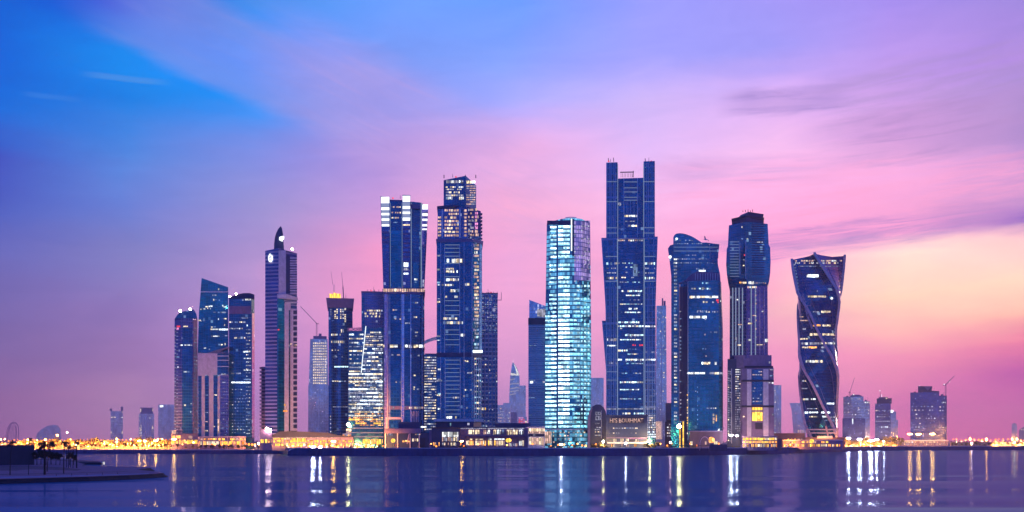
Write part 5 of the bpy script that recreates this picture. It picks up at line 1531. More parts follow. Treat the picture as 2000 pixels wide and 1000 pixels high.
def quay(name, label, xs, ztop, thick=2.2, m='wall'):
    """a wall that follows the waterline: battered face, coping that overhangs a little"""
    pts_ = [Vector((wx(x, dist_of(coast(x))), dist_of(coast(x)))) for x in xs]
    e = tag(empty(name, (pts_[0].x, pts_[0].y, 0)), label, 'wall')
    o = Vector((pts_[0].x, pts_[0].y))
    def sweep(prof, nm, mt):
        V, Fc = [], []
        n = len(prof)
        for i, p in enumerate(pts_):
            a = pts_[max(0, i - 1)]; b_ = pts_[min(len(pts_) - 1, i + 1)]
            d = (b_ - a).normalized(); nr = Vector((-d.y, d.x))
            zt = ztop(xs[i]) if callable(ztop) else ztop
            for off, z in prof:
                q = p + nr * off - o
                V.append((q.x, q.y, z if z < 0 else zt - (10 - z)))
        for i in range(len(pts_) - 1):
            for j in range(n):
                k_ = (j + 1) % n
                Fc.append((i * n + j, (i + 1) * n + j, (i + 1) * n + k_, i * n + k_))
        Fc += [tuple(range(n)), tuple(range((len(pts_) - 1) * n, len(pts_) * n))[::-1]]
        return mesh_obj(nm, V, Fc, mt, e)
    sweep([(0, -.6), (.55, 9.4), (thick, 9.4), (thick, -.6)], 'face', M[m])
    sweep([(.3, 9.4), (.3, 10), (thick + .4, 10), (thick + .4, 9.4)], 'coping', M['pale'])
    return e


quay('seawall', 'long dark blue quay wall running under the central towers', [556, 559, 562, 590, 620, 800, 1000, 1230, 1400, 1450, 1500, 1540, 1580, 1610, 1640, 1670, 1700], lambda x: 7.7 if x < 1400 else 7.7 - 1.0 * min(1, (x - 1400) / 240.0))
quay('seawall', 'low pale violet shore wall left of the main quay', [-700, 0, 200, 400, 545, 553], 4.75)
quay('seawall', 'low distant shore wall right of the main quay', [1702, 1780, 1860, 2000, 2200, 2700], 6.6)
t = low('curved_canopy', 588, 955, 'pale curved shelter roof at the left tip of the main quay wall', 'shelter')
k = MB()
arc = [(565 + 42 * i / 10, 880 - 8.0 * math.sin(math.pi * (.08 + .5 * i / 10))) for i in range(11)]
V, Fc = [], []
for i, (x, y) in enumerate(arc):
    for ly, dz in ((0, 0), (6, 0), (6, -.5), (0, -.5)):
        p = t.p(x, y, ly); V.append((p[0], ly, p[2] + dz))
for i in range(10):
    for j in range(4): Fc.append((i * 4 + j, i * 4 + (j + 1) % 4, i * 4 + 4 + (j + 1) % 4, i * 4 + 4 + j))
Fc += [(3, 2, 1, 0), (40, 41, 42, 43)]
mesh_obj('roof', V, Fc, M['pale'], t.e)
for x, y in ((568, 878), (586, 873.6), (604, 872.6)): t.bar('post', (x, y), (x, 885), .4, M['dark'], 3)
t.prism('bow_panel', [(562.6, 881.6), (566, 877), (572, 876.4)], M['white'], .5, -.4)

# ---- walls added behind the promenade lamps to catch an amber glow
def added_glow_wall(xs, dd, h, label):
    pts_ = [Vector((wx(x, dist_of(coast(x)) + dd), dist_of(coast(x)) + dd)) for x in xs]
    e = tag(empty('added_glow_wall', (pts_[0].x, pts_[0].y, GROUND)), label, 'wall')
    k, k2, k3 = MB(), MB(), MB()
    for a, b_ in zip(pts_[:-1], pts_[1:]):
        a, b_ = a - pts_[0], b_ - pts_[0]
        d = (b_ - a).normalized(); nr = Vector((-d.y, d.x)) * .5
        for kk, z0, z1, gr in ((k, 0, h, 1.0), (k2, h, h + .4, 1.6)):
            v = [(a - nr * gr).to_tuple() + (z0,), (b_ - nr * gr).to_tuple() + (z0,), (b_ + nr * gr).to_tuple() + (z0,), (a + nr * gr).to_tuple() + (z0,)]
            v += [(x_, y_, z1) for x_, y_, _ in v]
            kk.add(v, [(0, 3, 2, 1), (4, 5, 6, 7), (0, 1, 5, 4), (1, 2, 6, 5), (2, 3, 7, 6), (3, 0, 4, 7)])
        n_ = max(1, int((b_ - a).length / 9))
        for i in range(n_):
            c = a.lerp(b_, (i + .5) / n_) - nr * 1.3
            k3.box(c.x - .5, c.x + .5, c.y - .3, c.y + .3, 0, h)
    k.build('face', M['glowwallstone'], e); k2.build('coping', M['violetstone'], e); k3.build('pilasters', M['glowwallstone'], e)


added_glow_wall([-20, 60, 140, 220, 300, 333], 95, 7.0, 'added wall catching amber lamp light behind the tree rows on the left shore')
added_glow_wall([1652, 1680, 1710, 1742], 140, 8.5, 'added wall catching amber lamp light behind the bright cluster at the right bend')
added_glow_wall([1856, 1920, 1990, 2060], 85, 8.0, 'added wall catching amber lamp light behind the lamp row on the far right shore')

# ---- street lamps
bulb_mesh = {}
light_data = {}
LAMP_W = dict(bulb_o=60000, glow_o=75000, glow_y=70000, bulb_y=60000, bulb_p=16000, flood_o=22000, flood=24000, bulb_w=10000)
LAMP_C = dict(bulb_o=(1, .42, .10), glow_o=(1, .36, .06), glow_y=(1, .5, .14), bulb_y=(1, .6, .2), bulb_p=(1, .5, .35), flood_o=(1, .45, .12), flood=(1, .8, .65), bulb_w=(1, .85, .75))


def bulb(m, r):
    key = (m, r)
    if key not in bulb_mesh:
        k = MB(); k.ball((0, 0, 0), r, 8, 6)
        o = k.build('bulb', M[m]); bulb_mesh[key] = o.data
        bpy.data.objects.remove(o)
    return bulb_mesh[key]


def lamp(px, py, D, m, r, label, group, name='street_lamp', cat='street lamp', arm=1):
    z = wz(py, D)
    x = wx(px, D)
    e = tag(empty(name, (x, D, GROUND)), label, cat, group)
    h = max(3.0, z - GROUND)
    k = MB(); k.bar((0, .4, 0), (0, .4, h - .2), .28, 6, .16); k.bar((0, .4, h - .2), (0, -.1, h + r), .14)
    if 'flood' in m: k.bar((-3.2 * r, .5, h), (3.2 * r, .5, h), .2)
    k.build('pole', M['pole'], e)
    o = bpy.data.objects.new('bulb', bulb(m, r)); col.objects.link(o); o.parent = e; o.location = (0, 0, h)
    if 'flood' in m: o.scale = (3.6, 1.0, .8)          # bulb stretched wide to broaden its glare and its streak on the water
    watts = LAMP_W.get(m, 0) * (r / .8)
    if watts and D < 1800 and not 325 < px < 490 and not (740 < px < 1430 and m != 'bulb_y'):
        if (m, r) not in light_data:
            ld = bpy.data.lights.new('lamp_light', 'SPOT')      # spot added under each bulb, lights trees and walls behind, not the water
            ld.energy, ld.color, ld.shadow_soft_size = watts, LAMP_C[m], .4
            ld.spot_size, ld.spot_blend = math.radians(150), .5
            light_data[(m, r)] = ld
        lo = bpy.data.objects.new('lamp_light', light_data[(m, r)]); col.objects.link(lo); lo.parent = e; lo.location = (0, .2, h - r - .7)
        lo.rotation_euler = (math.radians(72), 0, 0)
    return e


rl = random.Random(11)
L1 = 'sodium street lamp on a slim pole in the dense row along the left shore'
G1 = 'sodium lamps along the left shore'
x = 4
while x < 500:
    lamp(x, rl.uniform(862, 869), rl.uniform(1160, 1200), rl.choice(('glow_o', 'glow_o', 'glow_o', 'glow_o', 'glow_y')), rl.choice((.8, 1.0, 1.3)), L1, G1)
    x += rl.uniform(4.6, 8.5)
L2 = 'small distant street lamp in the thin light line on the far left horizon'
G2 = 'distant lamps on the far left horizon'
x = 2
while x < 335:
    lamp(x, rl.uniform(857.6, 861.4), rl.uniform(1900, 2500), rl.choice(('glow_o', 'glow_o', 'bulb_o')), rl.choice((1.0, 1.3, 1.6)), L2, G2)
    x += rl.uniform(5, 9)
L3 = 'sodium street lamp in the even row along the far right shore'
G3 = 'sodium lamps along the far right shore'
x = 1862
while x < 2030:
    lamp(x, rl.uniform(857, 861), rl.uniform(1690, 1760), rl.choice(('glow_o', 'glow_o', 'bulb_o')), rl.choice((1.0, 1.3, 1.6)), L3, G3); x += rl.uniform(6, 10)
x = 1868
while x < 2030:
    lamp(x, rl.uniform(864, 868), rl.uniform(1660, 1690), rl.choice(('glow_o', 'glow_o', 'bulb_y')), rl.choice((.8, 1.1)), L3, G3); x += rl.uniform(6, 12)
L4 = 'quay lamp with a small warm bulb in the row behind the central seawall'
G4 = 'quay lamps behind the central seawall'
for x in list(range(506, 750, 11)) + [842, 852, 900, 906, 934, 947, 990, 1040, 1076, 1090, 1102, 1118, 1128, 1137, 1144, 1164, 1270, 1290, 1303, 1312, 1348, 1361, 1404, 1412] + list(range(1532, 1648, 13)):
    D = dist_of(coast(x)) + rl.uniform(6, 16)
    lamp(x, rl.uniform(866, 871.5), D, rl.choice(('glow_o', 'glow_o', 'glow_y')), rl.choice((.6, .75, .9)), L4, G4)
L5 = 'amber lamp in the crowded cluster of lights at the right bend of the quay'
G5 = 'amber lamps at the right bend of the quay'
x = 1640
while x < 1756:
    D = dist_of(coast(x)) + rl.uniform(10, 90)
    lamp(x, rl.uniform(864, 875), D, rl.choice(('glow_o', 'glow_o', 'glow_y')), rl.choice((.9, 1.2, 1.6)), L5, G5); x += rl.uniform(3, 5)
# the strong single lamps whose reflections streak the water
for x, y, dd, m, r, lb in (
    (228, 863, 40, 'bulb_o', 1.1, 'amber lamp under the leftmost far tower on the left shore'),
    (272, 861, 40, 'flood_o', 1.0, 'strong amber floodlight below the pale piered far tower, left of a close pair'),
    (283, 862, 40, 'flood_o', .9, 'strong amber floodlight below the pale piered far tower, right of a close pair'),
    (304, 861, 40, 'flood_o', 1.1, 'strong amber floodlight below the bluish slab block'),
    (340, 858, 25, 'flood_o', 1.3, 'strongest amber floodlight on the left shore, at the arcade turret'),
    (378, 864, 25, 'bulb_o', 1.0, 'amber lamp before the right half of the turreted arcade'),
    (505, 866, 25, 'bulb_p', .9, 'pinkish lamp just left of the small dark box building'),
    (522, 866, 25, 'bulb_w', .9, 'white lamp before the small dark box building'),
    (548, 868, 25, 'flood_o', .8, 'amber floodlight at the left end of the long market hall'),
    (612, 873, 8, 'flood', 1.3, 'dazzling white floodlight at the left tip of the quay wall, larger of two'),
    (625, 873.6, 8, 'flood', .9, 'dazzling white floodlight at the left tip of the quay wall, smaller of two'),
    (651, 862, 20, 'flood_o', 1.2, 'amber floodlight at the right end of the long market hall'),
    (902, 862, 14, 'flood_o', .9, 'amber floodlight at the left corner of the long mall'),
    (1096, 868, 8, 'flood', .8, 'white floodlight at the foot of the bright curved tower'),
    (1178, 862, 12, 'bulb_y', 1.3, 'warm yellow lamp among the lit trees beside the round-topped block'),
    (1222, 866, 10, 'bulb_w', .9, 'white lamp before the dark block with orange letters'),
    (1269, 861, 12, 'bulb_y', 1.5, 'yellow lamp among the lit trees right of the orange lettered block'),
    (1309, 864, 14, 'bulb_p', 1.1, 'pinkish lamp left of the pair of yellow columns'),
    (1388, 869, 12, 'bulb_p', .9, 'pinkish lamp before the big orange globe'),
    (1428, 850, 24, 'flood', 1.2, 'high white floodlight at the left foot of the stone-based tower'),
    (1439, 851, 24, 'flood', .8, 'second white floodlight beside the left foot of the stone-based tower'),
    (1464, 858, 20, 'flood_o', 1.2, 'amber floodlight before the yellow festival hall'),
    (1501, 868, 12, 'bulb_p', .9, 'pinkish lamp at the right part of the yellow festival hall'),
    (1582, 866, 14, 'bulb_w', .8, 'white lamp before the orange arcade by the twisted tower'),
    (1612, 868, 14, 'bulb_o', .9, 'amber lamp at the right part of the orange arcade'),
    (1657, 856, 60, 'flood', 1.5, 'white floodlight below the hazy dotted tower, first of the right cluster'),
    (1679, 858, 50, 'flood', 1.6, 'white floodlight below the hazy dotted tower, second of the right cluster'),
    (1701, 861, 40, 'flood', 2.1, 'most dazzling white floodlight at the right bend of the quay'),
    (1712, 859, 45, 'flood', 1.5, 'white floodlight just right of the most dazzling one'),
    (1727, 862, 60, 'flood', 1.2, 'white floodlight under the spire-topped hazy tower'),
    (1777, 847.6, 80, 'flood_o', 1.9, 'high amber floodlight before the notched dark tower, left of three'),
    (1794, 848, 80, 'flood_o', 2.1, 'high amber floodlight before the notched dark tower, middle of three'),
    (1821, 847.6, 80, 'flood_o', 2.1, 'high amber floodlight before the notched dark tower, right of three'),
    (1898, 866, 24, 'bulb_p', 1.2, 'pinkish lamp near the right shore wall, left of the regular row'),
    (112, 850, 900, 'bulb_o', 2.2, 'tall amber beacon light beside the far left dome'),
    (131, 844.6, 900, 'bulb_p', 1.4, 'small pinkish high light right of the far left dome'),
):
    lamp(x, y, dist_of(coast(x)) + dd, m, r * (.5 if 'flood' in m else .75), lb, None, 'floodlight' if m.startswith('flood') else 'lamp', 'lamp')

# ---- trees
def crown_mesh(name, m, r, h, n, rs, clump=9, leaf=.5):
    """leaf-sized faces gathered in uneven clumps"""
    V, Fc = [], []
    cl = []
    for _ in range(clump):
        a, b_ = rs.uniform(0, 2 * math.pi), rs.uniform(-.5, 1)
        q = rs.uniform(.35, 1)
        cl.append((Vector((math.cos(a) * r * q * .75, math.sin(a) * r * q * .75, h + b_ * r * .6)), r * rs.uniform(.3, .55)))
    for i in range(n):
        c, rr = cl[i % clump]
        d = Vector((rs.gauss(0, 1), rs.gauss(0, 1), rs.gauss(0, .8))).normalized()
        p = c + d * rr * rs.uniform(.5, 1.05)
        s_ = leaf * rs.uniform(.6, 1.3)
        u = Vector((rs.uniform(-1, 1), rs.uniform(-1, 1), rs.uniform(-1, 1))).normalized()
        w = u.cross(d).normalized() if u.cross(d).length > .1 else Vector((1, 0, 0))
        b0 = len(V)
        V += [tuple(p - u * s_), tuple(p + w * s_ * .6), tuple(p + u * s_), tuple(p - w * s_ * .6)]
        Fc.append((b0, b0 + 1, b0 + 2, b0 + 3))
    o = mesh_obj(name, V, Fc, m)
    me = o.data
    bpy.data.objects.remove(o)
    return me


def trunk_mesh(m, h, w, rs, forks=3):
    k = MB()
    top = Vector((rs.uniform(-.2, .2), rs.uniform(-.2, .2), h))
    k.bar((0, 0, -.3), top, w, 6, w * .6)
    for i in range(forks):
        a = rs.uniform(0, 6.28)
        k.bar(top - Vector((0, 0, .3)), top + Vector((math.cos(a) * h * .3, math.sin(a) * h * .3, h * .35)), w * .5, 5, w * .2)
    o = k.build('trunk', m); me = o.data
    bpy.data.objects.remove(o)
    return me


rs = random.Random(5)
PROTO = [(crown_mesh('crown', M['leaf'], rs.uniform(2.0, 2.8), 4.6, 170, rs), trunk_mesh(M['bark'], 3.4, .4, rs)) for _ in range(5)]
PROTOD = [(crown_mesh('crown', M['leafdark'], rs.uniform(2.4, 3.2), 4.8, 260, rs, 11, .55), trunk_mesh(M['bark'], 3.4, .45, rs)) for _ in range(4)]


def tree(x, y, z, pr, sc_, label, group, name='tree'):
    e = tag(empty(name, (x, y, z), rs.uniform(0, 6.28)), label, 'tree', group)
    e.scale = (sc_ * rs.uniform(.85, 1.2), sc_ * rs.uniform(.85, 1.2), sc_ * rs.uniform(.85, 1.15))
    for nm, me in (('trunk', pr[1]), ('crown', pr[0])):
        o = bpy.data.objects.new(nm, me); col.objects.link(o); o.parent = e


def trees(xs, dd, sc0, label, group, pr=None):
    for x in xs:
        x += rs.uniform(-2.2, 2.2)
        D = dist_of(coast(x)) + rs.uniform(*dd)
        tree(wx(x, D), D, GROUND, rs.choice(pr or PROTO), sc0 * rs.uniform(.75, 1.25), label, group)


trees(range(40, 334, 7), (8, 60), 1.0, 'small dusty tree lit from below in the promenade row on the left shore', 'trees along the left shore')
trees(range(36, 336, 5), (50, 90), 1.55, 'taller amber lit tree in the back row of the left shore promenade', 'tall trees along the left shore')
trees(range(1650, 1760, 6), (95, 130), 1.9, 'taller amber lit tree behind the bright cluster at the right bend', 'tall trees at the right bend')
trees(list(range(336, 552, 13)) + list(range(392, 480, 9)), (6, 20), .8, 'small orange lit tree before the arcades left of the main quay', 'trees before the left arcades')
trees(list(range(560, 745, 14)), (8, 22), .85, 'small orange lit tree before the long market hall and striped office', 'trees before the market hall')
trees([850, 893, 898, 904, 909, 1072, 1084, 1097, 1110, 1122, 1134], (7, 14), .75, 'small warm lit tree along the quay around the mall', 'trees around the mall')
trees([1160, 1165, 1170, 1176, 1181, 1186], (8, 16), .95, 'warm lit tree in the clump under the round-topped block', 'trees under the round-topped block')
trees([1262, 1267, 1272, 1277, 1283], (8, 16), 1.05, 'yellow lit tree in the clump right of the orange lettered block', 'trees right of the lettered block')
trees([1296, 1305, 1316, 1341, 1350, 1358, 1402, 1412, 1421, 1432, 1441], (8, 18), .72, 'small amber lit tree between the yellow columns and the festival hall', 'trees by the yellow columns')
trees(range(1535, 1650, 12), (8, 20), .72, 'small amber lit tree before the arcade of the twisted tower', 'trees before the right arcade')
trees(range(1655, 1765, 8), (12, 90), 1.1, 'amber lit tree in the bright cluster at the right bend', 'trees at the right bend')
trees(range(1860, 2030, 9), (20, 70), 1.1, 'small amber lit tree in the row along the far right shore', 'trees along the far right shore')
# dark tree belt far behind everything, one mass
k = None
V, Fc = [], []
for i in range(5200):
    xx = rs.uniform(-5000, 5000); yy = rs.uniform(5800, 6200)
    b0 = len(V); h = 4 + 14 * rs.random() ** .7
    s_ = rs.uniform(2.5, 6); a = rs.uniform(0, 3.14); c_, n_ = math.cos(a) * s_, math.sin(a) * s_
    z = GROUND + rs.uniform(0, h)
    V += [(xx - c_, yy - n_, z), (xx + c_ * .3, yy, z - s_ * .6), (xx + c_, yy + n_, z + .4), (xx, yy, z + s_ * .8)]
    Fc.append((b0, b0 + 1, b0 + 2, b0 + 3))
o = mesh_obj('treeline', V, Fc, M['leafdark'])
tag(o, 'thin dark belt of trees along the far land behind the skyline', 'trees', kind='stuff')

# ================================================================== the near spit on the left
def spit(name, outline, ztop, inset, m_top, m_edge):
    """low land with a rough stone edge; outline given at the waterline"""
    P = [Vector((wx(x, dist_of(y)), dist_of(y))) for x, y in outline]
    Q = []
    for i, (a, b_) in enumerate(zip(P, P[1:] + P[:1])):
        n = max(1, int((b_ - a).length / 3.0))
        for j in range(n): Q.append(a.lerp(b_, j / n))
    cen = sum(Q, Vector((0, 0))) / len(Q)
    n = len(Q)
    rq = random.Random(3)
    V, Fc = [], []
    lev = [(-.5, -.6), (.25, .1), (.75, .55), (1.0, 1.0)]
    for f, h in lev:
        for i in range(n):
            a, b_ = Q[i - 1], Q[(i + 1) % n]
            d = (b_ - a).normalized(); nr = Vector((-d.y, d.x))
            p = Q[i] + nr * (inset * max(0, f) + rq.uniform(-.22, .22) * (f < .9))
            V.append((p.x, p.y, ztop * h + (rq.uniform(-.12, .12) if 0 < f < .9 else 0)))
    for l in range(len(lev) - 1):
        for i in range(n):
            j = (i + 1) % n
            Fc.append((l * n + i, l * n + j, (l + 1) * n + j, (l + 1) * n + i))
    Fc.append(tuple((len(lev) - 1) * n + i for i in range(n)))
    o = mesh_obj(name, V, Fc, m_edge)
    o.data.materials.append(m_top)
    o.data.polygons[len(o.data.polygons) - 1].material_index = 1
    return o


o = spit('spit_ground', [(-330, 962), (-150, 952), (0, 945.5), (90, 942.6), (180, 939.8), (260, 936.4), (310, 933.4), (330, 931.6), (332, 930.6), (322, 929), (306, 926.4), (280, 923.6), (296, 921.4), (305, 919.8), (298, 918), (260, 917.4), (215, 916.6), (170, 914), (176, 911.4), (160, 907.5), (110, 903.5), (40, 900.5), (-330, 897)], 1.5, 2.6, M['paving'], M['rock'])
tag(o, kind='structure', label='low paved spit of land with a dark stone edge, reaching in from the left')
o = spit('jetty_ground', [(120, 906.6), (170, 907.6), (199, 907.6), (204, 906.4), (198, 904.6), (150, 901.4), (60, 897.4), (40, 900)], 1.3, 2.2, M['lawn'], M['rock'])
tag(o, kind='structure', label='narrow dark strip of land behind the spit')


def spot(px, py, z=1.5):
    D = dist_of(py, z)
    return wx(px, D), D


def flat(name, outline, z, m):
    P = [spot(x, y, z) for x, y in outline]
    V = [(x, y, z) for x, y in P]
    o = mesh_obj(name, V, [tuple(range(len(V)))], m)
    return tag(o, kind='structure')


flat('lawn', [(-200, 919), (28, 919.2), (60, 916.6), (150, 919.4), (160, 916.8), (120, 912.6), (60, 909.6), (-200, 908)], 1.506, M['lawn'])
flat('path', [(-200, 938), (0, 934), (150, 930.4), (290, 925.8), (292, 924.4), (150, 928), (0, 931), (-200, 934)], 1.506, M['violetstone'])
flat('kerb_strip', [(-200, 929.5), (0, 927.2), (150, 924), (250, 921), (250, 920.6), (150, 923.4), (0, 926.4), (-200, 928.7)], 1.506, M['rock'])


# dark pavilion and hedge on the spit
D0 = spot(30, 908)[1]
t = Tower('boat_house', 20, D0, 'dark purple boarded boat house at the left edge of the spit', 'building', None, 1.5)
b = t.box('wall', -60, 48, 872, 909.4, M['boards'], 16)
t.lv = None
b2 = t.box('side_wall', 48, 66, 872, 909, M['darkblue'], 14, 1)
t.box('roof', -62, 67, 869.4, 872, M['dark'], 18, -.6)
for i in range(9): t.panel(b, -60, 48, 875 + i * 3.7, 875.4 + i * 3.7, 'dark', .12, 'board_joint')


def palm_parts(h, w, nf, fl, rs, lean=.5, droop=1.0):
    k = MB()
    p = [Vector((lean * (i / 6) ** 2, 0, h * i / 6)) for i in range(7)]
    k.path(p, w, 7, w * .62)
    for i in range(12):
        q = p[0].lerp(p[-1], i / 12); q.x = lean * (i / 12) ** 2
        k.bar(q, q + Vector((0, 0, .18)), w * (1.16 - .5 * i / 12), 7, w * (.98 - .5 * i / 12))
    tr = k
    cr = MB()
    top = p[-1]
    for i in range(nf):
        a = 2 * math.pi * i / nf + rs.uniform(-.2, .2)
        el = rs.uniform(-.45, 1.25)
        L = fl * rs.uniform(.75, 1.1)
        d = Vector((math.cos(a) * math.cos(el), math.sin(a) * math.cos(el), math.sin(el)))
        side = Vector((-math.sin(a), math.cos(a), 0))
        pts_ = []
        for j in range(8):
            s_ = j / 7
            pts_.append(top + d * L * s_ + Vector((0, 0, -droop * L * .55 * s_ * s_)))
        for j in range(7):
            a0, a1 = pts_[j], pts_[j + 1]
            wd = L * .22 * math.sin(math.pi * min(.96, (j + .8) / 8)) ** .7
            for sg in (-1, 1):
                for f0 in (0.0, .33, .66):
                    q0 = a0.lerp(a1, f0); q1 = a0.lerp(a1, f0 + .36)
                    tip = q0.lerp(q1, .5) + side * sg * wd + d * wd * .5 + Vector((0, 0, -wd * .45))
                    n0 = len(cr.v)
                    cr.v += [tuple(q0), tuple(q1), tuple(tip)]
                    cr.f.append((n0, n0 + 1, n0 + 2)); cr.uv.append([(0, 0), (1, 0), (0, 1)])
        cr.path(pts_, .07, 3, .03)
    return tr, cr


def palm(px, py_base, py_top, label, w=.45, nf=26, fl=2.4, lean=.4, droop=1.0, group=None):
    x, D = spot(px, py_base)
    h = (py_base - py_top) / F * D
    e = tag(empty('palm_tree', (x, D, 1.5), rs.uniform(-.5, .5)), label, 'palm', group)
    tr, cr = palm_parts(h, w, nf, fl, rs, lean, droop)
    tr.build('trunk', M['bark'], e); cr.build('crown', M['palmleaf'], e)
    return e


palm(87.4, 927, 868, 'stout palm with a broad forked dark crown, thickest trunk on the spit', .85, 46, 3.3, -.2)
palm(92, 921, 864.6, 'palm leaning right whose crown joins the stout palm', .4, 34, 2.5, 2.4)
palm(124.4, 925, 864, 'slender palm with one narrow drooping crown, right of the stout palm', .42, 32, 2.2, .3, 1.2)
palm(19.6, 928, 864, 'thin palm with a bushy crown in front of the boarded boat house', .38, 30, 2.2, .6)
palm(149.6, 914, 864.6, 'palm at the right end of the spit grove with a round crown', .6, 26, 2.0, .1)
for i, x in enumerate((129.6, 133.6, 137.4, 142.6)):
    palm(x, 913 + i % 2, 872 + (i * 5) % 4, 'thin young palm in the close row of four near the end of the spit', .3, 18, 1.7, .2, 1.0, 'young palms near the end of the spit')
# dark shrubs under the palms
rs2 = random.Random(9)
for x, y, s_ in ((72, 908, 1.5), (80, 907, 1.45), (90, 908, 1.35), (100, 907, 1.4), (109, 907.6, 1.25), (117, 908, 1.1), (136, 908, 1.2), (144, 908, 1.0)):
    xx, D = spot(x, y)
    tree(xx, D, 1.5, rs2.choice(PROTOD), s_ * .74, 'dark bushy tree in the thick clump behind the palms on the spit', 'dark trees on the spit')
# rusty shrub with pale stems catches some light
# lamp post with box head
x, D = spot(55.6, 927)
t = Tower('lamp_post', 55.6, D, 'slim unlit lamp post with a dark square head, standing on the spit', 'lamp post', None, 1.5)
t.bar('pole', (55.6, 927), (57.6, 861), .26, M['pole'], 0, .16)
t.box('lamp_head', 55.6, 62.6, 855.4, 858.6, M['dark'], .9, -.4); t.box('lamp_head', 55.8, 63.2, 859, 862.2, M['dark'], .9, -.4); t.bar('bracket', (58.4, 862), (58.4, 856), .2, M['pole'])
# bollards along the edge path
for i, x in enumerate((110, 140, 170, 200, 230)):
    xx, D = spot(x, 929.6 - (x - 110) * .024)
    e = tag(empty('bollard', (xx, D, 1.5)), 'small dark bollard in the row beside the pale path on the spit', 'bollard', 'bollards on the spit')
    k = MB(); k.bar((0, 0, 0), (0, 0, .8), .22, 8, .18); k.build('post', M['dark'], e); k = MB(); k.ball((0, 0, .84), .14); k.build('cap', M['steel'], e)
# small white marker on the jetty end
xx, D = spot(202.6, 907, 1.3)
e = tag(empty('marker_post', (xx, D, 1.2)), 'short white lit marker at the tip of the narrow dark strip', 'marker')
k = MB(); k.box(-.35, .35, -.3, .3, 0, 1.5); k.build('post', M['W'], e); k = MB(); k.box(-.5, .5, -.4, .4, 1.5, 1.7); k.build('cap', M['dark'], e)
# looped wire sculpture behind the boat house
xx, D = wx(24, 640), 640
t = Tower('wire_sculpture', 24, 640, 'tall open loop of thin curved wires, leftmost thing above the tree line', 'sculpture', None, 1.5)
k = MB()
for ly, w0, sh in ((0, 12.4, 0), (3, 10.6, 1.6), (-3, 8.6, -1.6)):
    pts_ = []
    for i in range(25):
        a = math.pi * i / 24
        xx_ = 25 + sh + (math.cos(a)) * w0 * (1.0 if math.cos(a) > 0 else 1.0)
        yy_ = 860 - 35.5 * math.sin(a) ** .62 + abs(sh)
        pts_.append(t.p(xx_ + (860 - yy_) * .11 - 2, yy_, ly))
    pts_ = [t.p(12 + sh, 885, ly)] + pts_[::-1] + [t.p(35 + sh, 885, ly)]
    k.path(pts_, .2)
for i in range(6): k.bar(t.p(15 + i * 3.4, 862, 1), t.p(20.4 + i * 2.4, 829 + abs(i - 2.6) * 1.4, 1), .16)
k.build('loop', M['violetstone'], t.e)
k = MB(); k.box(-5, 5, -4, 4, -.2, .8); k.build('plinth', M['violetstone'], t.e)

# ---- a gull gliding over the water before the wave-roofed tower
t = Tower('gull', 1378, 110, 'gull gliding in front of the wave-shaped roof, wings spread', 'bird', None, 0.0)
cz = t.p(1378, 468)
V = []
Fc = []
def ring_body(x, z, rx, rz, n=8):
    return [(x, math.cos(2 * math.pi * i / n) * rx, z + math.sin(2 * math.pi * i / n) * rz) for i in range(n)]
secs = [(-.30, .0, .004, .004), (-.26, .005, .02, .018), (-.12, .0, .05, .048), (.02, .0, .06, .055), (.13, .015, .045, .045), (.18, .03, .036, .038), (.215, .035, .034, .034), (.24, .03, .012, .012), (.275, .022, .003, .003)]
for x_, z_, a_, b_ in secs: V += ring_body(x_, z_, a_, b_)
for s_ in range(len(secs) - 1):
    for i in range(8): Fc.append((s_ * 8 + i, s_ * 8 + (i + 1) % 8, s_ * 8 + 8 + (i + 1) % 8, s_ * 8 + 8 + i))
Fc += [tuple(range(8))[::-1], tuple(range(len(secs) * 8 - 8, len(secs) * 8))]
for sg in (-1, 1):      # wings grow out of the same surface: root, wrist, tip
    st = [(0.0, .03, .10, -.07, .02), (.22, .15, .13, -.05, .016), (.42, .20, .06, -.07, .01), (.66, .12, -.08, -.12, .004)]
    b0 = len(V)
    for y_, z_, xf, xb, th in st: V += [(xf, sg * y_, z_), (xb, sg * y_, z_ - .01), ((xf + xb) / 2, sg * y_, z_ + th)]
    for j in range(3):
        a_ = b0 + j * 3
        for p_, q_ in ((0, 2), (2, 1), (1, 0)): Fc.append((a_ + p_, a_ + q_, a_ + 3 + q_, a_ + 3 + p_))
    Fc.append((b0 + 9, b0 + 10, b0 + 11))
b0 = len(V)
V += [(-.27, -.02, .006), (-.27, .02, .006), (-.39, .06, .004), (-.40, 0, .004), (-.39, -.06, .004), (-.33, 0, .012)]
Fc += [(b0, b0 + 1, b0 + 5), (b0 + 1, b0 + 2, b0 + 5), (b0 + 2, b0 + 3, b0 + 5), (b0 + 3, b0 + 4, b0 + 5), (b0 + 4, b0, b0 + 5), (b0, b0 + 4, b0 + 3, b0 + 2, b0 + 1)]
g_ = mesh_obj('body', V, Fc, M['white'], t.e, None, True)
g_.location = cz; g_.rotation_euler = (R(18), R(-14), R(152))

# ------------------------------------------------------------------ tuning
HAZE_DENS = 0.000052
HAZE_COL = (1.0, .86, .84)
SUN_E = 0.8
WAVES = (.15, .07, .06, .02)
WAKE = -.06
WROUGH = (0.07, 0.13)
WBROAD = 0.42
WGLOSS = (.42, .60, 1.0)
WBODY = (.012, .072, .185)
WMIX = 0.36


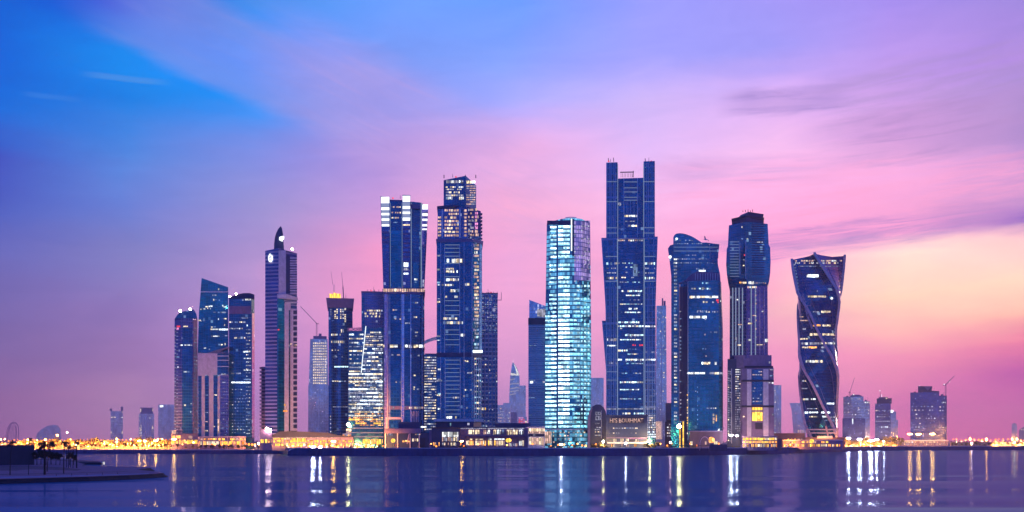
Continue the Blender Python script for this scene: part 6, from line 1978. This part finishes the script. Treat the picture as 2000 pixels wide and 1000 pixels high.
# sky seen from the quay: per azimuth, (elevation in degrees, linear colour)
SKY = [
    (-180.00, [(0.00, (0.0452, 0.1714, 0.6105)), (6.00, (0.0212, 0.1878, 0.7529)), (20.00, (0.0048, 0.1274, 0.7157)), (60.00, (0.0048, 0.0452, 0.4020))]),
    (-75.00, [(0.00, (0.1022, 0.0802, 0.3050)), (6.00, (0.0612, 0.0908, 0.4564)), (20.00, (0.0070, 0.0908, 0.5776)), (60.00, (0.0048, 0.0452, 0.3515))]),
    (-27.22, [(0.05, (0.3890, 0.1428, 0.3473)), (1.62, (0.3508, 0.1428, 0.3571)), (4.24, (0.2285, 0.1345, 0.3967)), (6.83, (0.1939, 0.1384, 0.4388)), (9.40, (0.1467, 0.1461, 0.5160)), (11.93, (0.0684, 0.1082, 0.5362)), (14.42, (0.0429, 0.0654, 0.5193)), (16.85, (0.0005, 0.1444, 0.7199)), (19.22, (0.0005, 0.1254, 0.7162)), (21.52, (0.0005, 0.1141, 0.6670)), (34.00, (0.0212, 0.1559, 0.7157)), (60.00, (0.0168, 0.0802, 0.5149))]),
    (-21.10, [(0.05, (0.5520, 0.2427, 0.4572)), (1.70, (0.5032, 0.2516, 0.4881)), (4.45, (0.3335, 0.1751, 0.4456)), (7.17, (0.2828, 0.1801, 0.4999)), (9.86, (0.2245, 0.2153, 0.5651)), (12.50, (0.1341, 0.2160, 0.6943)), (15.09, (0.0803, 0.2444, 0.7686)), (17.63, (0.0011, 0.2160, 0.8074)), (20.09, (0.0005, 0.2608, 0.8960)), (22.47, (0.0005, 0.0700, 0.6989)), (34.00, (0.0212, 0.1559, 0.7157)), (60.00, (0.0168, 0.0802, 0.5149))]),
    (-14.42, [(0.06, (0.5346, 0.2492, 0.5711)), (1.77, (0.5346, 0.2492, 0.6053)), (4.61, (0.5346, 0.2615, 0.6406)), (7.44, (0.5409, 0.3002, 0.6624)), (10.22, (0.4530, 0.2947, 0.6485)), (12.96, (0.3328, 0.2962, 0.6798)), (15.64, (0.2197, 0.2708, 0.7794)), (18.25, (0.0061, 0.3008, 1.0034)), (20.79, (0.0005, 0.2881, 1.1457)), (23.24, (0.0523, 0.2833, 0.8593)), (34.00, (0.0212, 0.1559, 0.7157)), (60.00, (0.0168, 0.0802, 0.5149))]),
    (-7.33, [(0.06, (0.6698, 0.2465, 0.5098)), (1.81, (0.6698, 0.2465, 0.5403)), (4.72, (0.7493, 0.2668, 0.5719)), (7.61, (0.9242, 0.3335, 0.6381)), (10.46, (0.9905, 0.3335, 0.6178)), (13.26, (0.6076, 0.3328, 0.7377)), (16.00, (0.4203, 0.2787, 0.7428)), (18.66, (0.1575, 0.2932, 0.9103)), (21.24, (0.1837, 0.3166, 0.9256)), (23.74, (0.1548, 0.3823, 1.1044)), (34.00, (0.0212, 0.1559, 0.7157)), (60.00, (0.0168, 0.0802, 0.5149))]),
    (0.00, [(0.06, (0.5902, 0.2698, 0.6025)), (1.83, (0.6247, 0.2913, 0.6368)), (4.76, (0.7741, 0.3372, 0.6723)), (7.68, (0.8985, 0.3871, 0.7089)), (10.55, (0.9032, 0.4025, 0.7397)), (13.37, (1.1558, 0.4493, 0.6631)), (16.12, (0.9515, 0.4730, 0.8399)), (18.81, (0.4022, 0.4235, 1.0554)), (21.40, (0.2273, 0.3739, 1.0273)), (23.91, (0.1405, 0.3398, 1.0366)), (34.00, (0.0212, 0.1559, 0.7157)), (60.00, (0.0168, 0.0802, 0.5149))]),
    (7.33, [(0.06, (0.6638, 0.2784, 0.5788)), (1.81, (0.7008, 0.2999, 0.6118)), (4.72, (0.8187, 0.2999, 0.6118)), (7.61, (0.9475, 0.3699, 0.6459)), (10.46, (1.0231, 0.4043, 0.6762)), (13.26, (0.9834, 0.5231, 0.8710)), (16.00, (0.7776, 0.5037, 0.9655)), (18.66, (0.6630, 0.4945, 0.9828)), (21.24, (0.3596, 0.3689, 1.0366)), (23.74, (0.3214, 0.3468, 1.0273)), (34.00, (0.0212, 0.1559, 0.7157)), (60.00, (0.0168, 0.0802, 0.5149))]),
    (14.42, [(0.06, (0.8104, 0.2360, 0.5522)), (1.77, (0.8104, 0.2758, 0.6056)), (4.61, (0.9557, 0.3193, 0.6056)), (7.44, (0.9462, 0.4521, 0.5838)), (10.22, (1.2876, 0.4381, 0.7253)), (12.96, (1.1554, 0.4599, 0.8307)), (15.64, (0.9700, 0.5405, 0.9099)), (18.25, (0.8011, 0.4751, 0.9680)), (20.79, (0.3585, 0.3334, 0.9704)), (23.24, (0.3720, 0.3216, 0.9661)), (34.00, (0.0212, 0.1559, 0.7157)), (60.00, (0.0168, 0.0802, 0.5149))]),
    (21.10, [(0.19, (0.7397, 0.1196, 0.4280)), (1.70, (0.6679, 0.1282, 0.4735)), (4.45, (0.8698, 0.2579, 0.4826)), (5.81, (1.0397, 0.4756, 0.4957)), (7.71, (1.1149, 0.6925, 0.5336)), (9.86, (1.0851, 0.8118, 0.7027)), (11.05, (1.3449, 0.4456, 0.7554)), (12.50, (0.9399, 0.3767, 0.7196)), (15.09, (1.0358, 0.4806, 0.8845)), (17.63, (0.6553, 0.3573, 0.8631)), (20.09, (0.5218, 0.3235, 0.8895)), (22.47, (0.3865, 0.2688, 0.8799)), (34.00, (0.0212, 0.1559, 0.7157)), (60.00, (0.0168, 0.0802, 0.5149))]),
    (27.22, [(0.18, (0.3733, 0.0399, 0.3607)), (2.93, (0.3568, 0.0027, 0.4061)), (5.02, (0.7832, 0.1435, 0.3754)), (6.32, (1.0530, 0.5195, 0.4372)), (7.87, (1.0653, 0.7386, 0.5801)), (9.91, (1.0556, 0.5657, 0.6589)), (10.93, (0.0005, 0.0005, 0.5278)), (11.93, (0.5770, 0.2862, 0.6454)), (14.42, (0.4405, 0.2621, 0.6587)), (16.85, (0.4355, 0.2879, 0.7055)), (19.22, (0.4600, 0.2607, 0.8120)), (21.52, (0.3523, 0.2467, 0.7530)), (34.00, (0.0212, 0.1559, 0.7157)), (60.00, (0.0168, 0.0802, 0.5149))]),
    (75.00, [(0.00, (0.3050, 0.0802, 0.2623)), (8.00, (0.5149, 0.1559, 0.3515)), (20.00, (0.1878, 0.1559, 0.5776)), (60.00, (0.0212, 0.0802, 0.5149))]),
    (180.00, [(0.00, (0.0452, 0.1714, 0.6105)), (6.00, (0.0212, 0.1878, 0.7529)), (20.00, (0.0048, 0.1274, 0.7157)), (60.00, (0.0048, 0.0452, 0.4020))]),
]

# az0, el0, slope, half height, softness, from az, to az, jag, seed, end fade, colour, strength, streakiness
CLOUDS = [
    (160, 6.5, .02, 1.1, 2.0, 118, 196, 3.0, 41.0, 6, (70, 90, 170), .6, .5),  # these four banks behind the camera are unseen, added for facade reflections
    (-160, 8.0, -.02, 1.0, 2.2, -196, -118, 3.0, 44.0, 6, (70, 90, 170), .6, .5),
    (160, 13.5, .03, 1.4, 2.5, 118, 196, 3.5, 47.0, 6, (60, 110, 200), .6, .5),
    (-160, 15.0, -.03, 1.4, 2.5, -196, -118, 3.5, 50.0, 6, (60, 110, 200), .6, .5),
    (-18.8, 21.6, -.33, 1.5, 1.0, -22, -8, .9, 1.0, 3.5, (140, 148, 228), .62, .2),
    (-6, 17.2, -.42, 1.6, 2.6, -12, 3, 1.6, 4.0, 4, (205, 165, 228), .55, .3),
    (15.4, 18.2, -.02, .42, .45, 12.4, 18.5, 1.3, 7.0, 1.2, (158, 132, 208), .85, .5),
    (23, 18.4, .10, .9, .8, 18, 30, 1.8, 9.0, 3, (170, 142, 205), .6, .8),
    (25, 16.2, .06, .9, .9, 18, 32, 1.6, 12.0, 3, (172, 134, 200), .75, .4),
    (18, 14.0, -.02, .7, .8, 8, 26, 1.8, 14.0, 4, (255, 172, 224), .7, .9),
    (20, 12.8, .10, .6, .7, 10, 30, 1.6, 17.0, 4, (255, 165, 215), .7, .9),
    (20, 11.4, .06, .36, .45, 11, 30, 1.2, 20.0, 3, (186, 134, 205), .85, .6),
    (18, 10.6, .09, .22, .4, 13, 26, 1.0, 23.0, 2, (178, 140, 205), .8, .7),
    (13, 14.9, -.06, .4, .5, 9, 17, 1.2, 26.0, 2, (215, 165, 225), .7, .8),
    (-21.3, 18.75, .02, .09, .10, -23, -19.4, .25, 30.0, .8, (95, 150, 225), .4, .0),
    (-24.6, 17.45, .02, .07, .10, -26, -23.6, .25, 33.0, .6, (60, 130, 225), .4, .0),
]

# ================================================================== land and water
xs = [-2600, -900, -400, 0, 200, 400, 545, 553, 556, 559, 562, 590, 620, 800, 1000, 1230, 1400, 1450, 1500, 1540, 1580, 1610, 1640, 1700, 1780, 2000, 2700, 3600]
V, Fc = [], []
BACK = 9400.0
for x in xs:
    D = dist_of(coast(x)) + 1.2
    X = wx(x, D)
    V += [(X, D, -.6), (X, D, GROUND)]
n = len(xs)
top = []
for i in range(n - 1): Fc.append((2 * i, 2 * i + 2, 2 * i + 3, 2 * i + 1))
i0 = len(V)
V += [(8600, BACK, GROUND), (-8600, BACK, GROUND), (8600, BACK, -.6), (-8600, BACK, -.6)]
Fc.append(tuple([2 * i + 1 for i in range(n)] + [i0, i0 + 1]))
Fc.append((i0 + 1, i0, i0 + 2, i0 + 3))
Fc.append((2 * n - 2, i0 + 2, i0, 2 * n - 1)); Fc.append((0, 1, i0 + 1, i0 + 3))
tag(mesh_obj('ground', V, Fc, M['walkway']), kind='structure')

m, nt = new_mat('water')
g = G(nt)
pos = g.n('ShaderNodeNewGeometry').outputs['Position']
px_, py_, _ = g.sep(pos)
# long low swell lines, finer cross ripples; heights in metres
def slope(fx, fy, detail, seed):
    n_ = g.noise(g.xyz(g.m('MULTIPLY', px_, fx), g.m('MULTIPLY', py_, fy), seed), 1.0, detail, .55)
    return g.m('SUBTRACT', n_, .5)


# wave slopes along the line of sight: long swell, wind lanes, small ripples
sl_ = g.m('ADD', g.m('MULTIPLY', slope(.0006, .017, 2, 0.0), WAVES[0]), g.m('ADD', g.m('MULTIPLY', slope(.0014, .05, 2, 4.0), WAVES[1]), g.m('MULTIPLY', slope(.007, .17, 3, 8.0), WAVES[2])))
# thin wakes left by passing boats
wk = g.noise(g.xyz(g.m('MULTIPLY', px_, .0004), g.m('MULTIPLY', py_, .02), 21.0), 1.0, 1, .5)
wake = g.step(g.m('ABSOLUTE', g.m('SUBTRACT', wk, .5)), .0, .02, 1, 0)
sl_ = g.m('ADD', sl_, g.m('MULTIPLY', wake, WAKE))
nrm = g.v('NORMALIZE', g.xyz(g.m('MULTIPLY', slope(.03, .09, 2, 12.0), WAVES[3]), sl_, 1.0))
calm = g.noise(g.xyz(g.m('MULTIPLY', px_, .004), g.m('MULTIPLY', py_, .03)), 1.0, 3, .6)
rough = g.step(calm, .35, .65, WROUGH[0], WROUGH[1])
def gloss(c, r_, nrm):
    gl = g.n('ShaderNodeBsdfGlossy', distribution='GGX')
    g.put(gl.inputs['Color'], c)
    g.put(gl.inputs['Roughness'], r_)
    g.put(gl.inputs['Normal'], nrm)
    return gl.outputs[0]


def mixs(f, a_, b_):
    q = g.n('ShaderNodeMixShader')
    g.put(q.inputs[0], f)
    nt.links.new(a_, q.inputs[1])
    nt.links.new(b_, q.inputs[2])
    return q.outputs[0]


df = g.n('ShaderNodeBsdfDiffuse')
g.put(df.inputs['Color'], WBODY)
both = mixs(WBROAD, gloss(WGLOSS, rough, nrm), gloss(WGLOSS, .30, nrm))
g.out(mixs(WMIX, df.outputs[0], both))
tag(mesh_obj('water', [(-8600, -250, 0), (8600, -250, 0), (8600, BACK, 0), (-8600, BACK, 0)], [(0, 1, 2, 3)], m), kind='structure')

# ================================================================== dusk haze
m, nt = new_mat('haze_air')
g = G(nt)
v = g.n('ShaderNodeVolumePrincipled')
v.inputs['Color'].default_value = (*HAZE_COL, 1)
v.inputs['Density'].default_value = HAZE_DENS
v.inputs['Anisotropy'].default_value = 0.45
g.out(None, v.outputs[0])
m.cycles.homogeneous_volume = True
hx0, hx1, hy0, hy1, hz0, hz1 = -8700, 8700, -320, 9500, -1.6, 330
k = MB(); k.box(hx0, hx1, hy0, hy1, hz0, hz1)
tag(k.build('haze', m), 'pale dusk haze over the whole bay', 'haze', kind='stuff')

# ================================================================== dusk sky
w = bpy.data.worlds.new('World')
sc.world = w
w.use_nodes = True
nt = w.node_tree
nt.nodes.clear()
g = G(nt)
dirv = g.n('ShaderNodeTexCoord').outputs['Generated']
dx, dy, dz = g.sep(dirv)
DEG = 57.29578
az = g.m('MULTIPLY', g.m('ARCTAN2', dx, dy), DEG)
el = g.m('MULTIPLY', g.m('ARCSINE', dz), DEG)
# soft uneven layering of the air
warp = g.noise(g.xyz(g.m('MULTIPLY', az, .05), g.m('MULTIPLY', el, .16), 2.0), 1.0, 4, .55)
warp2 = g.noise(g.xyz(g.m('MULTIPLY', az, .12), g.m('MULTIPLY', el, .7), 5.0), 1.0, 5, .6)
elw = g.m('ADD', el, g.m('ADD', g.m('MULTIPLY', g.m('SUBTRACT', warp, .5), 2.4), g.m('MULTIPLY', g.m('SUBTRACT', warp2, .5), 1.6)))
azw = g.m('ADD', az, g.m('MULTIPLY', g.m('SUBTRACT', warp, .5), 6.0))
# columns of (elevation, colour) at a few azimuths, deg; 0 is straight ahead over the skyline
EMAX = 60.0
res = None
prev = None
for a_deg, stops in SKY:
    x = g.m('DIVIDE', elw, EMAX, clamp=True)
    r_ = g.ramp(x, [(max(0.0, min(1.0, e / EMAX)), c) for e, c in stops])
    if res is None: res = r_
    else: res = g.mix(g.step(azw, prev, a_deg, 0, 1, False), res, r_)
    prev = a_deg


def band(az0, el0, slope, half, soft, a0, a1, jag=1.0, seed=0.0, fa=4.0):
    """mask of a cloud bank: a sloping stripe in azimuth / elevation with torn edges"""
    nz = g.noise(g.xyz(g.m('MULTIPLY', az, .16), g.m('MULTIPLY', el, .9), seed), 1.0, 6, .6, .4)
    s = g.m('SUBTRACT', el, g.m('ADD', el0, g.m('MULTIPLY', g.m('SUBTRACT', az, az0), slope)))
    s = g.m('ADD', s, g.m('MULTIPLY', g.m('SUBTRACT', nz, .5), jag))
    mk = g.step(g.m('ABSOLUTE', s), half, half + soft, 1, 0)
    return g.m('MULTIPLY', mk, g.m('MULTIPLY', g.step(az, a0 - fa, a0 + fa), g.step(az, a1 - fa, a1 + fa, 1, 0)))


for az0, el0, slope, half, soft, a0, a1, jag, seed, fa, colr, k_, grain in CLOUDS:
    mk = band(az0, el0, slope, half, soft, a0, a1, jag, seed, fa)
    if grain > 0:
        st = g.noise(g.xyz(g.m('MULTIPLY', az, .16), g.m('SUBTRACT', g.m('MULTIPLY', el, 2.1), g.m('MULTIPLY', az, 2.1 * slope)), seed + 3), 1.0, 8, .66, 1.1)
        mk = g.m('MULTIPLY', mk, g.step(st, .5 - .18 * grain, .5 + .22, 1 - grain, 1.0))
    res = g.mix(g.m('MULTIPLY', mk, k_), res, lin(colr))
# faint mottling of thin high cloud
mt = g.noise(g.xyz(g.m('MULTIPLY', az, .20), g.m('SUBTRACT', g.m('MULTIPLY', el, .75), g.m('MULTIPLY', az, .05)), 60.0), 1.0, 9, .64, .8)
mk = g.m('MULTIPLY', g.step(mt, .36, .66, .955, 1.045, False), 1.0)
res = g.mix(1.0, res, g.xyz(mk, g.m('ADD', g.m('MULTIPLY', mk, .8), .2), g.m('ADD', g.m('MULTIPLY', mk, .4), .6)), 'MULTIPLY')
sky = g.n('ShaderNodeTexSky', sky_type='NISHITA')
sky.sun_disc = False
sky.sun_elevation = R(2.0)
sky.sun_rotation = R(38.0)
bg = g.n('ShaderNodeBackground')
g.put(bg.inputs[0], res)
bg.inputs[1].default_value = 1.0
bg2 = g.n('ShaderNodeBackground')
nt.links.new(sky.outputs[0], bg2.inputs[0])
bg2.inputs[1].default_value = 0.01
ad = g.n('ShaderNodeAddShader')
nt.links.new(bg.outputs[0], ad.inputs[0])
nt.links.new(bg2.outputs[0], ad.inputs[1])
o = g.n('ShaderNodeOutputWorld')
nt.links.new(ad.outputs[0], o.inputs[0])

# the last of the sun, from beyond the right of the skyline
sl = bpy.data.lights.new('sun', 'SUN')
sl.energy = SUN_E
sl.angle = R(12)
sl.color = (1.0, .55, .45)
so = bpy.data.objects.new('sun', sl)
col.objects.link(so)
dv = Vector((-math.sin(R(38)) * math.cos(R(4)), -math.cos(R(38)) * math.cos(R(4)), -math.sin(R(4))))
so.rotation_euler = dv.to_track_quat('-Z', 'Y').to_euler()
so.location = (600, 800, 300)

# ================================================================== camera and render settings
cd = bpy.data.cameras.new('camera')
cd.sensor_fit = 'HORIZONTAL'
cd.sensor_width = 36.0
cd.lens = F / 2000.0 * 36.0
cd.shift_y = (HY - 500.0) / 2000.0
cd.clip_start, cd.clip_end = 0.5, 12000
co = bpy.data.objects.new('camera', cd)
col.objects.link(co)
co.location = (0, 0, CAMZ)
co.rotation_euler = (R(90), 0, 0)
sc.camera = co
sc.view_settings.view_transform = 'Standard'
sc.view_settings.look = 'None'
sc.view_settings.exposure = 0
sc.view_settings.gamma = 1
sc.cycles.use_denoising = True
sc.cycles.max_bounces = 6
sc.cycles.volume_bounces = 1
sc.cycles.diffuse_bounces = 2
sc.cycles.glossy_bounces = 3
sc.cycles.sample_clamp_indirect = 12
sc.cycles.use_light_tree = True
